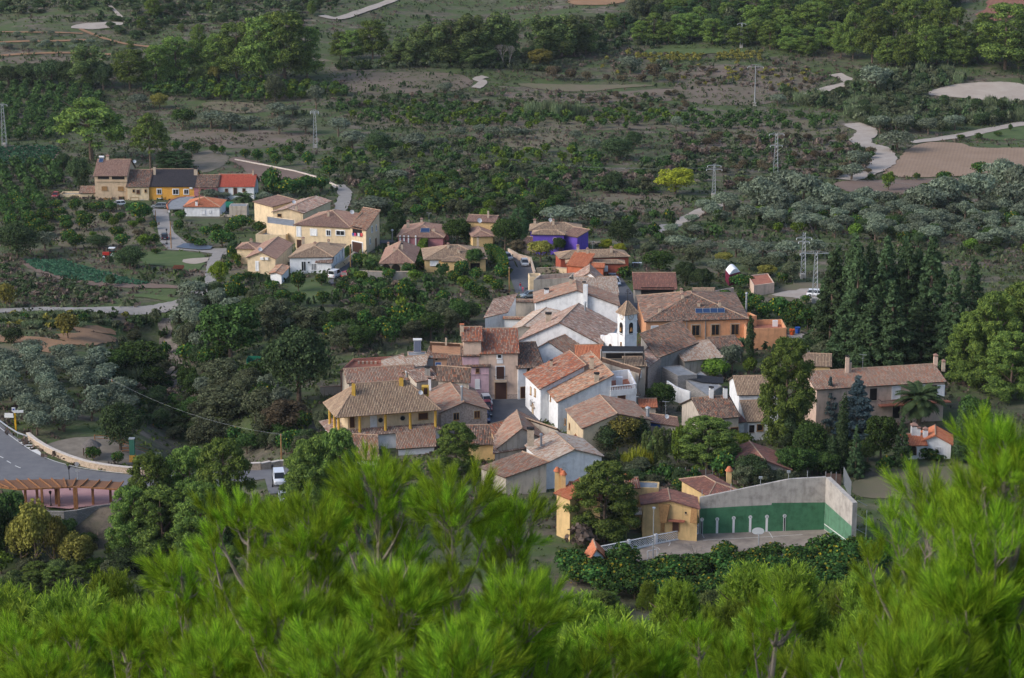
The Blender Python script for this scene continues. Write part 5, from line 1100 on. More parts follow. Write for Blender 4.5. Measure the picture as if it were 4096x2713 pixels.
for k in range(14):
    t = k / 13 * 4; i = min(3, int(t)); u = t - i; p = fr[i] + (fr[i + 1] - fr[i]) * u; q = bk[i] + (bk[i + 1] - bk[i]) * u; mb = MB(); mb.tube(p + [0, 0, .12] - (q - p) * .06, q + [0, 0, .12], .13, n=4); mb.build('rafter', M['pwood'], r)
pts = [unp(*X1(x, y), .3) for x, y in ((-80, 985), (200, 990), (470, 995), (560, 985), (690, 958), (810, 940), (870, 935))]
r = wall_line('retaining_wall', 'grey concrete block retaining wall under the pergola terrace', [p - np.array([0, .2, 4.6]) for p in pts], 4.7, .3, 'cinder', 3.2, None)
for x, yt, yb in ((510, 665, 845), (372, 850, 960)): lamp(X1, x, yt, yb + 4, 'lantern', {510: 'black lantern street lamp standing at the bend behind the pergola', 372: 'black lantern lamp on the pink terrace under the pergola'}[x])
lamp(X1, 1987, 655, 820, 'lantern', 'black lantern street lamp beside the parked white van'); lamp(Z1, 1224, 830, 990, 'lantern', 'black lantern lamp beside the black car on the lane')
lamp(Z2, 1490, 770, 870, 'lantern', 'lantern lamp at the foot of the garage driveway'); lamp(Z2, 1985, 590, 740, 'globe', 'white globe lamp beside the purple fence end of the street'); lamp(Z3, 42, 270, 390, 'globe', 'white globe lamp left of the brown villa')
def rtag(C, x, y): return G(*C(x, y))
# stone parapet
M['parapet'] = noisy('tan_rubble_parapet', (.46, .36, .27), .3, 4, .95, .2); M['cap'] = noisy('pale_stone_capping', (.56, .50, .44), .15, 2)
P = smooth_path([rtag(X1, x, y) for x, y in ((205, 465), (260, 510), (350, 565), (450, 610), (560, 650), (700, 685), (850, 708), (1000, 722), (1150, 728))], 4)
P3 = [np.array([p[0], p[1], float(terr(p[0], p[1]))]) for p in P]; wall_line('stone_parapet', 'tan stone parapet wall with pale capping round the outside of the road bend', P3, 1.0, .5, 'parapet', 2.0, 'cap')
P3 = [rtag(X1, x, y) for x, y in ((1800, 690), (1900, 685), (2040, 672), (2175, 655))]; wall_line('stone_parapet', 'tan stone parapet wall behind the parked white van', P3, 1.0, .5, 'parapet', 2.0, 'cap')
P3 = [rtag(Z2, x, y) for x, y in ((1485, 1180), (1700, 1190), (1950, 1198), (2215, 1195))]; wall_line('garden_wall', 'long pale rendered retaining wall below the arcade house', P3, 2.1, .35, 'grey', 6, 'mortar')
P3 = [rtag(Z2, x, y) for x, y in ((1310, 1085), (1420, 1015), (1520, 930))]; wall_line('garden_wall', 'cream garden wall with pillars beside the driveway of the white villa', P3, 1.3, .25, 'cream', 2.2, 'mortar')
P3 = [rtag(Z3, x, y) for x, y in ((1330, 700), (1310, 640), (1290, 570), (1180, 540), (1090, 490))]; wall_line('garden_wall', 'pinkish garden wall curving along the street in front of the purple house', P3, 1.3, .25, 'pinktan', 3, 'mortar')
P3 = [rtag(Z1, x, y) for x, y in ((1270, 690), (1450, 690), (1700, 690), (1880, 700))]; wall_line('garden_wall', 'low pale wall in front of the white bungalow', P3, .6, .25, 'oldwall', 6)
P3 = [rtag(Z3, x, y) for x, y in ((1345, 665), (1520, 655), (1690, 670), (1860, 660))]; wall_line('garden_wall', 'cream garden wall with railings before the red house', P3, 1.2, .25, 'cream', 3, 'mortar')
P3 = [rtag(Y2, x, y) for x, y in ((1745, 790), (1830, 850), (1900, 880), (1985, 905))]; wall_line('yard_wall', 'white scalloped yard wall beside the cinder block garage', P3, 2.8, .25, 'white', 3)
P3 = [rtag(X4, x, y) for x, y in ((0, 0), (1, 1))]
P3 = [rtag(Y1, x, y) for x, y in ((0, 790), (140, 785), (285, 775))]; wall_line('garden_wall', 'ivy clad garden wall with tile coping left of the yellow villa', P3, 1.6, .4, 'oldwall', 4, 'ridge')
P3 = [rtag(T1, x, y) for x, y in ((1590, 1085), (1800, 1125), (2000, 1165), (2180, 1215), (2290, 1270))]; wall_line('low_field_wall', 'thin pale kerb wall bordering the brown plot and the lane', P3, .5, .25, 'cap', 8)
pts = [G(*Z4(x, y)) for x, y in ((2300, 840), (2400, 850))]
# metal guard rail + sign
r = empty('guard_rail', rtag(X1, 0, 345), 'steel crash barrier at the outer edge of the road at the far left', 'barrier'); P = [rtag(X1, x, y) for x, y in ((-20, 345), (60, 405), (130, 448), (205, 475))]
mb = MB(); [mb.tube(p + [0, 0, .65], q + [0, 0, .65], .14, n=6) for p, q in zip(P[:-1], P[1:])]; mb.build('rail', M['steel'], r)
for p in P: mb = MB(); mb.box(p + [0, 0, .35], (.1, .1, .8)); mb.build('post', M['steel'], r)
g = rtag(X1, 116, 405); h = 170 / 1.8215 / pxm(g); r = empty('direction_sign', g, 'yellow post carrying white direction boards at the far left road edge', 'sign')
mb = MB(); mb.box(g + [0, 0, h * .42], (.28, .28, h * .86)); mb.build('post', flat('signal_yellow', (.75, .42, .02)), r)
mb = MB(); mb.box(g + [.65, -.2, h * .86], (1.7, .1, .45), .08); s1 = mb.build('board', M['frame'], r); mb = MB(); mb.box(g + [-1.0, -.2, h * .64], (1.6, .1, .42), -.1); mb.box(g + [-1.0, -.2, h * .74], (1.5, .1, .36), -.1); mb.build('board', M['frame'], r)
mb = MB(); mb.box(g + [-.15, -.2, h * .95], (.6, .12, .7)); mb.build('emblem_board', M['frame'], r); mb = MB(); mb.box(g + [-.15, -.27, h * .95], (.36, .03, .4)); mb.build('emblem', flat('emblem_blue', (.03, .06, .3)), r)
mb = MB(); [mb.box(g + [.1 + .13 * k, -.27 + .01 * k, h * .86], (.09, .02, .18), .08) for k in range(9)]; mb.build('lettering', M['iron'], s1)
g = rtag(X1, 565, 760); r = empty('road_sign', g, 'round traffic sign seen from behind at the edge of the bend', 'sign'); mb = MB(); mb.tube(g, g + [0, 0, 2.6], .04); mb.build('post', M['steel'], r); mb = MB(); mb.tube(g + [0, 0, 2.5], g + [0, .05, 2.5], .36, n=14); mb.build('disc', M['steel'], r); mb = MB(); mb.box(g + [0, 0, 1.4], (.7, .05, .35)); mb.build('plate', M['steel'], r)
g = rtag(X1, 1066, 735); r = empty('road_sign', g, 'narrow blue road sign at the end of the stone parapet', 'sign'); mb = MB(); mb.box(g + [0, 0, 1.2], (.4, .06, 1.5)); mb.build('board', flat('sign_blue', (.10, .13, .22)), r); mb = MB(); mb.tube(g, g + [0, .06, .6], .04); mb.build('post', M['steel'], r)
# gazebo
g = rtag(X1, 668, 595); r = empty('thatched_gazebo', g, 'small wooden gazebo with a thatched roof on the picnic ground', 'gazebo'); h = 110 / 1.8215 / pxm(g)
for k in range(6): t = k * math.pi / 3; mb = MB(); mb.tube(g + [1.3 * math.cos(t), 1.3 * math.sin(t), 0], g + [1.3 * math.cos(t), 1.3 * math.sin(t), 2.0], .09); mb.build('post', M['brown'], r)
mb = MB(); mb.lathe(g + [0, 0, 1.9], [(1.75, 0), (1.3, .4), (.7, .8), (.08, 1.1)], 12); mb.build('thatched_roof', noisy('grey_thatch', (.13, .115, .105), .3, 4), r)
g = rtag(X1, 968, 640); r = empty('kiosk_pillar', g, 'green metal pillar on a yellow tiled base by the picnic ground', 'pillar'); mb = MB(); mb.box(g + [0, 0, .7], (.95, .95, 1.4)); mb.box(g + [0, 0, .1], (1.8, 1.6, .2)); mb.build('base', noisy('yellow_tiles', (.55, .30, .06), .25, 2), r)
mb = MB(); mb.box(g + [0, 0, 2.75], (.82, .82, 2.7)); mb.build('green_box', flat('dull_green_metal', (.04, .14, .10), .4), r); mb = MB(); mb.box(g + [0, 0, 4.17], (.95, .95, .14)); mb.build('cap', M['steel'], r)
r = empty('bench', rtag(X1, 930, 570), 'brown wooden bench behind the green pillar', 'bench'); g = rtag(X1, 930, 570)
for k in range(3): mb = MB(); mb.box(g + [0, .15 * k - .2, .45], (1.9, .12, .05)); mb.build('seat_slat', M['pwood'], r)
for k in range(2): mb = MB(); mb.box(g + [0, .3, .7 + .2 * k], (1.9, .05, .13)); mb.build('backrest_slat', M['pwood'], r)
for sx in (-.8, .8): mb = MB(); mb.box(g + [sx, 0, .22], (.08, .5, .44)); mb.build('leg', M['iron'], r)
P = [rtag(X1, x, y) for x, y in ((690, 480), (830, 490), (900, 520), (980, 555), (1080, 585))]; r = empty('rustic_fence', P[0], 'rustic brown rail fence behind the picnic ground', 'fence')
for p, q in zip(P[:-1], P[1:]):
    for z in (.5, 1.0): mb = MB(); mb.tube(p + [0, 0, z], q + [0, 0, z], .06, n=5); mb.build('rail', M['pwood'], r)
    mb = MB(); mb.tube(p, p + [0, 0, 1.15], .08); mb.build('post', M['pwood'], r)
# small misc structures
r = empty('water_heater', unp(*Y1(1018, 340), 8.0), 'white framed solar water heater standing on the roofs left of the plaza house', 'water heater'); g = unp(*Y1(1018, 350), 7.4)
mb = MB(); c4 = [g + [-.65, 0, .2], g + [.65, 0, .2], g + [.65, .8, 2.2], g + [-.65, .8, 2.2]]; mb.slab(c4, .08); mb.build('collector', M['frame'], r); mb = MB(); mb.add([p * .94 + (sum(c4) / 4) * .06 + [0, -.05, .02] for p in c4], [(0, 1, 2, 3)]); mb.build('collector_glass', flat('grey_blue_glass', (.09, .10, .14), .3, .5), r)
mb = MB(); mb.tube(g + [-.8, .9, 2.35], g + [.8, .9, 2.35], .26, n=10); mb.build('tank', M['frame'], r); mb = MB(); mb.tube(g + [-.6, 1, -1], g + [-.6, .8, 2.2], .04); mb.tube(g + [.6, 1, -1], g + [.6, .8, 2.2], .04); mb.build('stand', M['steel'], r)
g = rtag(Z1, 1500, 1040); drape('tarpaulin_pool', pxpoly(Z1, [(1310, 1030), (1400, 990), (1520, 990), (1700, 1020), (1680, 1050), (1560, 1055), (1400, 1040)]), flat('grey_blue_tarpaulin', (.09, .11, .16), .35, .5), .35, 'grey blue tarpaulin covered basin beside the lane', kind=None)
tag(bpy.data.objects['tarpaulin_pool'], cat='tarpaulin')
g = rtag(X2, 1880, 1015); r = empty('green_net_pen', g, 'little green netted garden pen beside the dark round tree', 'pen'); mb = MB(); mb.box(g + [0, 1.5, .6], (4, .06, 1.3)); mb.box(g + [-2, 0, .6], (.06, 3, 1.3)); mb.box(g + [0, -1.5, .4], (4, .05, .8)); mb.build('net', M['greennet'], r)
drape('concrete_pad', pxpoly(Z4, [(585, 30), (640, 0), (700, 0), (745, 45), (700, 110), (600, 100)]), CONC, .2, None)
for lab, C, x, y, col in (('orange bin beside the blue one at the end of the orange hall', Z4, 2007, 1155, (.65, .10, .02)), ('blue bin beside the orange one at the end of the orange hall', Z4, 2064, 1135, (.02, .08, .35))):
    g = rtag(C, x, y); r = empty('bin', g, lab, 'bin'); mb = MB(); mb.lathe(g, [(.42, 0), (.55, 1.2)], 4); mb.build('body', flat('bin_%d' % x, col), r); mb = MB(); mb.box(g + [0, 0, 1.25], (.95, .95, .12)); mb.build('lid', flat('binlid_%d' % x, col), r)
g = rtag(Z3, 2250, 595); r = empty('garden_table', g, 'white plastic garden table behind the red house', 'table'); mb = MB(); mb.box(g + [0, 0, .75], (2.2, 1, .06)); mb.build('table_top', M['frame'], r)
for sx in (-.9, .9):
    for sy in (-.4, .4): mb = MB(); mb.tube(g + [sx, sy, 0], g + [sx, sy, .74], .04); mb.build('leg', M['frame'], r)
# ================================================================== VEHICLES
def car(C, x, y, ang, col, label, L=4.2, W=1.72, Hh=1.47, style='hatch', name='parked_car', rows=None):
    g = rtag(C, x, y); r = empty(name, g + np.array([0, 0, .14]), label, 'van' if 'van' in name else 'car', rz=R(ang))
    m = flat('paint_' + name + str(int(x)), col, .3, .5); hl = L / 2; z0 = .22; zb = .82 if style != 'van' else .95
    if style == 'van': prof = [(-hl, .45, .8), (-hl + .08, z0, zb), (-hl + 1.0, z0, zb + .08), (hl - .1, z0, zb + .1), (hl, .4, zb)]; cab = [(-hl + .85, -hl + 1.55, hl - .05, hl - .12)]
    else: prof = [(-hl, .42, .62), (-hl + .15, z0, .74), (-hl + 1.1, z0, zb), (hl - .25, z0, zb + .06), (hl, .4, .75)]; cab = [(-hl + .95, -hl + 1.75, hl - .55 if style == 'hatch' else hl - .95, hl - .1)]
    mb = MB(); ring = []
    for px_, a_, b_ in prof:
        w = W / 2 * (.88 if abs(px_) > hl - .05 else 1); ring += [(px_, -w * .93, a_), (px_, -w, a_ + .15), (px_, -w, b_ - .12), (px_, -w * .9, b_), (px_, w * .9, b_), (px_, w, b_ - .12), (px_, w, a_ + .15), (px_, w * .93, a_)]
    n_ = len(prof); mb.add(ring, [(i * 8 + j, i * 8 + (j + 1) % 8, (i + 1) * 8 + (j + 1) % 8, (i + 1) * 8 + j) for i in range(n_ - 1) for j in range(8)] + [tuple(range(8))[::-1], tuple(range((n_ - 1) * 8, n_ * 8))]); me = mb.mesh('body', m, True); bo = place(me, 'body', r, (0, 0, 0))
    x0, x1, x2, x3 = cab[0]; wb, wt = W / 2 * .93, W / 2 * (.74 if style != 'van' else .85); ht = Hh if style != 'van' else 1.85
    mb = MB(); mb.add([(x0, -wb, zb - .03), (x3, -wb, zb), (x3, wb, zb), (x0, wb, zb - .03), (x1, -wt, ht - .04), (x2, -wt, ht - .04), (x2, wt, ht - .04), (x1, wt, ht - .04)], [(4, 5, 6, 7), (0, 1, 5, 4), (1, 2, 6, 5), (2, 3, 7, 6), (3, 0, 4, 7)])
    place(mb.mesh('windows', M['glass']), 'windows', r, (0, 0, 0)); mb = MB(); mb.box(((x1 + x2) / 2, 0, ht - .01), (x2 - x1 + .08, wt * 2 + .06, .07))
    for sy in (-1, 1):
        for xa, xb in ((x0, x1), (x3, x2)): mb.tube((xa, sy * wb, zb - .02), (xb, sy * wt, ht - .02), .045, n=4)
        mb.tube(((x1 + x2) / 2, sy * wb, zb), ((x1 + x2) / 2, sy * (wt + .01), ht - .02), .05, n=4)
        if style == 'van': mb.add([((x1 + x2) / 2, sy * (wb + .01), zb), (x3, sy * (wb + .01), zb), (x2, sy * (wt + .02), ht), ((x1 + x2) / 2, sy * (wt + .02), ht)], [(0, 1, 2, 3)])
    place(mb.mesh('roof', m), 'roof', r, (0, 0, 0))
    for sx in (-hl + .8, hl - .75):
        for sy in (-1, 1):
            mb = MB(); mb.tube((sx, sy * (W / 2 - .2), .30), (sx, sy * (W / 2 + .01), .30), .32, n=12); wo = place(mb.mesh('wheel', M['tyre']), 'wheel', r, (0, 0, 0)); mb = MB(); mb.tube((sx, sy * (W / 2), .30), (sx, sy * (W / 2 + .03), .30), .18, n=8); place(mb.mesh('rim', M['steel']), 'rim', wo, (0, 0, 0))
    for sy in (-1, 1):
        mb = MB(); mb.box((-hl + .06, sy * W * .36, .64), (.12, .36, .16)); place(mb.mesh('headlight', M['dish']), 'headlight', r, (0, 0, 0)); mb = MB(); mb.box((hl - .04, sy * W * .38, .72), (.1, .2, .26)); place(mb.mesh('tail_light', M['tail']), 'tail_light', r, (0, 0, 0))
        mb = MB(); mb.box((x1 - .45, sy * (W / 2 + .08), .98), (.14, .16, .13)); place(mb.mesh('mirror', m), 'mirror', r, (0, 0, 0))
    mb = MB(); mb.box((-hl + .01, 0, .4), (.04, .5, .11)); place(mb.mesh('number_plate', M['frame']), 'number_plate', r, (0, 0, 0)); mb = MB(); mb.box((hl - .0, 0, .5), (.04, .5, .11)); place(mb.mesh('number_plate', M['frame']), 'number_plate', r, (0, 0, 0))
    return r
M['tail'] = flat('red_lamp_glass', (.35, .01, .01), .3, .5)
car(Z1, 1148, 612, 0, (.20, .22, .23), 'grey estate car parked sideways before the orange house', 4.5)
car(Z1, 715, 590, 20, (.62, .63, .64), 'white car half hidden by citrus trees before the tan house'); car(Z1, 60, 500, 90, (.35, .03, .02), 'small red car at the far left end of the upper row', 3.6)
car(Z1, 1200, 935, -80, (.015, .018, .03), 'black estate car seen from behind on the pale lane', 4.4)
car(Z2, 1310, 1160, -115, (.66, .67, .68), 'white small van seen from behind below the white villa', 4.1, 1.7, 1.8, 'van', 'white_van'); car(Z2, 1452, 1160, -115, (.40, .02, .03), 'red car half hidden behind the white van', 3.8)
car(Z3, 1080, 540, 110, (.42, .44, .47), 'silver estate car at the curve beside the tall hedge', 4.2); car(Z3, 1238, 595, 95, (.40, .42, .45), 'silver hatchback parked against the pink street wall', 4.0)
car(Z3, 2030, 680, 85, (.28, .33, .42), 'blue silver car behind another beside the red house', 3.9); car(Z3, 2055, 770, 100, (.45, .50, .58), 'pale blue people carrier nearest the bell tower', 4.2, 1.8, 1.65)
car(Z4, 2265, 750, 170, (.72, .73, .75), 'white estate car standing on the dirt parking ground', 4.5); car(S_, 3350, 1170, 95, (.35, .02, .06), 'red car behind the white one on the parking ground', 3.8)
car(Z3, 1280, 885, 20, (.20, .26, .32), 'blue grey car roof showing behind the courtyard house', 3.9)
car(Y1, 1740, 880, 100, (.50, .53, .56), 'silver car, rearmost of the row beside the stone house'); car(Y1, 1745, 945, 95, (.30, .015, .05), 'dark red car, second from the back of the row beside the stone house', 3.8)
car(Y1, 1742, 1005, 95, (.015, .02, .035), 'black car, third of the row beside the stone house', 3.9); car(Y1, 1722, 1065, 95, (.03, .07, .2), 'blue car nearest the striped roofs of the row beside the stone house', 3.8)
car(X1, 2035, 790, 100, (.66, .70, .76), 'white van with dark windscreen parked by the stone parapet', 4.3, 1.8, 1.85, 'van', 'white_van'); car(X1, 2075, 925, 100, (.6, .64, .7), 'white car mostly hidden by pine shoots below the van', 4.2)
# tractor
g = rtag(Z1, 640, 1130); r = empty('tractor', g, 'red tractor with a white cab roof and big rear wheels among the trees', 'tractor'); RM = flat('tractor_red', (.42, .03, .02)); 
for nm, c_, s_, m_ in (('bonnet', (-1.2, 0, 1.1), (1.6, .7, .7), RM), ('cab_frame', (.25, 0, 1.5), (1.2, 1.1, .9), M['glass']), ('roof', (.25, 0, 2.5), (1.5, 1.4, .16), M['frame']), ('rear_fender', (.5, 0, 1.3), (1.3, 1.5, .5), RM)):
    mb = MB(); mb.box(g + np.array(c_), s_); mb.build(nm, m_, r)
for sx in (-.3, .8):
    for sy in (-.5, .5): mb = MB(); mb.tube(g + [sx, sy, 1.2], g + [sx, sy, 2.45], .05, n=4); mb.build('cab_post', M['iron'], r)
for sx, rr in ((-1.6, .45), (.6, .85)):
    for sy in (-1, 1): mb = MB(); mb.tube(g + [sx, sy * .65, rr], g + [sx, sy * 1.0, rr], rr, n=14); w = mb.build('wheel', M['tyre'], r); mb = MB(); mb.tube(g + [sx, sy * 1.0, rr], g + [sx, sy * 1.04, rr], rr * .62, n=12); mb.build('rim', M['dish'], w)
g = rtag(Z1, 1345, 1275); r = empty('rusty_trailer', g, 'rusty brown farm trailer in the grass plot', 'trailer'); RS = flat('rust', (.14, .05, .03)); mb = MB(); mb.box(g + [0, 0, .9], (2.4, 1.5, .12)); mb.build('bed', RS, r)
for s_ in (-.75, .75): mb = MB(); mb.box(g + [0, s_, 1.2], (2.4, .06, .5)); mb.build('side_board', RS, r); mb = MB(); mb.tube(g + [.2, s_, .4], g + [.2, s_ * 1.2, .4], .4, n=12); mb.build('wheel', M['tyre'], r)
# ================================================================== PEOPLE
def person(C, x, y, h, top, leg, label, hair=(.03, .02, .015), stride=.12):
    g = rtag(C, x, y) + np.array([0, 0, .15]); s = h / 1.7
    vs = [(0, 0, .92), (0, 0, 1.12), (0, .01, 1.34), (0, 0, 1.46), (0, -.01, 1.62), (.09, 0, .86), (.10, -stride, .48), (.10, -stride * .4, .07), (.10, -stride * .4 - .14, .04), (-.09, 0, .86), (-.10, stride, .48), (-.10, stride * 1.7, .09), (-.10, stride * 1.7 - .13, .05),
          (.19, 0, 1.37), (.25, .05, 1.10), (.26, -.03, .85), (.26, -.05, .77), (-.19, 0, 1.37), (-.25, -.05, 1.10), (-.27, -.14, .86), (-.27, -.17, .78)]
    es = [(0, 1), (1, 2), (2, 3), (3, 4), (0, 5), (5, 6), (6, 7), (7, 8), (0, 9), (9, 10), (10, 11), (11, 12), (2, 13), (13, 14), (14, 15), (15, 16), (2, 17), (17, 18), (18, 19), (19, 20)]
    rs = [.14, .125, .14, .055, .105, .095, .065, .045, .035, .095, .065, .045, .035, .06, .042, .034, .04, .06, .042, .034, .04]
    me = bpy.data.meshes.new('body'); me.from_pydata([tuple(c * s for c in v) for v in vs], es, []); o = bpy.data.objects.new('body', me); COL.objects.link(o)
    sk = o.modifiers.new('skin', 'SKIN'); sv = me.skin_vertices[0].data
    for i, rr in enumerate(rs): sv[i].radius = (rr * s, rr * s * .85); 
    sv[0].use_root = True; o.modifiers.new('sub', 'SUBSURF').levels = 1; o.modifiers['sub'].render_levels = 1
    dg = bpy.context.evaluated_depsgraph_get(); m2 = bpy.data.meshes.new_from_object(o.evaluated_get(dg)); bpy.data.objects.remove(o)
    m2.materials.clear(); nm = str(int(x))
    for mt in (flat('skin' + nm, (.42, .24, .17)), flat('top' + nm, top), flat('trousers' + nm, leg)): m2.materials.append(mt)
    for p in m2.polygons:
        c_ = p.center; z = c_.z / s; p.material_index = 2 if z < .95 and abs(c_.x) / s < .22 else (1 if z < 1.45 and not (abs(c_.x) / s > .2 and z < 1.0) else 0); p.use_smooth = True
    r = empty('person', g, label, 'person', rz=random.uniform(-.5, .5)); m2.name = 'body'; place(m2, 'body', r, (0, 0, 0))
    mb = MB(); mb.lathe((0, .02 * s, 1.60 * s), [(.1 * s, 0), (.125 * s, .07 * s), (.1 * s, .14 * s), (.03 * s, .17 * s)], 8); place(mb.mesh('hair', flat('hair' + nm, hair), True), 'hair', r, (0, 0, 0))
    mb = MB(); [mb.box((sx * .035 * s, -.1 * s, 1.64 * s), (.018 * s, .02 * s, .012 * s)) for sx in (-1, 1)]; mb.box((0, -.11 * s, 1.61 * s), (.02 * s, .03 * s, .03 * s)); mb.box((0, -.1 * s, 1.575 * s), (.04 * s, .015 * s, .01 * s)); place(mb.mesh('face', flat('face' + nm, (.25, .12, .09))), 'face', r, (0, 0, 0))
    return r
person(Z3, 1198, 818, 1.68, (.45, .03, .05), (.20, .26, .42), 'woman in a red top and pale blue jeans walking down the street')
person(Z3, 1221, 832, 1.15, (.60, .06, .12), (.50, .06, .16), 'small child in red and pink walking beside the woman')
person(Z1, 1258, 935, 1.7, (.30, .08, .10), (.25, .24, .28), 'person in a dark red top standing beside the black car')
g = rtag(Z3, 1256, 815) + np.array([0, 0, .13]); r = empty('dog', g, 'small black dog ahead of the child on the street', 'dog')
vs = [(0, 0, .30), (.22, 0, .31), (-.22, 0, .30), (.33, 0, .42), (.46, 0, .43), (.2, .07, .15), (.2, .07, .02), (.2, -.07, .15), (.2, -.07, .02), (-.22, .07, .16), (-.25, .07, .10), (-.2, .07, .02), (-.22, -.07, .16), (-.25, -.07, .10), (-.2, -.07, .02), (-.38, 0, .42)]
me = bpy.data.meshes.new('body'); me.from_pydata(vs, [(0, 1), (0, 2), (1, 3), (3, 4), (1, 5), (5, 6), (1, 7), (7, 8), (2, 9), (9, 10), (10, 11), (2, 12), (12, 13), (13, 14), (2, 15)], []); o = bpy.data.objects.new('body', me); COL.objects.link(o); o.modifiers.new('skin', 'SKIN'); sv = me.skin_vertices[0].data
for i, rr in enumerate([.09, .1, .085, .07, .04, .035, .025, .035, .025, .04, .028, .024, .04, .028, .024, .018]): sv[i].radius = (rr, rr)
sv[0].use_root = True; o.modifiers.new('sub', 'SUBSURF'); dg = bpy.context.evaluated_depsgraph_get(); m2 = bpy.data.meshes.new_from_object(o.evaluated_get(dg)); bpy.data.objects.remove(o); m2.materials.clear(); m2.materials.append(M['iron']); place(m2, 'body', r, (0, 0, 0))
# ================================================================== PYLONS, POLES, WIRES
def pylon(C, x, yt, yb, label, arms=((.93, 2.2),), style='lattice', group=None):
    g = G(*C(x, yb)); h = (C(0, yb)[1] - C(0, yt)[1]) / pxm(g); r = empty('power_pylon', g, label, 'pylon', group); att = []
    if style == 'lattice':
        mb = MB(); wb, wt = h * .055, h * .022; lv = np.linspace(0, h, 12); cn = lambda z, i: g + [(wb + (wt - wb) * z / h) * (1 if i in (1, 2) else -1), (wb + (wt - wb) * z / h) * (1 if i > 1 else -1), z]
        for i in range(4):
            mb.tube(cn(0, i), cn(h, i), .06, .05, 4)
            for k in range(11): mb.tube(cn(lv[k], i), cn(lv[k + 1], (i + 1) % 4), .032, n=3, cap=False)
        mb.build('lattice_mast', M['steel'], r)
    else: mb = MB(); mb.tube(g, g + [0, 0, h], .22, .12, 8); mb.build('mast', M['steel'], r)
    for fz, w in arms:
        z = h * fz; mb = MB(); up = .5 if style == 'Y' else 0
        if style == 'arc': [mb.tube(g + [w * math.cos(t), 0, z + .8 * math.sin(t)], g + [w * math.cos(t + .35), 0, z + .8 * math.sin(t + .35)], .05, n=4) for t in np.arange(0, math.pi, .35)]
        mb.box(g + [0, 0, z], (2 * w, .14, .14)); mb.tube(g + [-w, 0, z], g + [0, 0, z + h * .05], .04, n=4); mb.tube(g + [w, 0, z], g + [0, 0, z + h * .05], .04, n=4); a = mb.build('cross_arm', M['steel'], r)
        for sx in (-w, 0, w): mb = MB(); mb.lathe(g + [sx, 0, z - .5], [(.05, 0), (.12, .12), (.06, .22), (.12, .32), (.05, .45)], 6); mb.build('insulator', M['dish'], a); att.append(g + [sx, 0, z - .5])
    mb = MB(); mb.box(g + [0, 0, .5], (1.2, 1.2, 1.2)); mb.build('footing', M['concrete'], r); return att[:3]
p1 = pylon(T1, 2133, 745, 1000, 'lattice pylon between the olive bushes left of centre', ((.97, 1.3), (.93, 1.3)))
p2 = pylon(T1, 30, 700, 990, 'lattice pylon at the far left edge above the vegetable rows', ((.97, 1.6),))
p3 = pylon(T3, 268, 1108, 1335, 'lattice pylon just right of the yellow green tree', ((.95, 1.9), (.84, 2.2)))
p4 = pylon(T3, 686, 900, 1200, 'tall lattice pylon above the grey green olives', ((.98, 2.2), (.72, 1.8)))
p5 = pylon(T3, 545, 445, 715, 'slender pale pylon with an arched top in the brown field', ((.97, 2.8),), 'arc')
p6 = pylon(T3, 455, 155, 322, 'small distant lattice pylon before the pines', ((.96, 1.6),))
p7 = pylon(Z4, 2120, 70, 560, 'lattice pylon, rear one of the pair behind the parking ground', ((.88, 1.7), (.80, 1.2)))
p8 = pylon(Z4, 2243, 270, 815, 'lattice pylon with a wide Y shaped head in front of the white car', ((.97, 3.4),))
p9 = pylon(T3, 380, 0, 80, 'pale pylon at the very top between dark trees', ((.9, 1.4),))
def wires(A, B_, label, n=3, sag=2.0):
    r = empty('power_line', A[0], label, 'power line')
    for i in range(n):
        a, b = np.array(A[i % len(A)]), np.array(B_[i % len(B_)]); mb = MB(); pts = [a + (b - a) * t + [0, 0, -4 * sag * t * (1 - t)] for t in np.linspace(0, 1, 13)]; mb.path(pts, [.010] * 13, 3); mb.build('wire', M['steel'], r)
wires(p1, p3, 'three power cables crossing the valley from the left centre pylon to the yellow green tree', 3, 6)
off = lambda pp, d: [p + np.array(d) for p in pp]
wires(p3, off(p3, (190, -30, -3)), 'power cables leaving the pylon by the yellow green tree to the right', 3, 3); wires(p6, p5, 'faint cables between the two distant pylons', 3, 3); wires(p5, p4, 'faint cables from the arched pylon to the tall one', 3, 3); wires(p4, p8, 'cables running from the tall pylon towards the parking ground', 3, 6)
def wood_pole(C, x, yt, yb, label):
    g = G(*C(x, yb)); h = (C(0, yb)[1] - C(0, yt)[1]) / pxm(g); r = empty('wooden_pole', g, label, 'utility pole'); mb = MB(); mb.tube(g, g + [0, 0, h], .14, .1, 7); mb.build('shaft', M['wood'], r); mb = MB(); mb.box(g + [0, 0, h - .2], (.5, .1, .1)); mb.build('bracket', M['steel'], r); return [g + [0, 0, h - .1]]
w1 = wood_pole(X1, 824, 25, 210, 'brown wooden pole above the dark round tree at lower left'); w2 = wood_pole(X1, 2052, 420, 640, 'wooden pole with cables above the small parking place'); wood_pole(Z3, 1098, 600, 835, 'wooden pole beside the citrus grove and the street')
wood_pole(Z1, 1268, 740, 1035, 'wooden pole beside the black car'); wood_pole(Z1, 1570, 370, 690, 'thin wooden pole in front of the white bungalow'); wood_pole(Z1, 1105, 630, 745, 'short thin pole at the top of the pale lane'); wood_pole(Z2, 1488, 790, 1075, 'brown pole in front of the garage door')
wires(w1, w2, 'sagging cable across the ravine at lower left', 1, 1.6); wires([G(*X1(-120, -430)) + [0, 0, 6]], w1, 'cable coming in from the left over the olive grove', 1, 4)
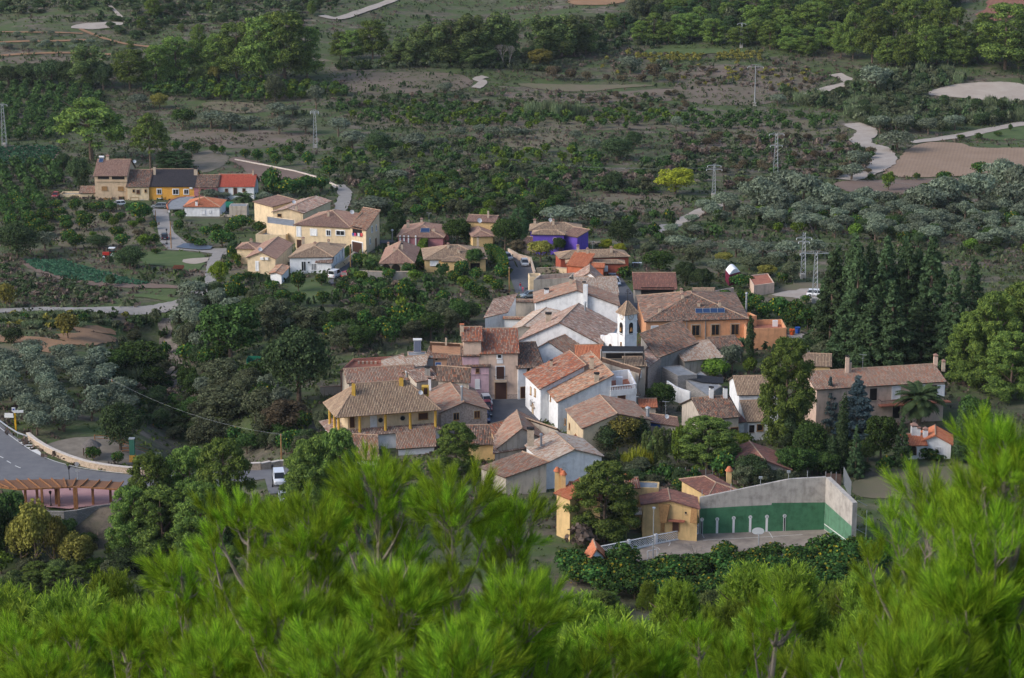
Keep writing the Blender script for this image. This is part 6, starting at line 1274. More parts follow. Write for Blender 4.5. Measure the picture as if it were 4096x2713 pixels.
# ================================================================== VEGETATION
def leafmat(name, c, var=.45, hue=(1.0, 1.0, 1.0), tr=.22, spots=None):
    m = bpy.data.materials.new(name); m.use_nodes = True; n = m.node_tree; n.nodes.clear(); L = n.links
    out = n.nodes.new('ShaderNodeOutputMaterial'); g = n.nodes.new('ShaderNodeNewGeometry'); oi = n.nodes.new('ShaderNodeObjectInfo')
    cols = [(*[x * (1 - var) for x in c], 0), (*c, .5), (*[min(1, x * (1 + var) * h) for x, h in zip(c, hue)], .9)]
    if spots: cols.append((*spots, .996))
    r = ramp(n, cols); L.new(g.outputs['Random Per Island'], r.inputs[0])
    hs = n.nodes.new('ShaderNodeHueSaturation'); mr = n.nodes.new('ShaderNodeMapRange'); mr.inputs[3].default_value = .72; mr.inputs[4].default_value = 1.32; L.new(oi.outputs['Random'], mr.inputs[0]); L.new(mr.outputs[0], hs.inputs['Value'])
    m2 = n.nodes.new('ShaderNodeMapRange'); m2.inputs[3].default_value = .485; m2.inputs[4].default_value = .512; L.new(oi.outputs['Random'], m2.inputs[0]); L.new(m2.outputs[0], hs.inputs['Hue']); L.new(r.outputs[0], hs.inputs['Color'])
    d = n.nodes.new('ShaderNodeBsdfDiffuse'); t = n.nodes.new('ShaderNodeBsdfTranslucent'); mx = n.nodes.new('ShaderNodeMixShader'); mx.inputs[0].default_value = tr
    L.new(hs.outputs[0], d.inputs[0]); L.new(hs.outputs[0], t.inputs[0]); L.new(d.outputs[0], mx.inputs[1]); L.new(t.outputs[0], mx.inputs[2]); L.new(mx.outputs[0], out.inputs[0]); return m
LM = {
 'leafy': leafmat('green_leaves', (.052, .095, .030), .5, (1.2, 1.1, .9)), 'citrusfar': leafmat('small_citrus_leaves', (.050, .088, .030), .4, (1.2, 1.1, .9)), 'citrus': leafmat('citrus_leaves', (.046, .102, .030), .5, (1.2, 1.15, .9), spots=(.34, .25, .02)), 'lime': leafmat('light_citrus_leaves', (0.098, 0.163, 0.029), .4, (1.2, 1.1, .9)),
 'olive': leafmat('olive_leaves', (0.152, 0.189, 0.128), .4, (1.1, 1.05, 1.1)), 'pine': leafmat('pine_needles_far', (0.119, 0.189, 0.052), .45, (1.25, 1.1, .8)),
 'pinedark': leafmat('dark_pine_needles', (0.062, 0.112, 0.046), .45), 'poplar': leafmat('poplar_leaves', (0.112, 0.161, 0.059), .4, (1.2, 1.1, .9)), 'oak': leafmat('dark_oak_leaves', (0.054, 0.087, 0.039), .5, (1.2, 1.1, 1)),
 'cypress': leafmat('cypress_leaves', (0.060, 0.096, 0.043), .45), 'spruce': leafmat('blue_spruce_needles', (0.116, 0.165, 0.165), .4), 'autumn': leafmat('yellowing_leaves', (0.220, 0.209, 0.050), .4),
 'rust': leafmat('rusty_leaves', (0.115, 0.095, 0.058), .4), 'dry': leafmat('dry_twigs', (0.163, 0.124, 0.101), .4), 'scrub': leafmat('scrub_leaves', (0.099, 0.114, 0.063), .5), 'bright': leafmat('bright_green_leaves', (0.154, 0.242, 0.033), .35, (1.2, 1.1, .8)),
 'reed': leafmat('reed_leaves', (0.143, 0.182, 0.094), .35), 'yellow': leafmat('yellow_green_leaves', (0.275, 0.297, 0.033), .35), 'palm': leafmat('palm_leaves', (0.072, 0.116, 0.050), .4), 'fruit': leafmat('orange_dates', (0.682, 0.297, 0.022), .2), 'grass': leafmat('grass_blades', (0.094, 0.138, 0.039), .4), 'cabbage': leafmat('cabbage_leaves', (0.061, 0.143, 0.083), .3)}
def rdir(n): v = np.random.normal(size=(n, 3)); return v / np.linalg.norm(v, axis=1)[:, None]
def leafcloud(blobs, n, size, asp=1.0, shell=.35, droop=0, low=.25):
    B = np.array(blobs, float); w = (B[:, 3] * B[:, 4]) ** .9 * 1.0; w /= w.sum(); k = np.random.choice(len(B), n, p=w); d = rdir(n)
    f = (d[:, 2] < 0) & (np.random.rand(n) > low); d[f, 2] *= -1
    rad = 1 - shell * np.random.rand(n) ** 1.5; P = B[k, :3] + d * B[k, 3:6] * rad[:, None]
    nn = d + rdir(n) * .75; nn /= np.linalg.norm(nn, axis=1)[:, None]; a = rdir(n); a[:, 2] += droop; t = np.cross(nn, a); t /= np.linalg.norm(t, axis=1)[:, None] + 1e-9; b = np.cross(nn, t)
    s = size * np.random.uniform(.6, 1.25, n)[:, None] / 2; t = t * s * asp ** -.5; b = b * s * asp ** .5
    V = np.stack([P - t - b * .7, P + t * .8 - b, P + t * .9 + b, P - t * .8 + b * .8], 1).reshape(-1, 3); Fq = np.arange(n * 4).reshape(-1, 4); return V, Fq
def blobs_round(h, w, z0, n, r, flat_=1.0, rng=(.45, .8)):
    out = []
    for i in range(n):
        d = rdir(1)[0]; q = random.uniform(*rng); d[2] = abs(d[2]) if random.random() < .7 else d[2]
        rr = r * random.uniform(.75, 1.25); out.append(((w / 2 - rr * .9) * d[0] * q / rng[1], (w / 2 - rr * .9) * d[1] * q / rng[1], z0 + (h - z0) / 2 + ((h - z0) / 2 - rr * .8 * flat_) * d[2] * q / rng[1], rr, rr, rr * flat_))
    return out
def trunk(mb, h, r, lean=.05, limbs=0, lz=.5, ll=1.0, mi=0):
    a = random.uniform(0, 6.28); pts = [Vector((math.cos(a) * lean * h * t * t, math.sin(a) * lean * h * t * t, h * t - (.5 if t == 0 else 0))) for t in (0, .35, .7, 1)]; mb.path(pts, [r, r * .8, r * .55, r * .2], 6)
    for i in range(limbs):
        t = random.uniform(lz, .95); p = pts[1].lerp(pts[3], (t - .35) / .65) if t > .35 else pts[0].lerp(pts[1], t / .35); b = i * 2.4 + random.random(); q = p + Vector((math.cos(b), math.sin(b), random.uniform(.35, .9))) * ll * random.uniform(.6, 1.1); mb.path([p, p.lerp(q, .5) + Vector((0, 0, -.05 * ll)), q], [r * .4, r * .28, r * .1], 5)
PROTO = {}
def proto(kind, h, w, leaf, crownfn, trunkfn, n=3, bark='bark', name='tree'):
    vs = []
    for i in range(n):
        V, Fq = crownfn(); me = np_mesh('crown', V, Fq, [LM[leaf]]); mb = MB(); trunkfn(mb); tm = mb.mesh('trunk', M[bark]) if mb.v else None; vs.append((me, tm, V, Fq))
    PROTO[kind] = dict(h=h, w=w, v=vs, leaf=leaf, name=name)
RC = lambda h, w, z0, nb, r, nl, s, asp=1.0, fl=.85, **k: (lambda: leafcloud(blobs_round(h, w, z0, nb, r, fl) + [(0, 0, z0 + (h - z0) * .45, w * .3, w * .3, (h - z0) * .33)], nl, s, asp, **k))
TK = lambda h, r, lean=.04, limbs=0, lz=.4, ll=1.0: (lambda mb: trunk(mb, h, r, lean, limbs, lz, ll))
for kd, lf in (('citrus', 'citrus'), ('lime', 'lime'), ('autumnbush', 'autumn'), ('rustbush', 'rust')): proto(kd, 3.2, 3.8, lf, RC(3.2, 3.8, .3, 16, .85, 1100, .26, low=.6), TK(1.6, .12, .03, 3, .4, .8), 3, name={'citrus': 'citrus_tree', 'lime': 'citrus_tree', 'autumnbush': 'small_tree', 'rustbush': 'small_tree'}[kd])
proto('olive', 4.6, 5.4, 'olive', RC(4.6, 5.4, .9, 20, .95, 1900, .26, 2.2, low=.5), TK(2.6, .22, .08, 5, .3, 1.6), 4, name='olive_tree')
proto('oak', 9, 11, 'oak', RC(9, 11, .2, 80, 1.3, 12000, .27, low=.6), TK(6, .4, .05, 6, .3, 3), 3, name='broad_tree')
for kd, lf in (('broad', 'leafy'), ('broadlime', 'bright'), ('broadlight', 'poplar'), ('broadautumn', 'autumn'), ('broadrust', 'rust'), ('broadyellow', 'yellow'), ('broadscrub', 'scrub')): proto(kd, 7, 7, lf, RC(7, 7, .5, 44, 1.0, 6000, .25, 1.3, low=.55), TK(5, .22, .06, 6, .3, 2.2), 2, name='broadleaf_tree')
def pinecrown(h, w, z0, nb, r, nl, s, asp=2.5):
    def f():
        B = []
        for i in range(nb):
            t = random.random() ** .8; z = z0 + (h - z0) * t; ww = w / 2 * math.sqrt(max(.05, 1 - ((t - .42) / .62) ** 2)); a = random.uniform(0, 6.28); q = random.uniform(.3, 1) ** .6; rr = r * random.uniform(.7, 1.3) * (1.1 - .45 * t); B.append((ww * q * math.cos(a) * .85, ww * q * math.sin(a) * .85, min(z, h - rr * .6), rr, rr, rr * .8))
        return leafcloud(B, nl, s, asp, shell=.5, low=.4)
    return f
proto('pine', 15, 10, 'pine', pinecrown(15, 10, 2.6, 75, 1.55, 13000, .31, 2.2), TK(13, .32, .04, 9, .25, 3), 4, name='pine_tree')
proto('pinedark', 15, 10, 'pinedark', pinecrown(15, 10, 1.5, 75, 1.55, 13000, .31, 2.2), TK(13, .32, .04, 8, .25, 3), 3, name='pine_tree')
proto('pinenear', 13, 10, 'pine', pinecrown(13, 10, .6, 170, 1.0, 30000, .22, 3.0), TK(11.5, .28, .04, 12, .2, 3), 3, name='pine_tree')
def umb():
    B = []
    for i in range(46):
        a = i * 2.4; q = math.sqrt((i + .5) / 46); z = 13.5 - 5.5 * q ** 2 + random.uniform(-1.6, .6); rr = random.uniform(1.1, 1.9); B.append((6.2 * q * math.cos(a), 6.2 * q * math.sin(a), z, rr, rr, rr * .6))
    for i in range(16): a = random.uniform(0, 6.28); B.append((5.2 * math.cos(a), 5.2 * math.sin(a), random.uniform(4.5, 8), 1.3, 1.3, .8))
    return leafcloud(B, 9000, .40, 2.0, shell=.4, low=.25)
proto('umbrella', 15, 15, 'pine', umb, TK(12, .5, .05, 10, .4, 4.5), 2, name='pine_tree')
proto('poplar', 16, 6.5, 'poplar', lambda: leafcloud([(random.gauss(0, 1.3), random.gauss(0, 1.1), z, r_, r_, r_ * 1.5) for z in np.linspace(2.0, 13.6, 26) for r_ in [random.uniform(.9, 1.7) * (1 - .35 * abs(z / 15 - .5) * 2)]], 8000, .30, 1.2, low=.5), TK(14, .25, .02, 4, .3, 2), 3, name='poplar_tree')
def cyp(h, w, n, s):
    return lambda: leafcloud([(random.gauss(0, w * .06), random.gauss(0, w * .06), z, r_, r_, h * .06) for z in np.linspace(.06 * h, .94 * h, 26) for r_ in [w * .46 * max(.14, math.sin(math.pi * (z / h * .80 + .17)) ** .8)]], n, s, 2.5, droop=1, low=.5)
proto('cypress', 12, 2.2, 'cypress', cyp(12, 2.2, 3500, .24), TK(10, .15, .0), 2, name='cypress_tree')
def conif(h, w, n, s):
    def f():
        B = []
        for i in range(110):
            t = random.random() ** 1.15; z = h * (.05 + .93 * t); ww = w / 2 * (1 - t) ** .95; a = random.uniform(0, 6.28); q = random.uniform(.45, 1); rr = w * .10 * (1.2 - .7 * t); B.append((ww * q * math.cos(a), ww * q * math.sin(a), z, rr * 1.1, rr * 1.1, rr * .75))
        B.append((0, 0, h * .35, w * .22, w * .22, h * .33)); return leafcloud(B, n, s, 2.2, shell=.5, low=.4)
    return f
proto('conifer', 15, 8.4, 'cypress', conif(15, 7, 8000, .34), TK(14, .3, .0), 3, name='conifer_tree'); proto('spruce', 12, 7, 'spruce', conif(12, 7, 8000, .30), TK(11, .25, .0), 2, name='blue_spruce_tree')
def bushc(h, w, n, s, asp=1.2): return lambda: leafcloud(blobs_round(h, w, -.2, 7, w * .2, .8), n, s, asp, low=.5)
for kd, lf in (('bush', 'scrub'), ('bushdark', 'oak'), ('bushdry', 'dry'), ('bushgreen', 'citrus'), ('bushyellow', 'autumn')): proto(kd, 1.6, 2.4, lf, bushc(1.6, 2.4, 260, .26), lambda mb: None, 3, name='shrub')
def reedc():
    n = 420; a = np.random.rand(n) * 6.28; q = np.sqrt(np.random.rand(n)) * 1.6; P = np.stack([q * np.cos(a), q * np.sin(a), np.random.rand(n) * 2.2], 1); up = rdir(n) * .35 + np.array([0, 0, 1]); ln = np.random.uniform(.8, 1.6, n)[:, None]; sd = np.cross(up, rdir(n)); sd /= np.linalg.norm(sd, axis=1)[:, None]; sd *= .07
    V = np.stack([P - sd, P + sd, P + up * ln + sd * .3, P + up * ln - sd * .3], 1).reshape(-1, 3); return V, np.arange(n * 4).reshape(-1, 4)
proto('reed', 3.6, 3.4, 'reed', reedc, lambda mb: None, 3, name='reed_clump'); proto('bamboo', 3.6, 3.4, 'yellow', reedc, lambda mb: None, 2, name='bamboo_clump')
def palmc():
    Vs = []; 
    for i in range(64):
        a = i * 2.4; el = random.uniform(-.5, 1.3); L_ = random.uniform(2.6, 3.4); p = np.array([0, 0, 5.2]); d = np.array([math.cos(a) * math.cos(el), math.sin(a) * math.cos(el), math.sin(el)])
        for k in range(12):
            q = p + d * L_ / 12; d = d + np.array([0, 0, -.12]); d /= np.linalg.norm(d); sd = np.cross(d, [0, 0, 1.]); sd /= np.linalg.norm(sd) + 1e-9; l = .62 * math.sin(math.pi * (k + 1) / 13.5) + .10
            for sg in (-1, 1):
                for u in (0, .33, .66): c_ = p + (q - p) * u; tip = c_ + sd * sg * l * .8 + d * l * .6 + np.array([0, 0, -.16]); Vs.append([c_, c_ + d * .11, tip + d * .04, tip])
            p = q
    V = np.array(Vs).reshape(-1, 3); return V, np.arange(len(V)).reshape(-1, 4)
proto('palm', 7.5, 7, 'palm', palmc, lambda mb: mb.path([Vector((0, 0, -.5)), Vector((.1, 0, 2.5)), Vector((0, 0, 5.3))], [.3, .27, .33], 8), 1, name='palm_tree')
def bare(mb):
    def rec(p, d, l, r, k):
        q = p + d * l; mb.tube(p, q, r, r * .65, 4, cap=False)
        if k:
            for i in range(3): rec(q, (d + Vector(rdir(1)[0]) * .55 + Vector((0, 0, .12))).normalized(), l * .72, r * .6, k - 1)
    rec(Vector((0, 0, -.2)), Vector((0, 0, 1)), 1.8, .14, 5)
for kd in ('bare',):
    mb = MB(); bare(mb); me = mb.mesh('branches', flat('pale_bare_twigs', (.30, .26, .23))); PROTO['bare'] = dict(h=6.5, w=5, v=[(me, None, None, None)], leaf='dry', name='bare_tree')

PL = {}      # kind -> list of placements
def addtree(kind, p, h, w, label, group=None, pri=0): PL.setdefault(kind, []).append((p, h, w, label, group, pri))
ORD = 'first second third fourth fifth sixth seventh eighth ninth tenth eleventh twelfth thirteenth fourteenth fifteenth sixteenth seventeenth eighteenth nineteenth twentieth'.split(); ORD += ['twenty-' + o for o in ORD[:9]] + ['thirtieth'] + ['thirty-' + o for o in ORD[:9]]
def T(kind, label0, C, items, group=None):
    nit = len(items)
    for it in items:
        label = label0
        if nit > 1: label = ' '.join(label0.split()[:12]) + ', ' + ORD[sorted(items).index(it)] + ' from the left'
        x, yt, yb, w = it; w = w * 1.14; yt = yt - (yb - yt) * .03; g = G(*C(x, yb)); s = pxm(g) * (C(1, 0)[0] - C(0, 0)[0]) ** -1 if False else pxm(g); k = (C(1, 0)[0] - C(0, 0)[0]); h = (yb - yt) * k / s / .97; addtree(kind, g, h, w * k / s, label, group if len(items) > 1 or group else None, 1)
def grove(kind, label, C, poly_, sp, ang, size, group, jit=.12, miss=.08, avoid=True, row=None):
    W = [g[:2] for g in pxpoly(C, poly_)]; A = np.array(W); a = R(ang); ex = np.array([math.cos(a), math.sin(a)]); ey = np.array([-ex[1], ex[0]]); u = A @ ex; v = A @ ey
    for iu in np.arange(u.min(), u.max(), sp):
        for iv in np.arange(v.min(), v.max(), row or sp):
            if random.random() < miss: continue
            p = ex * (iu + random.gauss(0, jit * sp)) + ey * (iv + random.gauss(0, jit * sp))
            if not inpoly(np.array([p[0]]), np.array([p[1]]), W)[0]: continue
            if avoid and any(inpoly(np.array([p[0]]), np.array([p[1]]), q)[0] for q in PATCH if abs(q[0][0] - p[0]) < 90 and abs(q[0][1] - p[1]) < 90): continue
            h = random.uniform(*size[0]); w = random.uniform(*size[1]); addtree(random.choice(kind) if isinstance(kind, (list, tuple)) else kind, np.array([p[0], p[1], float(terr(p[0], p[1]))]), h, w, label, group)
def scatter(kinds, label, C, poly_, n, size, group, mind=2.0):
    W = [g[:2] for g in pxpoly(C, poly_)]; A = np.array(W); got = []; tries = 0
    while len(got) < n and tries < n * 12:
        tries += 1; p = np.array([random.uniform(A[:, 0].min(), A[:, 0].max()), random.uniform(A[:, 1].min(), A[:, 1].max())])
        if not inpoly(np.array([p[0]]), np.array([p[1]]), W)[0]: continue
        if got and min((q[0] - p[0]) ** 2 + (q[1] - p[1]) ** 2 for q in got) < mind ** 2: continue
        if any(inpoly(np.array([p[0]]), np.array([p[1]]), q)[0] for q in PATCH if abs(q[0][0] - p[0]) < 90 and abs(q[0][1] - p[1]) < 90): continue
        got.append(p); addtree(random.choice(kinds), np.array([p[0], p[1], float(terr(p[0], p[1]))]), random.uniform(*size[0]), random.uniform(*size[1]), label, group)
# ---- single and grouped trees read from the photograph
T('umbrella', 'broad crowned pine with rounded foliage pads towering behind the tan house', T1, [(620, 682, 1090, 500)])
T('umbrella', 'smaller pine with a long bare trunk behind the cream and orange houses', T1, [(1020, 782, 1145, 250)])
T('pine', 'tall pine in the dense clump at the upper left', T1, [(880, 350, 600, 230), (1060, 325, 590, 180), (1190, 272, 560, 220), (1330, 290, 520, 140), (1350, 178, 400, 110), (1480, 250, 550, 190), (1600, 185, 560, 260), (1770, 140, 580, 280), (1930, 115, 570, 330), (2080, 210, 540, 220)], 'pines of the upper left clump')
T('pine', 'small lone pine on the dark slope at the top left', T1, [(958, 120, 205, 65), (1045, 0, 120, 120), (1225, 160, 215, 45), (1420, 20, 75, 45), (1540, 0, 50, 60), (2110, 15, 110, 55), (880, 280, 330, 50)], 'small pines on the top left slope')
T('poplar', 'light green young poplar in front of the pine clump', T1, [(1335, 430, 570, 85), (1385, 420, 570, 80)], 'light green young poplars'); T('broadautumn', 'pale yellowish tree in front of the pine clump', T1, [(1448, 440, 570, 100)])
T('poplar', 'tall loose green tree rising over the left citrus band', T1, [(590, 300, 600, 230)])
T('oak', 'dark tree in the band at the far left', T1, [(60, 450, 580, 220), (210, 430, 575, 240), (350, 410, 585, 220), (450, 420, 590, 160), (700, 430, 610, 150)], 'dark trees of the far left band')
T('olive', 'silvery olive bush in the left centre fields', T1, [(1890, 788, 910, 165), (2070, 800, 905, 150), (2290, 800, 925, 160), (1430, 755, 870, 200), (1560, 765, 885, 200), (1690, 780, 880, 140), (1880, 700, 800, 200), (1980, 710, 780, 100), (930, 640, 740, 140), (2140, 580, 740, 125), (1660, 725, 770, 60), (120, 490, 570, 110)], 'olives of the left centre fields')
T('broad', 'round deep green tree beyond the tan house pines', T1, [(1240, 738, 870, 175)]); T('broadautumn', 'yellow tinged bush left of the bright citrus hedge', T1, [(1080, 635, 735, 130)]); T('broadscrub', 'dark brownish bush breaking the bright citrus hedge', T1, [(1860, 515, 690, 140)])
T('citrus', 'young citrus on the bare plot behind the orange house', T1, [(1300, 960, 1045, 115), (1450, 980, 1045, 60), (1505, 988, 1050, 65), (1190, 960, 1020, 70)], 'young citrus behind the orange house')
T('citrus', 'citrus tree in two short rows above the field wall', T1, [(1660, 1010, 1080, 75), (1740, 1010, 1100, 85), (1840, 1000, 1075, 85), (1865, 1040, 1130, 90), (1940, 990, 1065, 85), (1965, 1040, 1118, 90), (2030, 970, 1060, 85), (2085, 1030, 1135, 85), (2240, 1060, 1155, 115), (2230, 1120, 1200, 110)], 'citrus rows above the field wall')
T('pinedark', 'dark spreading conifer right behind the orange house', T1, [(1200, 1030, 1150, 190), (1110, 1030, 1150, 110)], 'dark conifers behind the orange house'); T('oak', 'dark tree left of the tan house', T1, [(540, 1070, 1290, 190), (430, 1040, 1150, 110)], 'dark trees left of the tan house')
T('citrus', 'citrus tree between the red roofed house and the lane', T1, [(1840, 1140, 1330, 150), (1950, 1205, 1335, 160), (2070, 1190, 1315, 160), (2170, 1195, 1295, 120), (1880, 1210, 1330, 120)], 'citrus between red roof and lane'); T('olive', 'grey olive beside the white house with the red roof', T1, [(1420, 1285, 1370, 150), (1940, 1305, 1385, 110)], 'olives beside the red roofed house'); T('palm', 'dark spiky palm shrub below the red roofed white house', T1, [(1650, 1308, 1400, 170)])
T('citrus', 'dark orange tree in the orchard below the tan house', Z1, [(270, 510, 650, 150), (60, 520, 620, 160), (100, 600, 700, 150), (150, 680, 770, 190), (180, 740, 850, 160), (330, 630, 720, 130), (380, 655, 845, 215), (490, 545, 650, 170), (420, 552, 640, 150), (590, 645, 770, 150), (630, 540, 650, 180), (740, 650, 750, 130), (830, 555, 640, 110), (930, 552, 760, 250), (990, 570, 720, 180), (950, 710, 790, 110), (200, 830, 990, 170), (265, 880, 1040, 180), (700, 800, 920, 180), (760, 880, 1020, 185), (1080, 740, 830, 90), (1100, 880, 1000, 110), (1110, 1030, 1090, 100), (10, 640, 760, 130), (-20, 780, 900, 150)], 'orange trees below the tan house')
T('lime', 'lighter citrus bush in the orchard below the tan house', Z1, [(665, 708, 812, 120), (450, 850, 925, 85), (870, 738, 822, 120), (990, 890, 1015, 180)], 'light citrus below the tan house'); T('rustbush', 'reddish leafed shrub near the top of the black car lane', Z1, [(930, 828, 905, 130)])
T('oak', 'dark spreading carob like tree above the tractor', Z1, [(510, 890, 1035, 280)]); T('oak', 'wide dark green tree hiding the tractor front', Z1, [(835, 1010, 1240, 340)])
T('citrus', 'citrus tree in the plot right of the lane', Z1, [(1370, 635, 745, 130), (1350, 730, 865, 130), (1630, 800, 915, 150), (1740, 780, 880, 130), (1800, 830, 1020, 270), (2000, 680, 835, 260), (2185, 750, 870, 160), (1900, 760, 880, 150), (1880, 860, 1010, 120)], 'citrus right of the lane')
T('olive', 'grey green olive between pink house and bungalow', Z1, [(1680, 415, 530, 200), (1820, 440, 520, 130), (2240, 440, 560, 170)], 'olives behind the bungalow'); T('bushgreen', 'low green hedge bush along the lane edge', Z1, [(1500, 905, 990, 140), (1580, 930, 1010, 150), (1440, 870, 950, 90), (2270, 200, 400, 120)], 'hedge bushes by the lane')
T('broadlime', 'bright lime green weeping bush by the bend in the lane', Z1, [(1770, 1172, 1420, 230)]); T('bright' if 'bright' in PROTO else 'lime', 'small light green ball tree beside the cream bungalow', Z1, [(1950, 1085, 1200, 120)])
T('bushgreen', 'clipped dark shrub beside the cream bungalow', Z1, [(1905, 1000, 1145, 110), (1960, 1145, 1228, 90), (1860, 1150, 1260, 110)], 'clipped shrubs by the cream bungalow')
T('citrus', 'citrus tree below the cream bungalow', Z1, [(2080, 1270, 1375, 140), (2165, 1280, 1370, 110), (1960, 1290, 1420, 160), (1850, 1400, 1570, 200), (1720, 1470, 1610, 210), (2020, 1440, 1560, 170)], 'citrus below the cream bungalow'); T('olive', 'large grey olive at the bend of the lower lane', Z1, [(1510, 1370, 1610, 330)]); T('oak', 'small dark bush in the cabbage plot', Z1, [(640, 1300, 1430, 130)])
T('citrus', 'round citrus tree beside the green lawn', Z2, [(870, 1080, 1325, 205), (1140, 1120, 1255, 165), (560, 1190, 1325, 190), (1545, 1105, 1180, 210), (690, 1300, 1480, 220), (870, 1330, 1500, 200), (1160, 1320, 1500, 190), (2130, 1200, 1460, 260), (1760, 1290, 1400, 150)], 'citrus around the green lawn'); T('broadlight', 'feathery light green tree before the arcade house', Z2, [(1745, 890, 1080, 215)]); T('broad', 'dark shrub beside the garage door', Z2, [(1450, 800, 925, 95)])
T('broad', 'big round dark green tree between brown villa and twin roofed house', Z3, [(630, 178, 410, 300)]); T('bushgreen', 'light green shrub mass beside the round dark tree', Z3, [(700, 258, 405, 200)]); T('broad', 'tall dark green tree above the yellow bungalow hedge', Z3, [(1060, 168, 460, 290)])
T('pinedark', 'dark green conifer with drooping boughs behind the purple house trees', Z3, [(1190, 90, 370, 170), (80, 85, 335, 180), (1240, 20, 300, 150)], 'drooping conifers behind the street'); T('broad', 'round green tree in front of the yellow bungalow', Z3, [(785, 440, 640, 185)]); T('broadrust', 'reddish brown tree beside the street bend', Z3, [(1170, 358, 485, 180)])
T('broadautumn', 'yellow green tree in front of the purple house', Z3, [(1380, 362, 560, 260)]); T('broad', 'green tree against the violet wall', Z3, [(1555, 340, 500, 130)]); T('bushgreen', 'trimmed garden shrub in front of the red house', Z3, [(455, 335, 412, 150), (1440, 580, 650, 140), (1530, 605, 650, 100), (640, 600, 690, 90), (100, 340, 392, 40), (148, 340, 388, 45), (232, 345, 388, 38), (2140, 590, 720, 170)], 'garden shrubs around the villas')
T('oak', 'broad grey green round tree behind the red house', Z3, [(2115, 178, 430, 270)]); T('broadyellow', 'pale yellow leafed tree behind the red house', Z3, [(1970, 350, 470, 130), (2090, 392, 490, 130)], 'pale yellow trees behind the red house'); T('citrus', 'single citrus in the grass behind the purple house', Z3, [(1870, 160, 275, 110), (2180, 140, 225, 160), (1800, 250, 340, 120), (2050, 20, 70, 90)], 'citrus behind the purple house')
T('broad', 'vivid green tree in front of the courtyard wall', Z3, [(970, 1040, 1165, 190)]); T('bushgreen', 'dark tree growing inside the walled courtyard', Z3, [(1190, 940, 1050, 155)])
grove(['citrus', 'citrus', 'citrus', 'lime'], 'orange tree in the grove left of the village street', S_, [(1340, 1075), (1600, 1050), (1700, 1070), (1880, 1010), (2010, 1080), (2045, 1150), (1960, 1230), (1900, 1290), (1700, 1320), (1450, 1320), (1330, 1190)], 6.2, 22, ((2.8, 3.8), (3.2, 4.6)), 'orange trees of the village grove', .12, .07)
scatter(['broad', 'citrus', 'broadscrub', 'oak'], 'dense green tree on the bank left of the village', S_, [(1300, 1320), (1750, 1290), (1900, 1290), (1830, 1330), (1690, 1370), (1560, 1400), (1380, 1420), (1300, 1400)], 26, ((3.5, 6), (4, 7)), 'bank trees left of the village', 3.2)
T('broad', 'large green bush right of the red house garden', Z4, [(620, 265, 505, 340)]); T('oak', 'dark round bush behind the open barn', Z4, [(890, 385, 640, 250), (1070, 455, 680, 290)], 'dark bushes behind the open barn')
T('olive', 'silver green olive in the row behind the orange hall', Z4, [(860, 115, 290, 300), (1120, 165, 300, 220), (1420, 155, 335, 280), (1700, 180, 340, 280), (1950, 170, 360, 280), (1240, 360, 545, 240), (1560, 230, 360, 200), (1850, 280, 400, 200), (2250, 150, 330, 250)], 'olives behind the orange hall')
T('broadscrub', 'loose green shrub in the thicket behind the orange hall', Z4, [(970, 210, 420, 280), (1560, 320, 470, 300), (1780, 330, 480, 250), (1990, 370, 600, 220), (500, 170, 330, 200), (720, 60, 200, 200)], 'thicket behind the orange hall'); T('broadautumn', 'yellow brown bush in the thicket behind the orange hall', Z4, [(1290, 285, 410, 210), (1740, 420, 540, 220)], 'yellow brown thicket bushes')
T('citrus', 'citrus tree beside the low pink enclosure', Z4, [(1450, 520, 665, 190), (1560, 530, 660, 120), (1910, 490, 600, 140)], 'citrus beside the pink enclosure')
T('citrus', 'dense citrus in the row right of the orange hall', Z4, [(1310, 680, 830, 180), (1470, 690, 880, 200), (1620, 720, 900, 200), (1720, 820, 980, 220), (1870, 750, 1000, 230), (2040, 790, 1040, 230), (2170, 860, 1090, 250), (2150, 735, 830, 125), (1560, 800, 930, 180), (1980, 900, 1060, 200), (2250, 940, 1080, 180)], 'citrus row right of the orange hall')
T('cypress', 'slender dark cypress rising before the orange hall', Z4, [(1565, 955, 1440, 95)]); T('olive', 'grey olive beside the slender cypress', Z4, [(1380, 1240, 1560, 250)]); T('lime', 'yellow green citrus beside the pale roof barn', Z4, [(1185, 1400, 1620, 340)]); T('palm', 'small palm between olive and cypress', Z4, [(1480, 1185, 1380, 170)]); T('lime', 'leafy vine bush under the slender cypress', Z4, [(1560, 1380, 1580, 170)])
T('conifer', 'very dark conifer in the tall group right of the orange hall', S_, [(3320, 1020, 1420, 210), (3420, 985, 1470, 230), (3530, 965, 1440, 210), (3620, 985, 1440, 230), (3710, 960, 1460, 270), (3560, 1130, 1510, 240), (3800, 1080, 1500, 210), (3480, 1160, 1500, 230), (3680, 1210, 1490, 240), (3880, 1050, 1420, 190), (3380, 1180, 1470, 200), (3780, 1270, 1500, 200), (3290, 1120, 1400, 160)], 'dark conifers right of the orange hall')
T('cypress', 'tall narrow cypress among the dark conifers', S_, [(3470, 975, 1420, 85), (3542, 990, 1420, 80), (3330, 990, 1400, 90), (3600, 950, 1420, 90), (3660, 1000, 1430, 85), (3400, 950, 1430, 90)], 'cypresses among the dark conifers'); T('pinenear', 'bright green spreading pine at the right edge', S_, [(3970, 1190, 1560, 230), (4080, 1150, 1500, 260), (3880, 1260, 1540, 190), (4040, 1340, 1600, 220)], 'bright pines at the right edge')
T('pinenear', 'large bright green pine in front of the long pink house', Y3, [(870, 140, 950, 450)]); T('spruce', 'big silvery blue spruce before the long pink house', Y3, [(1430, 405, 880, 340)]); T('spruce', 'narrower blue spruce left of the big one', Y3, [(1215, 420, 810, 160)])
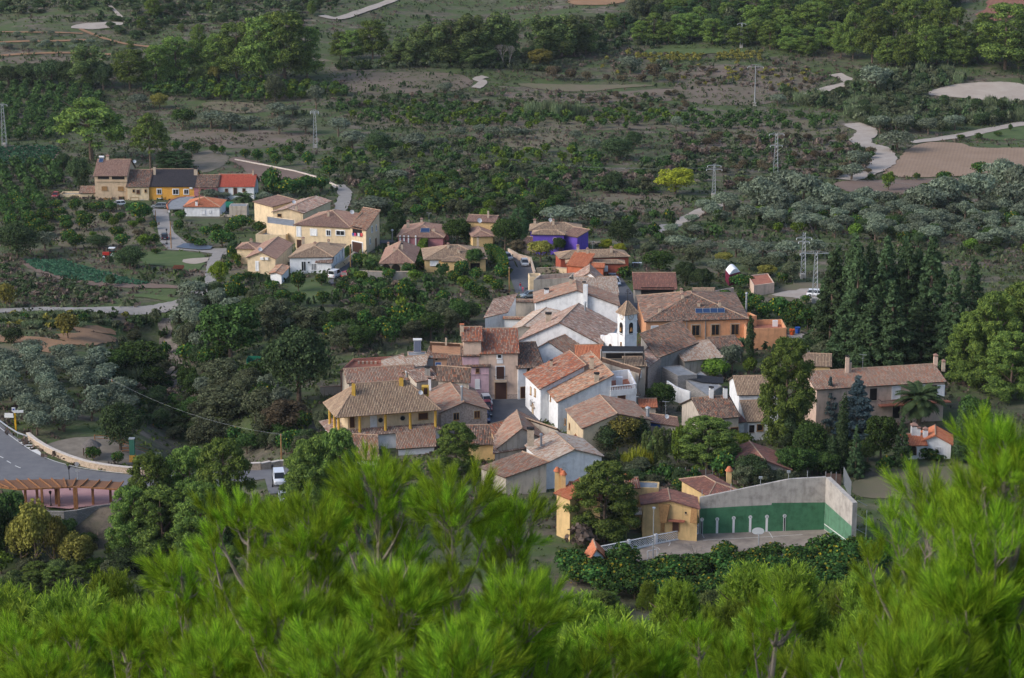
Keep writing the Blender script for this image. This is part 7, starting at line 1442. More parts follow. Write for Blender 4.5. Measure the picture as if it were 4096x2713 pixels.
T('cypress', 'thin cypress in the garden of the long pink house', Y3, [(1115, 430, 720, 70), (1180, 515, 800, 85), (1310, 540, 1180, 95), (1240, 870, 1185, 85), (2255, 655, 1090, 125), (905, 640, 1000, 120)], 'garden cypresses'); T('conifer', 'short cone shaped conifer in the lower garden', Y3, [(1420, 795, 1205, 170), (1785, 715, 1110, 195)], 'lower garden conifers')
T('broad', 'dark leafy tree below the blue spruce', Y3, [(1620, 695, 1070, 270), (1050, 760, 1150, 300), (950, 960, 1130, 240), (1130, 960, 1170, 250), (1520, 900, 1080, 160), (2350, 540, 1000, 260), (2310, 880, 1090, 170)], 'leafy garden trees'); T('palm', 'tall date palm with orange fruit before the long pink house', Y3, [(1915, 470, 850, 470)])
T('bushgreen', 'bush in front of the white cottage', Y3, [(1990, 965, 1060, 190), (2090, 1020, 1080, 110), (1650, 1030, 1170, 160)], 'bushes by the white cottage'); T('pinenear', 'dense dark pine left of the rusty roof', Y3, [(250, 750, 1160, 500)]); T('oak', 'grey leaved round tree below the rusty roof', Y3, [(595, 1025, 1270, 290)])
T('broadscrub', 'low bushy tree above the handball wall', Y3, [(830, 1120, 1230, 300), (1000, 1130, 1220, 160)], 'bushes above the handball wall'); T('lime', 'yellow green tree beside the dark pine', Y3, [(20, 790, 1150, 170), (530, 855, 960, 170)], 'yellow green trees by the dark pine'); T('citrus', 'citrus behind the reed fence', Y3, [(150, 1195, 1330, 200), (40, 1210, 1330, 150), (250, 1200, 1300, 120)], 'citrus behind the reed fence')
T('broad', 'dark green tree in the yard beside the ivy house', Y2, [(1690, 655, 970, 345)]); T('poplar', 'bright green upright poplar shoots below the yard house', Y2, [(1530, 1140, 1500, 110), (1640, 1100, 1568, 130), (1720, 1110, 1568, 140), (1590, 1180, 1568, 110)], 'upright green poplar shoots'); T('conifer', 'small light green fir below the ivy wall', Y2, [(1225, 1330, 1568, 105)])
T('bamboo', 'yellow green bamboo clump below the ivy wall', Y2, [(1330, 1370, 1568, 130), (1430, 1325, 1568, 170), (1540, 1340, 1568, 150), (1110, 1510, 1620, 140)], 'bamboo below the ivy wall'); T('broadautumn', 'yellow green ivy mass covering the gable wall', Y2, [(1270, 985, 1400, 420)]); T('oak', 'dark ivy mass at the foot of the gable wall', Y2, [(1120, 1080, 1420, 400), (1450, 1000, 1380, 280)], 'dark ivy masses'); T('broadscrub', 'tangled grey green bush below the bluish gable', Y2, [(980, 1430, 1600, 270), (1860, 1150, 1560, 200), (1160, 1380, 1560, 200), (1480, 1440, 1620, 200)], 'tangled bushes below the bluish gable')
T('broadscrub', 'leafy tree beside the rusty red roof', Y3, [(540, 1090, 1290, 190), (690, 1120, 1290, 190), (800, 1140, 1270, 170), (900, 1150, 1270, 150)], 'leafy trees beside the rusty roof'); T('pinenear', 'dark green pine in front of the striped roofs', X3, [(1135, 185, 560, 300)]); T('pinenear', 'dark green pine below the corner of the yellow villa', X3, [(200, 275, 800, 380), (20, 380, 850, 300)])
T('pinenear', 'feathery pine in front of the modern yellow house', Y4, [(465, 108, 640, 480)]); T('palm', 'small fan palm near the lattice fence', Y4, [(575, 575, 690, 100)]); T('bushdry', 'dry brown twiggy bush below the feathery pine', Y4, [(310, 500, 690, 270)]); T('bare', 'leafless pale fig tree at the court edge', Y4, [(1110, 625, 780, 230)])
T('citrus', 'dark citrus tree at the near edge of the court', Y4, [(240, 690, 870, 250), (590, 660, 840, 240), (1310, 640, 800, 175), (1200, 735, 840, 210), (1670, 650, 770, 190), (1490, 700, 810, 170), (1840, 685, 800, 170), (2030, 590, 800, 260), (2150, 640, 860, 250), (2300, 620, 850, 210), (800, 770, 870, 180), (960, 800, 880, 180), (2400, 640, 860, 200)], 'citrus at the near edge of the court')
grove('citrus', 'dark citrus tree in the orchard below the court', S_, [(2450, 2290), (2700, 2280), (3150, 2240), (3500, 2200), (3560, 2290), (3450, 2400), (3000, 2440), (2500, 2420), (2300, 2360), (2280, 2300)], 3.5, 10, ((3.0, 4.0), (4.6, 5.6)), 'citrus orchard below the court', .12, .03)
T('pinenear', 'dense dark green pine behind the pergola', X1, [(1110, 600, 1330, 400), (1390, 555, 1300, 420), (1640, 500, 1250, 430), (980, 830, 1400, 360), (1200, 840, 1420, 480), (1480, 800, 1400, 380)], 'dense pines by the parking place'); T('pinenear', 'pine right of the parked white van', X1, [(2290, 490, 1250, 420), (2480, 420, 1250, 380)], 'pines right of the van')
T('broadautumn', 'yellow green shrubby tree below the pergola', X1, [(270, 890, 1440, 300), (400, 1000, 1440, 220), (560, 1130, 1457, 260), (160, 1020, 1420, 220)], 'yellow green trees below the pergola'); T('oak', 'round dark bush at the foot of the dense pines', X1, [(940, 1260, 1480, 380)]); T('broad', 'dark tree at the left edge below the pergola', X1, [(50, 830, 1330, 340), (-60, 900, 1400, 260)], 'dark trees at the left edge')
T('oak', 'round dark tree with a yellowing side on the picnic ground', X1, [(880, 205, 548, 330)]); T('citrus', 'small shrub tree on the picnic ground', X1, [(680, 520, 625, 120), (860, 560, 650, 110)], 'picnic ground shrubs'); T('olive', 'low olive beside the green pillar', X1, [(1110, 570, 660, 190)])
T('broadscrub', 'grey green rounded tree on the slope above the dense pines', X1, [(1640, 90, 350, 400), (1900, 95, 360, 320), (1540, 310, 600, 330), (1940, 300, 480, 220), (1760, 440, 520, 120)], 'rounded slope trees'); T('broadrust', 'brown tinged tree left of the yellow villa', X1, [(2090, 190, 430, 360)])
T('oak', 'huge round dark oak left of the brick house', X2, [(2180, 750, 1290, 540)]); T('broad', 'large deep green tree beside the ravine', X2, [(1680, 555, 1000, 470)]); T('broadscrub', 'grey green bank tree by the ravine', X2, [(2000, 520, 780, 250), (2240, 590, 770, 260), (1380, 720, 970, 190), (1640, 980, 1220, 300), (1820, 1060, 1220, 240)], 'grey green ravine trees')
T('olive', 'tall olive at the bend of the lower lane', X2, [(1380, 540, 790, 290), (1440, 600, 820, 200)], 'tall olives by the lane bend'); T('broad', 'green bushy tree on the ravine slope', X2, [(990, 855, 1110, 430), (840, 920, 1080, 260), (1110, 1020, 1210, 240), (680, 960, 1070, 200)], 'ravine slope trees')
T('oak', 'wide dark tree at the far left above the cabbage plot', X2, [(130, -10, 245, 310)]); T('olive', 'grey olive right of the wide dark tree', X2, [(330, 45, 190, 190)]); T('oak', 'little dark tree on the ochre terraces', X2, [(100, 745, 868, 170)]); T('autumnbush', 'thin sparse tree on the ochre terrace', X2, [(495, 640, 830, 180)]); T('autumnbush', 'yellowing bush at the far left edge', X2, [(50, 430, 605, 150)])
scatter(['bush', 'bushgreen', 'bushyellow', 'reed'], 'green bank bush below the lower lane', X2, [(-20, 672), (900, 675), (1050, 700), (900, 760), (400, 760), (-20, 760)], 60, ((1.0, 1.9), (2, 3.4)), 'bank bushes below the lane', 1.6)
scatter(['broadscrub', 'oak', 'broad'], 'dark slope tree above the dense pines', X1, [(1250, 200), (1500, 250), (1500, 480), (1300, 520), (1180, 400), (1050, 150)], 22, ((2.5, 4.5), (3, 6)), 'dark ravine side trees', 3)
scatter(['oak', 'broadscrub', 'broad', 'citrus'], 'green tree on the bank below the yellow villa', X1, [(1500, 480), (1700, 560), (2000, 640), (2350, 640), (2368, 430), (2100, 430), (1800, 520), (1600, 480)], 34, ((2.5, 4.5), (3, 6)), 'bank trees below the yellow villa', 3)
grove('olive', 'olive tree in the grove left of the ravine', X2, [(-60, 1060), (300, 960), (620, 1000), (900, 1130), (1000, 1300), (900, 1400), (700, 1480), (400, 1570), (180, 1560), (130, 1420), (-60, 1380)], 5.6, 20, ((3.8, 5.0), (5.4, 7.2)), 'olives left of the ravine', .14, .04)
scatter(['bushdark', 'bush', 'bushgreen'], 'dark scrub on the ravine slope', X2, [(850, 1080), (1200, 1180), (1400, 1330), (1350, 1457), (1000, 1457), (850, 1300)], 60, ((1.2, 2.6), (2, 4)), 'ravine slope scrub', 1.6)
T('poplar', 'tall poplar in the grove behind the top centre fields', T2, [(470, 240, 445, 180), (560, 180, 445, 200), (650, 150, 445, 200), (770, 140, 450, 220), (900, 90, 445, 220), (1000, 130, 440, 180), (1090, 80, 430, 220), (1180, 130, 420, 140), (1400, 95, 385, 220), (1500, 100, 385, 220), (1600, 100, 380, 220), (1680, 140, 370, 160), (960, 310, 455, 190), (400, 300, 440, 140), (850, 200, 450, 150)], 'poplars behind the top centre fields')
T('broadautumn', 'rounded yellow green tree at the foot of the poplars', T2, [(1370, 335, 462, 190)]); T('pine', 'pine left of the poplar grove', T2, [(240, 155, 415, 190), (100, 220, 410, 180), (20, 230, 405, 130)], 'pines left of the poplars'); T('bare', 'bare pale tree in front of the poplars', T2, [(1120, 270, 460, 110), (1165, 280, 460, 80)], 'bare pale trees')
T('pine', 'mid green pine above the top centre path', T2, [(2140, 105, 300, 140), (2050, 150, 300, 120), (1850, 100, 230, 85), (2320, 110, 290, 160), (2240, 160, 300, 120)], 'pines right of the poplars'); T('rustbush', 'brownish round shrub beside the young vines', T2, [(1460, 445, 545, 110), (1580, 470, 545, 90), (1690, 485, 548, 90), (1825, 505, 550, 60), (1925, 510, 550, 90), (2055, 505, 555, 80), (2255, 495, 565, 90), (2140, 430, 550, 110)], 'brownish shrubs by the young vines')
T('olive', 'grey olive in the central valley', T2, [(1980, 380, 500, 170), (100, 890, 1010, 200), (520, 900, 1030, 200), (820, 862, 945, 110), (960, 840, 930, 100), (1190, 860, 945, 140), (1270, 870, 940, 90), (1610, 880, 960, 100), (1040, 860, 940, 120), (700, 930, 1010, 120), (1740, 940, 1040, 110), (2290, 790, 890, 90), (730, 560, 650, 120), (1500, 1400, 1520, 260), (1740, 1370, 1522, 280), (230, 1330, 1460, 280), (410, 1150, 1240, 160)], 'olives of the central valley')
T('oak', 'round dark tree in the central valley', T2, [(1890, 935, 1085, 240), (280, 895, 1045, 180), (2000, 890, 1010, 120), (1855, 1170, 1300, 160), (1510, 1280, 1390, 150), (1400, 1240, 1390, 130)], 'round dark trees of the central valley'); T('broadyellow', 'vivid yellow green tree standing alone in the right of the valley', T2, [(2285, 1135, 1315, 270)])
T('reed', 'tall pale reed clump in the middle of the valley', T2, [(1300, 695, 790, 80), (1360, 690, 790, 90), (1420, 685, 790, 90), (1480, 690, 795, 90), (1540, 690, 790, 80), (1600, 700, 785, 80), (1650, 710, 780, 80)], 'tall reeds in mid valley')
grove(['citrus', 'lime'], 'small orange tree in the rows of the central valley', T2, [(0, 730), (950, 735), (1000, 770), (1420, 760), (1650, 770), (2368, 775), (2368, 850), (1950, 880), (1650, 870), (1400, 840), (1350, 890), (900, 880), (300, 850), (0, 800)], 5.2, 24, ((2.6, 3.6), (3.0, 4.4)), 'orange tree rows of the central valley', .07, .15)
grove('citrus', 'orange tree in the tidy rows right of centre', T3, [(0, 780), (520, 785), (900, 800), (1200, 815), (1180, 880), (900, 900), (500, 900), (0, 890)], 6.4, 24, ((2.8, 3.6), (3.4, 4.2)), 'tidy orange rows right of centre', .04, .12, False)
grove(['citrus', 'lime', 'broadscrub', 'citrus'], 'citrus tree in the wild grove behind the villas', T2, [(0, 1010), (850, 990), (1060, 960), (1050, 1060), (1500, 1020), (1850, 1080), (1850, 1180), (1600, 1200), (1100, 1240), (800, 1120), (300, 1240), (0, 1220)], 6.0, 15, ((2.6, 4.2), (3.4, 5.0)), 'wild citrus grove behind the villas', .2, .2)
grove(['citrus', 'lime', 'citrus', 'broadscrub', 'broad'], 'leafy citrus in the band directly behind the villas', T2, [(150, 1280), (800, 1230), (1450, 1260), (1600, 1350), (1500, 1420), (1330, 1500), (1250, 1460), (1120, 1420), (1060, 1522), (700, 1460), (300, 1500), (250, 1400)], 5.0, 15, ((3.0, 4.6), (3.8, 5.6)), 'leafy citrus band behind the villas', .2, .06)
grove(['lime', 'citrus'], 'bright green citrus in the hedge like band at upper left', S_, [(560, 345), (700, 332), (1070, 338), (1360, 355), (1395, 385), (1240, 395), (1120, 412), (800, 405), (570, 380)], 3.8, 0, ((3.0, 3.8), (3.8, 4.6)), 'bright citrus band', .1, 0)
grove('citrus', 'dark citrus in the dense orchard at the far left', S_, [(-40, 345), (330, 350), (440, 390), (330, 450), (230, 560), (-40, 575)], 4.6, 8, ((2.8, 3.8), (3.8, 4.8)), 'dense far left orchard', .12, .1)
grove('citrus', 'citrus tree in the orchard at the left edge', S_, [(-40, 670), (180, 650), (255, 690), (240, 740), (160, 780), (200, 960), (60, 950), (-40, 900)], 5.0, 18, ((2.8, 3.8), (3.8, 4.8)), 'left edge orchard', .12, .05)
grove('olive', 'small olive on the terraces at the top left', T1, [(0, 310), (750, 290), (760, 330), (450, 355), (0, 365)], 6, 0, ((2.4, 3.2), (3.4, 4.6)), 'top left terrace olives', .15, .1); grove('olive', 'small olive on the upper terrace at the top left', T1, [(0, 232), (540, 235), (540, 262), (0, 275)], 7, 0, ((2.2, 3.0), (3, 4)), 'upper terrace olives', .15, .2)
scatter(['bushdark', 'bush', 'oak'], 'dark scrub on the top left slope', T1, [(0, 0), (2300, 0), (2200, 100), (2050, 180), (1200, 170), (900, 300), (750, 200), (450, 90), (0, 130)], 260, ((1.5, 3.5), (3, 6)), 'top left slope scrub', 2.5)
T('pine', 'pine of the wood on the upper right hill', T3, [(2240, 60, 470, 350), (1700, 190, 470, 180), (1850, 200, 450, 160), (1340, 75, 430, 190), (1480, 15, 400, 210), (1600, 30, 420, 210), (1780, 15, 420, 230), (1900, 80, 430, 190), (1210, 100, 400, 150), (950, 30, 270, 200), (730, 75, 240, 190), (870, 45, 260, 160), (790, 200, 355, 170), (900, 250, 375, 140), (1080, 160, 335, 140), (560, 145, 300, 130), (650, 150, 335, 140), (450, 185, 312, 170), (100, 105, 275, 210), (260, 140, 305, 180), (2100, 105, 330, 170), (560, -20, 220, 210), (2330, 250, 480, 200), (1250, -20, 200, 200), (1060, -20, 180, 200), (1560, 250, 480, 150), (1960, 250, 450, 150), (2050, 180, 420, 150), (1130, 190, 390, 130), (1440, 260, 460, 150)], 'pines of the upper right hill')
scatter(['pine', 'pinedark', 'oak', 'broadscrub'], 'tree of the dense wood across the top right', T3, [(400, 0), (1300, -30), (2000, 0), (1950, 80), (1400, 200), (1150, 330), (700, 330), (500, 250), (0, 200), (-300, 220), (-500, 160), (0, 50)], 110, ((6, 11), (6, 10)), 'dense wood across the top right', 4.5)
scatter(['bushdark', 'broadscrub', 'bush', 'reed', 'oak'], 'grey green thicket bush right of the tracks', T3, [(720, 640), (1100, 640), (1300, 480), (1700, 480), (2000, 540), (1690, 640), (1700, 700), (2368, 720), (2368, 820), (1700, 900), (1400, 890), (1250, 830), (1150, 760), (900, 720)], 330, ((2, 4.5), (3, 6)), 'thicket right of the tracks', 2.2)
T('olive', 'grey olive in the broad belt at the right', T3, [(1510, 885, 1025, 240), (1240, 1020, 1150, 180), (1200, 1108, 1222, 190), (560, 1200, 1440, 270), (750, 1160, 1400, 290), (870, 1180, 1420, 290), (1000, 1240, 1430, 230), (1100, 1300, 1460, 190), (340, 1300, 1420, 190), (680, 1260, 1460, 260), (1700, 1260, 1460, 270), (1850, 1200, 1430, 280), (2060, 1170, 1420, 280), (2200, 1080, 1320, 240), (2330, 1120, 1350, 220), (2280, 1230, 1440, 260), (1300, 1270, 1410, 190), (1390, 780, 900, 160), (1550, 780, 900, 170), (1720, 800, 910, 150), (1900, 780, 880, 150), (700, 640, 720, 120), (1360, 450, 650, 240)], 'grey olives of the right belt')
grove('olive', 'olive in the lower right belt before the dark conifers', T3, [(200, 1440), (900, 1400), (1500, 1400), (2400, 1400), (2400, 1700), (1300, 1640), (600, 1560), (150, 1522)], 7.0, 12, ((3.8, 5.4), (5, 7.5)), 'lower right olive belt', .18, .12)
scatter(['citrus', 'lime', 'broad', 'oak'], 'green tree among the lower right olives', T3, [(200, 1440), (900, 1420), (1500, 1400), (2400, 1430), (2400, 1780), (1300, 1640), (600, 1580), (150, 1522)], 60, ((2.8, 4.4), (3.4, 5.4)), 'green trees in the olive belt', 4)
T('lime', 'bright small tree beside the plastic covered rows', T3, [(1450, 1168, 1290, 95)]); T('citrus', 'small citrus at the edge of the ploughed field', T3, [(1830, 1160, 1250, 120), (2070, 1098, 1195, 125), (1640, 1170, 1220, 50), (1330, 1175, 1222, 55), (1940, 910, 950, 60), (2060, 900, 950, 60), (2190, 890, 925, 60), (2275, 840, 890, 30), (1700, 1240, 1290, 80)], 'small citrus by the ploughed field')
grove('bushyellow', 'yellowing vine in the double row below the top terrace field', T3, [(-300, 372), (190, 372), (200, 425), (-200, 425)], 2.6, 8, ((1.4, 2), (2.4, 3)), 'vines of the top terrace', .1, .02); grove('bushyellow', 'yellowing vine in the right part of the top terrace', T3, [(250, 360), (590, 360), (590, 415), (300, 415)], 2.6, 8, ((1.4, 2), (2.4, 3)), 'right vines of the top terrace', .1, .02)
grove('bushgreen', 'young vine with a white stake on the pale strip', T2, [(1230, 570), (1700, 580), (2200, 578), (1700, 612), (1350, 598)], 5, 5, ((.7, 1), (.5, .8)), 'young vines', .1, .1)
scatter(['rustbush', 'bushdry', 'bushyellow'], 'rusty coloured shrub in the brown field below the terrace', T3, [(0, 450), (900, 440), (1080, 540), (860, 640), (300, 600), (0, 580)], 90, ((1, 2), (2, 3.4)), 'rusty shrubs', 2)
scatter(['bushdark', 'bush', 'rustbush', 'citrus', 'bushdry'], 'mixed dark shrub in the brown valley field', T3, [(0, 900), (1200, 960), (1340, 1000), (1330, 1180), (900, 1250), (300, 1300), (0, 1100)], 170, ((1.6, 3.2), (2.6, 5)), 'mixed shrubs right of centre', 2.2)
scatter(['bushdark', 'bush', 'bushdry', 'broadscrub', 'citrus'], 'mixed shrub in the overgrown middle valley', T2, [(0, 1240), (700, 1120), (1000, 1150), (1800, 1180), (2368, 1060), (2368, 1180), (2100, 1330), (1500, 1290), (700, 1240), (200, 1310)], 220, ((1.6, 3.4), (2.6, 5)), 'mixed shrubs of the middle valley', 2.0)
scatter(['bushdark', 'bush', 'rustbush', 'bushdry', 'bushgreen'], 'low shrub on the field banks of the upper valley', T2, [(0, 680), (800, 640), (1300, 640), (2368, 640), (2368, 760), (1700, 760), (1200, 760), (800, 740), (0, 740)], 130, ((1.2, 2.6), (2, 4)), 'bank shrubs of the upper valley', 2)
scatter(['bushgreen', 'bush', 'reed'], 'low green hedge bush at the foot of the poplars', T2, [(0, 440), (1500, 440), (1500, 490), (0, 480)], 160, ((1.6, 3), (2.4, 4)), 'hedge at the foot of the poplars', 1.6)
scatter(['bushdark', 'oak', 'bush', 'broadscrub'], 'dark scrub between the poplars and the pines', T2, [(1650, 150), (2368, 60), (2368, 300), (2000, 350), (1700, 380), (1200, 440), (1250, 300)], 150, ((2, 5), (3, 6)), 'dark scrub between poplars and pines', 2.4)
scatter(['bush', 'olive', 'bushdry', 'bushyellow'], 'scattered scrub below the top terrace', T2, [(1500, 380), (2100, 340), (2300, 380), (2250, 520), (1700, 500), (1450, 460)], 60, ((1.2, 2.8), (2, 3.6)), 'scrub below the top terrace', 2)
scatter(['bush', 'bushdark', 'bushdry'], 'scrub shrub on the banks of the cabbage plot', X2, [(0, 260), (100, 340), (500, 440), (860, 480), (850, 570), (300, 590), (0, 480)], 120, ((.8, 1.8), (1.4, 2.8)), 'bank scrub of the cabbage plot', 1.2)
scatter(['bush', 'bushdark', 'bushdry', 'citrus'], 'bush on the slope around the villas', Z2, [(1330, 1230), (1900, 1230), (2200, 1260), (2000, 1480), (1300, 1480)], 50, ((1.2, 2.6), (2, 3.6)), 'slope bushes', 1.6)
scatter(['olive', 'bushgreen', 'broadscrub', 'citrus'], 'mixed tree left of the purple house field', S_, [(2420, 870), (2800, 860), (2900, 960), (2700, 1020), (2500, 1000)], 24, ((2.5, 4), (3, 5)), 'mixed trees by the white pad', 3)
scatter(['oak', 'broadscrub', 'broad', 'bushdark'], 'dense dark underwood below the conifers', S_, [(3050, 1420), (3300, 1480), (3420, 1600), (3500, 1800), (3400, 1900), (3150, 1880), (3050, 1700)], 0, ((3, 5), (4, 6)), 'underwood', 3)
scatter(['broadscrub', 'oak', 'broad'], 'dense tree in the thicket beneath the dark conifers', Y3, [(900, 260), (1300, 330), (2000, 280), (2368, 300), (2368, 240), (1100, 200)], 26, ((3, 5), (4, 6)), 'conifer understorey', 3)
scatter(['broadscrub', 'oak', 'broad'], 'green undergrowth tree in the garden below the blue spruce', Y3, [(850, 950), (1450, 1050), (1500, 1180), (1000, 1200), (900, 1100)], 26, ((2, 4), (3, 5)), 'garden undergrowth', 2.5)
scatter(['broadscrub', 'oak', 'bushgreen'], 'undergrowth between the bamboo and the dark pine', Y2, [(950, 1600), (1900, 1568), (2100, 1700), (1900, 1750), (1000, 1700)], 30, ((1.6, 3), (3, 4)), 'undergrowth behind the yellow house', 2.2)
scatter(['broad', 'oak', 'broadscrub', 'olive', 'citrus', 'broadscrub'], 'thick green tree in the gully left of the village', X2, [(1290, 560), (1560, 500), (1900, 640), (2000, 780), (1800, 900), (1620, 1000), (1950, 1250), (2100, 1457), (1420, 1457), (1330, 1250), (1420, 1060), (1290, 860)], 90, ((3, 6.5), (4, 7.5)), 'gully trees left of the village', 3.4)
scatter(['broadscrub', 'bushgreen', 'bushdark', 'reed', 'bushdry'], 'gully bush on the near bank of the dry stream', X2, [(850, 760), (1160, 660), (1200, 850), (1190, 1080), (1380, 1330), (1200, 1400), (1000, 1250), (900, 1000)], 46, ((1.4, 3.4), (2.4, 4.4)), 'gully bushes by the dry stream', 2.0)
scatter(['oak', 'broad', 'broadscrub', 'citrus'], 'thick dark tree between the garden houses and the court', Y3, [(440, 1120), (900, 1150), (1300, 1220), (1250, 1180), (850, 1230), (500, 1260), (300, 1240)], 30, ((3.5, 5.5), (4, 6.5)), 'thick trees above the court', 3)
scatter(['broadautumn', 'broadscrub', 'broad', 'lime'], 'mixed tree in the slope under the pergola', X1, [(-60, 1180), (700, 1200), (900, 1300), (900, 1457), (-60, 1457)], 30, ((2.4, 4.2), (3.4, 5.4)), 'mixed slope trees under the pergola', 4)
# hillside pines below the camera
def hillside():
    k = 0
    for i in range(2200):
        px = random.uniform(-300, 4400); Y = random.choice((random.uniform(100, 235), random.uniform(100, 235), random.uniform(45, 100), random.uniform(20, 45)))
        top = random.uniform(2270, 2720) if Y > 100 else (random.uniform(2380, 2850) if Y > 45 else random.uniform(2480, 2950))
        if px < 1300: top -= 90 if 250 < px < 700 else 40
        x = (px - CX) / F * Y / math.cos(PITCH + .13); z = zat(Y, top); g = float(terr(x, Y)); h = z - g
        if h < 1.8 or h > (10.5 if Y > 100 else 7): continue
        addtree('hillpine', np.array([x, Y, g]), h, h * random.uniform(.6, .85), 'bushy young pine on the hillside below the viewpoint', 'young pines on the near hillside'); k += 1
        if k >= 186: break
    for px, py in [(random.uniform(-60, 1200), random.uniform(2280, 2440)) for _ in range(42)] + [(random.uniform(2350, 3450), random.uniform(2400, 2470)) for _ in range(26)]:
        g = G(px, py); h = random.uniform(2.2, 3.8); addtree(random.choice(('pinenear', 'broadlight', 'broadscrub', 'pinenear')), g, h, h * random.uniform(1.0, 1.35), 'low bushy tree at the foot of the hillside below the court and pergola', 'young pines at the foot of the hillside')
    for i in range(44):
        Y = random.uniform(236, 268); x = random.uniform(-76, 74)
        h = random.uniform(2.6, 5.2); addtree('hillpine', np.array([x, Y, float(terr(x, Y))]), h, h * random.uniform(.8, 1.1), 'bushy young pine at the foot of the hillside below the court and pergola', 'young pines at the foot of the hillside')
def spiky(h, w, n):
    def f():
        # feathery upright shoots clothed in needles
        ns = n // 40; V = []; 
        for i in range(ns):
            t = random.random() ** .7; z = h * (.05 + .93 * t); ww = w / 2 * (1 - t * .9) ** .7; a = random.uniform(0, 6.28); q = random.uniform(.35, 1) ** .6
            p = np.array([ww * q * math.cos(a), ww * q * math.sin(a), z - .45]); d = np.array([math.cos(a) * .35, math.sin(a) * .35, 1.0]) + rdir(1)[0] * .25; d /= np.linalg.norm(d); L_ = random.uniform(.5, .8)
            m = 40; u = np.random.rand(m); b = p + d * (L_ * u)[:, None]; nd = d * 1.1 + rdir(m) * .8; nd /= np.linalg.norm(nd, axis=1)[:, None]; ln = np.random.uniform(.13, .22, m)[:, None]; sd = np.cross(nd, rdir(m)); sd /= np.linalg.norm(sd, axis=1)[:, None]; sd *= .012
            V.append(np.stack([b - sd, b + sd, b + nd * ln + sd * .5, b + nd * ln - sd * .5], 1))
        V = np.concatenate(V).reshape(-1, 3); return V, np.arange(len(V)).reshape(-1, 4)
    return f
LM['hill'] = leafmat('hill_pine_needles', (.19, .29, .045), .4, (1.3, 1.15, .8), .3)
proto('hillpine', 5, 4, 'hill', spiky(5, 4, 40000), TK(4.6, .12, .04, 10, .15, 1.3), 3, name='young_pine'); hillside()
# ---- emit
MAXN = 300; byname = {}
for kind, L in PL.items():
    for t in L: byname.setdefault(PROTO[kind]['name'], []).append((kind, t))
rest = {}
for nm, L in byname.items():
    L.sort(key=lambda kt: (-kt[1][5], kt[1][0][1] / max(.5, kt[1][2])))
    for i, (kind, (p, h, w, label, group, pri)) in enumerate(L):
        pr = PROTO[kind]; j = random.randrange(len(pr['v'])); me, tm, V, Fq = pr['v'][j]; sc = (w / pr['w'] * random.uniform(.93, 1.07), w / pr['w'], h / pr['h']); rz = random.uniform(0, 6.28)
        if i < MAXN:
            if tm is None:
                o = place(me, nm, None, tuple(map(float, p))); o.scale = sc; o.rotation_euler.z = rz; tag(o, label, nm.replace('_', ' '), group); continue
            r = empty(nm, p, label, 'tree', group); r.scale = sc; r.rotation_euler.z = rz; place(me, 'crown', r, (0, 0, 0)); place(tm, 'trunk', r, (0, 0, 0))
            if kind == 'palm' and h > 4: 
                fv, ff = leafcloud([(math.cos(a) * .7, math.sin(a) * .7, 4.7, .35, .35, .5) for a in np.arange(0, 6.3, .9)], 500, .12); place(np_mesh('fruit_bunches', fv, ff, [LM['fruit']]), 'fruit_bunches', r, (0, 0, 0))
        else:
            if V is None: continue
            q = np.random.permutation(len(Fq))[:max(60, int(len(Fq) * .15))]; sub = V.reshape(-1, 4, 3)[q]; cen = sub.mean(1, keepdims=True); sub = cen + (sub - cen) * (len(Fq) / len(q)) ** .42; sub = sub.reshape(-1, 3) * np.array(sc); c_, s_ = math.cos(rz), math.sin(rz)
            rest.setdefault((nm, 'citrusfar' if pr['leaf'] == 'citrus' else pr['leaf']), []).append(np.stack([sub[:, 0] * c_ - sub[:, 1] * s_, sub[:, 0] * s_ + sub[:, 1] * c_, sub[:, 2]], 1) + p)
for (nm, leaf), vs in rest.items():
    V = np.concatenate(vs); o = place(np_mesh('distant_' + nm + 's', V, np.arange(len(V)).reshape(-1, 4), [LM[leaf]]), 'distant_' + nm + 's'); tag(o, 'many small ' + LM[leaf].name.split('.')[0].replace('_', ' ') + ' clumps scattered over the far valley', None, None, 'stuff')
print('PLANTS', {k: len(v) for k, v in byname.items()})
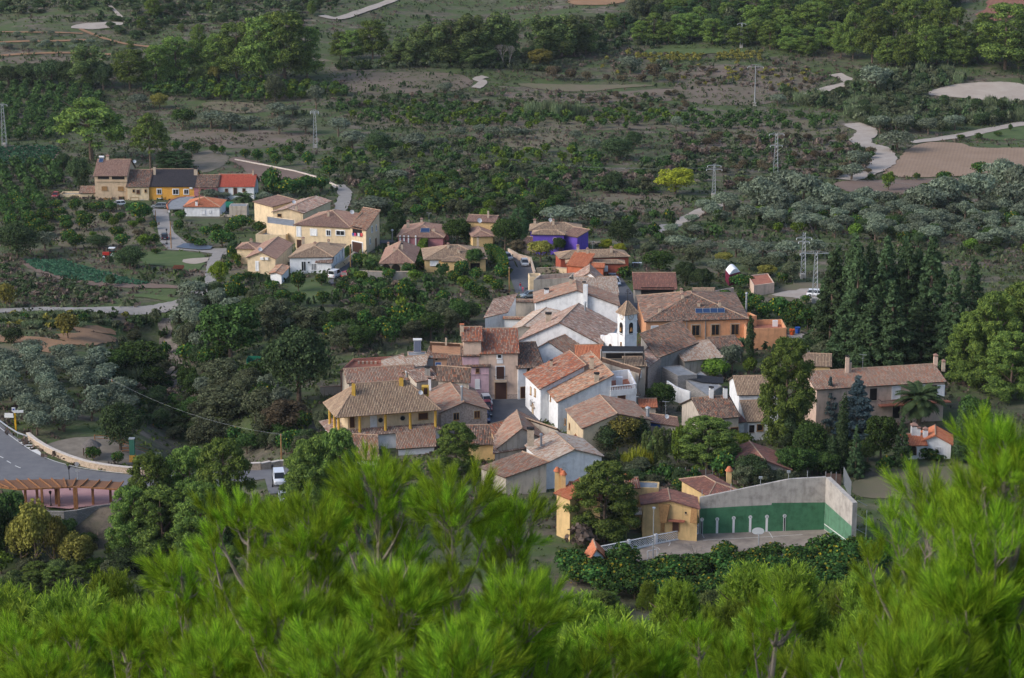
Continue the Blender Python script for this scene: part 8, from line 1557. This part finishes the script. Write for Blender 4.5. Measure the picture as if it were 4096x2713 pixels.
# ---- low scrub and grass, countless
def ground_cover(name, leaf, n, size, hs, seed, box, dens, lbl):
    rg = np.random.RandomState(seed); Y = rg.uniform(box[0], box[1], n * 4); X = rg.uniform(-1, 1, n * 4) * (Y * .25 + 10)
    f = np.sin(X * .05 + seed) + np.sin(Y * .043 + seed * 2 + X * .02) + .8 * np.sin(X * .13 - Y * .11 + seed) + .9 * np.sin((Y + 8 * np.sin(X * .03)) * .21 + seed) + rg.normal(0, .6, n * 4); k = f > dens
    for q in PATCH:
        A = np.array([a[:2] for a in q]); m = k & (X > A[:, 0].min()) & (X < A[:, 0].max()) & (Y > A[:, 1].min()) & (Y < A[:, 1].max())
        if m.any(): idx = np.where(m)[0]; k[idx[inpoly(X[idx], Y[idx], q)]] = False
    idx = np.where(k)[0][:n]; X, Y = X[idx], Y[idx]; m = len(X); Z = terr(X, Y); k_ = 9; s = rg.uniform(.5, 1.3, m)
    c = np.stack([X, Y, Z], 1)[:, None, :] + rg.normal(0, 1, (m, k_, 3)) * np.array([size * .55, size * .55, 0]) * s[:, None, None]; c[:, :, 2] += rg.uniform(.05, 1, (m, k_)) * hs * s[:, None]
    c = c.reshape(-1, 3); N = len(c); t = rdir(N); t[:, 2] *= .5; b = rdir(N) * .6 + np.array([0, 0, .7]); sz = np.repeat(s, k_)[:, None] * size * .34 * rg.uniform(.5, 1.2, (N, 1)); t *= sz; b *= sz
    V = np.stack([c - t - b, c + t - b, c + t * .7 + b, c - t * .7 + b], 1).reshape(-1, 3); o = place(np_mesh(name, V, np.arange(len(V)).reshape(-1, 4), [LM[leaf]]), name); tag(o, lbl, None, None, 'stuff')
ground_cover('dry_scrub', 'dry', 12000, .8, .6, 1, (300, 960), .0, 'dry brown low scrub covering the valley ground'); ground_cover('green_scrub', 'scrub', 11000, .9, .8, 2, (300, 960), .1, 'dull green low scrub covering the valley ground'); ground_cover('grass_tufts', 'grass', 12000, .6, .4, 3, (270, 900), -.2, 'green grass tufts over the valley ground')
ground_cover('dark_scrub', 'oak', 3500, 1.3, 1.4, 4, (380, 960), .7, 'dark evergreen scrub on the far banks')
def rows(name, C, poly_, sp, ang, leaf, s, lbl, step=.5):
    W = [g[:2] for g in pxpoly(C, poly_)]; A = np.array(W); a = R(ang); ex = np.array([math.cos(a), math.sin(a)]); ey = np.array([-ex[1], ex[0]]); u = A @ ex; v = A @ ey; uu, vv = np.meshgrid(np.arange(u.min(), u.max(), step), np.arange(v.min(), v.max(), sp)); P = uu.ravel()[:, None] * ex + vv.ravel()[:, None] * ey; P += np.random.normal(0, .08, P.shape); P = P[inpoly(P[:, 0], P[:, 1], W)]; P = P[np.random.rand(len(P)) > .12]
    Z = terr(P[:, 0], P[:, 1]) + .3; B = np.repeat(np.stack([P[:, 0], P[:, 1], Z], 1), 4, 0); B += np.random.normal(0, s * .35, B.shape) * np.array([1, 1, .4]); N = len(B); t = rdir(N) * s * .5; b = rdir(N) * s * .5; V = np.stack([B - t - b, B + t - b, B + t + b, B - t + b], 1).reshape(-1, 3); tag(place(np_mesh(name, V, np.arange(len(V)).reshape(-1, 4), [LM[leaf]]), name), lbl, None, None, 'stuff')
rows('cabbage_rows', X2, [(170, 258), (470, 262), (700, 335), (880, 385), (1100, 432), (1000, 440), (700, 425), (500, 400), (250, 320)], .9, -28, 'cabbage', .5, 'rows of blue green cabbages on the curved plot'); rows('vegetable_rows', T1, [(-40, 1005), (180, 990), (370, 995), (410, 1020), (330, 1120), (60, 1125), (-40, 1120)], 2.4, 62, 'cabbage', .7, 'straight green vegetable rows at the far left')
# hedges
def hedge(name, label, C, pts, h, w, leaf='citrus', dens=70):
    P = [G(*C(x, y)) for x, y in pts]; V = []
    for p, q in zip(P[:-1], P[1:]):
        d = (q - p); L_ = np.linalg.norm(d); d /= L_; sd = np.array([-d[1], d[0], 0]); n = int(L_ * dens * (h + w) / 2); u = np.random.rand(n) * L_; side = np.random.rand(n); a = np.where(side < .35, -w / 2, np.where(side < .6, w / 2, (np.random.rand(n) - .5) * w)); z = np.where(side < .6, np.random.rand(n) * h, h) + np.random.normal(0, .07, n)
        c = p + d * u[:, None] + sd * a[:, None]; c[:, 2] += z; t = rdir(n) * .14; b = rdir(n) * .14; V.append(np.stack([c - t - b, c + t - b, c + t + b, c - t + b], 1))
        mb = MB(); 
    V = np.concatenate(V).reshape(-1, 3); o = place(np_mesh(name, V, np.arange(len(V)).reshape(-1, 4), [LM[leaf]]), name); tag(o, label, 'hedge')
hedge('clipped_hedge', 'tall clipped hedge between the arcade house and the yellow bungalow', Z3, [(238, 630), (275, 560), (310, 480), (340, 420)], 2.4, 1.6, 'lime', 90); hedge('clipped_hedge', 'long curved clipped hedge along the street', Z3, [(900, 520), (960, 540), (1020, 590), (1045, 650), (1050, 700)], 3.2, 2.0, 'citrus', 90); hedge('clipped_hedge', 'dark clipped hedge at the bend by the cream bungalow', Z1, [(1880, 1140), (1890, 1090), (1930, 1030)], 2.2, 1.2, 'oak', 80)
# ================================================================== FOREGROUND PINES
LM['fg'] = leafmat('fresh_pine_needles', (.21, .35, .038), .6, (1.35, 1.15, .7), .45)
def shoot_mesh(n, L_, nl, wd):
    u = np.random.rand(n) ** .8; ax = np.array([0, 0, 1.]); P = ax * (u * L_)[:, None]; r = rdir(n); r[:, 2] = 0; r /= np.linalg.norm(r, axis=1)[:, None]; an = np.random.uniform(.35, .95, n) * (1.15 - .6 * u)
    d = ax * np.cos(an)[:, None] + r * np.sin(an)[:, None]; ln = np.random.uniform(.7, 1.1, n)[:, None] * nl; sd = np.cross(d, rdir(n)); sd /= np.linalg.norm(sd, axis=1)[:, None]; sd *= wd
    mid = P + d * ln * .55 + np.array([0, 0, .004]); tip = P + (d + ax * .15) * ln; V = np.stack([P - sd * .6, P + sd * .6, mid + sd, tip, mid - sd], 1).reshape(-1, 3); F5 = np.arange(n * 5).reshape(-1, 5); q = np.stack([F5[:, 0], F5[:, 1], F5[:, 2], F5[:, 4]], 1); tr = np.stack([F5[:, 4], F5[:, 2], F5[:, 3], F5[:, 3]], 1)
    me = bpy.data.meshes.new('needle_shoot'); me.from_pydata(V.tolist(), [], q.tolist() + [(int(a), int(b), int(c)) for a, b, c, _ in tr]); me.materials.append(LM['fg']); mb = MB(); mb.tube((0, 0, -.02), (0, 0, L_), .004, .002, 4); 
    return me

def spray(nsh):
    V = []; Fq = []; mb = MB(); mb.tube((0, 0, -.03), (0, 0, .16), .0045, .003, 4, 1)
    def sh(b, d, L_):
        d = d / np.linalg.norm(d); n = 125; u = np.random.rand(n) ** .75; P = b + d * (u * L_)[:, None]; r = rdir(n); r -= d * (r @ d)[:, None]; r /= np.linalg.norm(r, axis=1)[:, None]; an = np.random.uniform(.3, .85, n) * (1.15 - .6 * u)
        nd = d * np.cos(an)[:, None] + r * np.sin(an)[:, None]; ln = np.random.uniform(.65, 1.1, n)[:, None] * .075; sd = np.cross(nd, rdir(n)); sd /= np.linalg.norm(sd, axis=1)[:, None]; sd *= .00085
        mid = P + nd * ln * .5; tip = P + (nd + np.array([0, 0, .12])) * ln
        for k in range(n): mb.add([P[k] - sd[k] * .6, P[k] + sd[k] * .6, mid[k] + sd[k], tip[k], mid[k] - sd[k]], [(0, 1, 2, 4), (4, 2, 3)])
    sh(np.array([0, 0, .10]), np.array([0, 0, 1.]), .13)
    for i in range(nsh):
        a = i * 2.4 + random.random(); b = np.array([0, 0, random.uniform(0, .13)]); d = np.array([math.cos(a) * .75, math.sin(a) * .75, 1.0]); q = b + d * .05; mb.tube(b, q, .003, .002, 3, 1); sh(q, d * np.array([.7, .7, 1.1]), .10)
    return mb.mesh('needle_spray', [LM['fg'], M['barkpale']])
SH = [spray(4) for _ in range(6)]
def fg_pine(label, tip, dist, lat=0.0, vis=2.4, L0=.75, sp=.27, sz=.84, maxsh=185, group=None):
    t = ray(*tip); p = np.array([0, 0, H]) + t * dist; gz = float(terr(p[0], p[1])); top = Vector(p) - Vector((0, 0, .22)); lean = random.uniform(-.25, .25); base = Vector((p[0] - lean, p[1] - random.uniform(-.2, .2), gz)); r = empty('foreground_pine', base, label, 'pine tree', group)
    Hh = (top - base).length; ph = random.random() * 6; pts = [base + (top - base) * (k / 9) + Vector((math.sin(k * 1.1 + ph) * .035 * (1 - k / 9), 0, 0)) for k in range(10)]
    mb = MB(); mb.path(pts, [.008 + .013 * (Hh * (1 - k / 9)) for k in range(10)], 7); mb.build('trunk', M['barkpale'], r); sh = []
    def at(z): f = max(0, min(8.999, (1 - z / Hh) * 9)); k = int(f); return pts[k].lerp(pts[k + 1], f - k)
    def limb(c, d, L_, rad, par, lvl):
        n = 5; P = [c]; dd = d.copy()
        for k in range(n): P.append(P[-1] + dd * L_ / n); dd = (dd + Vector((0, 0, .20)) + Vector(rdir(1)[0]) * .10).normalized()
        e_ = P[-1]; lim = top.z - .06 - .40 * math.hypot(e_.x - top.x, e_.y - top.y)
        if e_.z > lim: 
            for k in range(1, n + 1): P[k].z -= (e_.z - lim) * k / n if k < n else 0
            P[-1].z = min(P[-1].z, lim)
        mb = MB(); mb.path(P, [rad * (1 - .75 * k / n) for k in range(n + 1)], 5); bo = mb.build('branch' if lvl == 0 else 'twig', M['barkpale'], par)
        host = bo if lvl == 0 else par
        m = max(2, int(L_ / .13))
        for k in range(m):
            f = .32 + .62 * k / m; i = int(f * n); q = P[i].lerp(P[min(n, i + 1)], f * n - i); g = (P[min(n, i + 1)] - P[i]).normalized() if i < n else dd; sh.append((q, (g * .7 + Vector((0, 0, .55)) + Vector(rdir(1)[0]) * .5).normalized(), host, f))
        sh.append((P[-1], (g + Vector((0, 0, .5))).normalized(), host, 2))
        if lvl == 0 and L_ > .45:
            for k in range(int(L_ / .28)):
                f = .3 + .55 * random.random(); i = int(f * n); q = P[i]; g = (P[i + 1] - P[i]).normalized(); sd = g.cross(Vector(rdir(1)[0])).normalized(); limb(q, (g * .8 + sd * .7 + Vector((0, 0, .2))).normalized(), L_ * .38, rad * .5, bo, 1)
    z = .12
    while z < vis and z < Hh - .3:
        c = at(z); n_ = random.choice((3, 4, 4, 5)); a0 = random.uniform(0, 6.28); Lb = min(L0 * 1.35, .10 + .42 * z)
        for i in range(n_):
            a = a0 + i * 6.283 / n_ + random.uniform(-.3, .3); el = random.uniform(.85, 1.2) if z < 1.2 else random.uniform(.65, 1.05); limb(c, Vector((math.cos(a) * math.cos(el), math.sin(a) * math.cos(el), math.sin(el))), Lb * random.uniform(.7, 1.15), .008 + .009 * z ** .6, r, 0)
        z += sp * random.uniform(.8, 1.25)
    sh.append((top - Vector((0, 0, .05)), Vector((0, 0, 1)), r, 3)); random.shuffle(sh); sh.sort(key=lambda s: -s[3] if s[3] >= 2 else 0)
    for q, d, par, _ in sh[:maxsh]:
        o = bpy.data.objects.new('needle_spray', random.choice(SH)); COL.objects.link(o); o.parent = r; s = sz * random.uniform(.75, 1.2)
        o.matrix_local = Matrix.Translation(q - base) @ d.to_track_quat('Z', 'Y').to_matrix().to_4x4() @ Matrix.Diagonal((s, s, s, 1))
    return r, top, base
FP = [((1500, 1750), 9.5, 'central foreground pine whose tip rises highest over the village roofs'), ((990, 1900), 9.8, 'foreground pine left of the central one, tip below the parked white van'), ((2060, 1940), 9.6, 'foreground pine right of the central one, left of the yellow house'), ((1230, 1930), 9.0, 'foreground pine shoot between the central tip and the left one'), ((1800, 1830), 9.2, 'foreground pine between the central tip and the right hand one'),
      ((720, 2140), 10.5, 'foreground pine at the left side of the front thicket'), ((1100, 2250), 8.2, 'low foreground pine at the bottom centre left'), ((1600, 2180), 8.0, 'low foreground pine at the bottom centre'), ((2080, 2250), 8.6, 'low foreground pine at the bottom centre right'), ((500, 2400), 10.5, 'low foreground pine at the bottom left'), ((1350, 2420), 7.4, 'very low foreground pine at the bottom edge, left of centre'), ((1850, 2450), 7.4, 'very low foreground pine at the bottom edge, right of centre'), ((850, 2450), 8.6, 'very low foreground pine at the bottom edge, left')]
for tip, d_, lb in FP: fg_pine(lb, tip, d_)
random.seed(21); np.random.seed(21)
r, top, base = fg_pine('right hand foreground pine with a bare pale leader and brown cones', (4035, 1590), 6.6, vis=2.2, L0=.8, sp=.22)
for dz, dx in ((.62, .02), (.78, -.06), (.86, -.03), (.90, .05)):
    c = top.lerp(base, dz / (top - base).length) + Vector((dx, -.05, 0)); mb = MB(); mb.lathe(c, [(.008, -.055), (.026, -.035), (.030, -.005), (.022, .025), (.005, .05)], 8); co = mb.build('pine_cone', flat('cone_brown_%d' % int(dz * 100), (.26, .12, .04) if dz < .7 else (.11, .055, .04)), r)
    mb = MB(); [mb.box(c + Vector((.027 * math.cos(a * 2.4), .027 * math.sin(a * 2.4), -.038 + a * .0028)), (.012, .012, .005), a) for a in range(22)]; mb.build('cone_scales', co.data.materials[0], co)
for tip, d_, lb in [((3745, 1850), 7.8, 'foreground pine left of the leader, its tip before the stubble field'), ((3950, 1900), 7.8, 'foreground pine with its tip right of the stubble field'), ((3870, 2180), 7.0, 'low foreground pine at the lower right'), ((3880, 2150), 6.6, 'low foreground pine at the bottom right corner'), ((3120, 2300), 9.6, 'low foreground pine before the citrus orchard'), ((4190, 2000), 7.0, 'foreground pine cut by the right edge'), ((3700, 2420), 6.4, 'very low foreground pine at the lower right'), ((3330, 2560), 8.4, 'very low foreground pine left of the lower right ones')]: fg_pine(lb, tip, d_)
for i, (tip, d_) in enumerate([((2450, 2430), 12), ((2800, 2430), 13), ((2950, 2480), 11), ((300, 2420), 14), ((60, 2440), 13), ((2620, 2520), 10.5), ((2300, 2540), 10), ((180, 2540), 11)]): fg_pine('low pine sapling along the bottom edge, ' + ORD[(4, 5, 7, 2, 0, 6, 3, 1)[i]] + ' of the eight from the left', tip, d_, maxsh=220, group='low pine saplings along the bottom')
# ================================================================== HAZE
mb = MB(); mb.box((0, 560, 55), (900, 1300, 130)); hm = bpy.data.materials.new('haze'); hm.use_nodes = True; n_ = hm.node_tree; n_.nodes.clear(); o_ = n_.nodes.new('ShaderNodeOutputMaterial'); v_ = n_.nodes.new('ShaderNodeVolumePrincipled')
v_.inputs['Density'].default_value = .00004; v_.inputs['Color'].default_value = (.80, .86, .95, 1); v_.inputs['Anisotropy'].default_value = .2; n_.links.new(v_.outputs[0], o_.inputs['Volume'])
tag(mb.build('haze', hm), 'thin bluish haze over the valley', None, None, 'stuff')
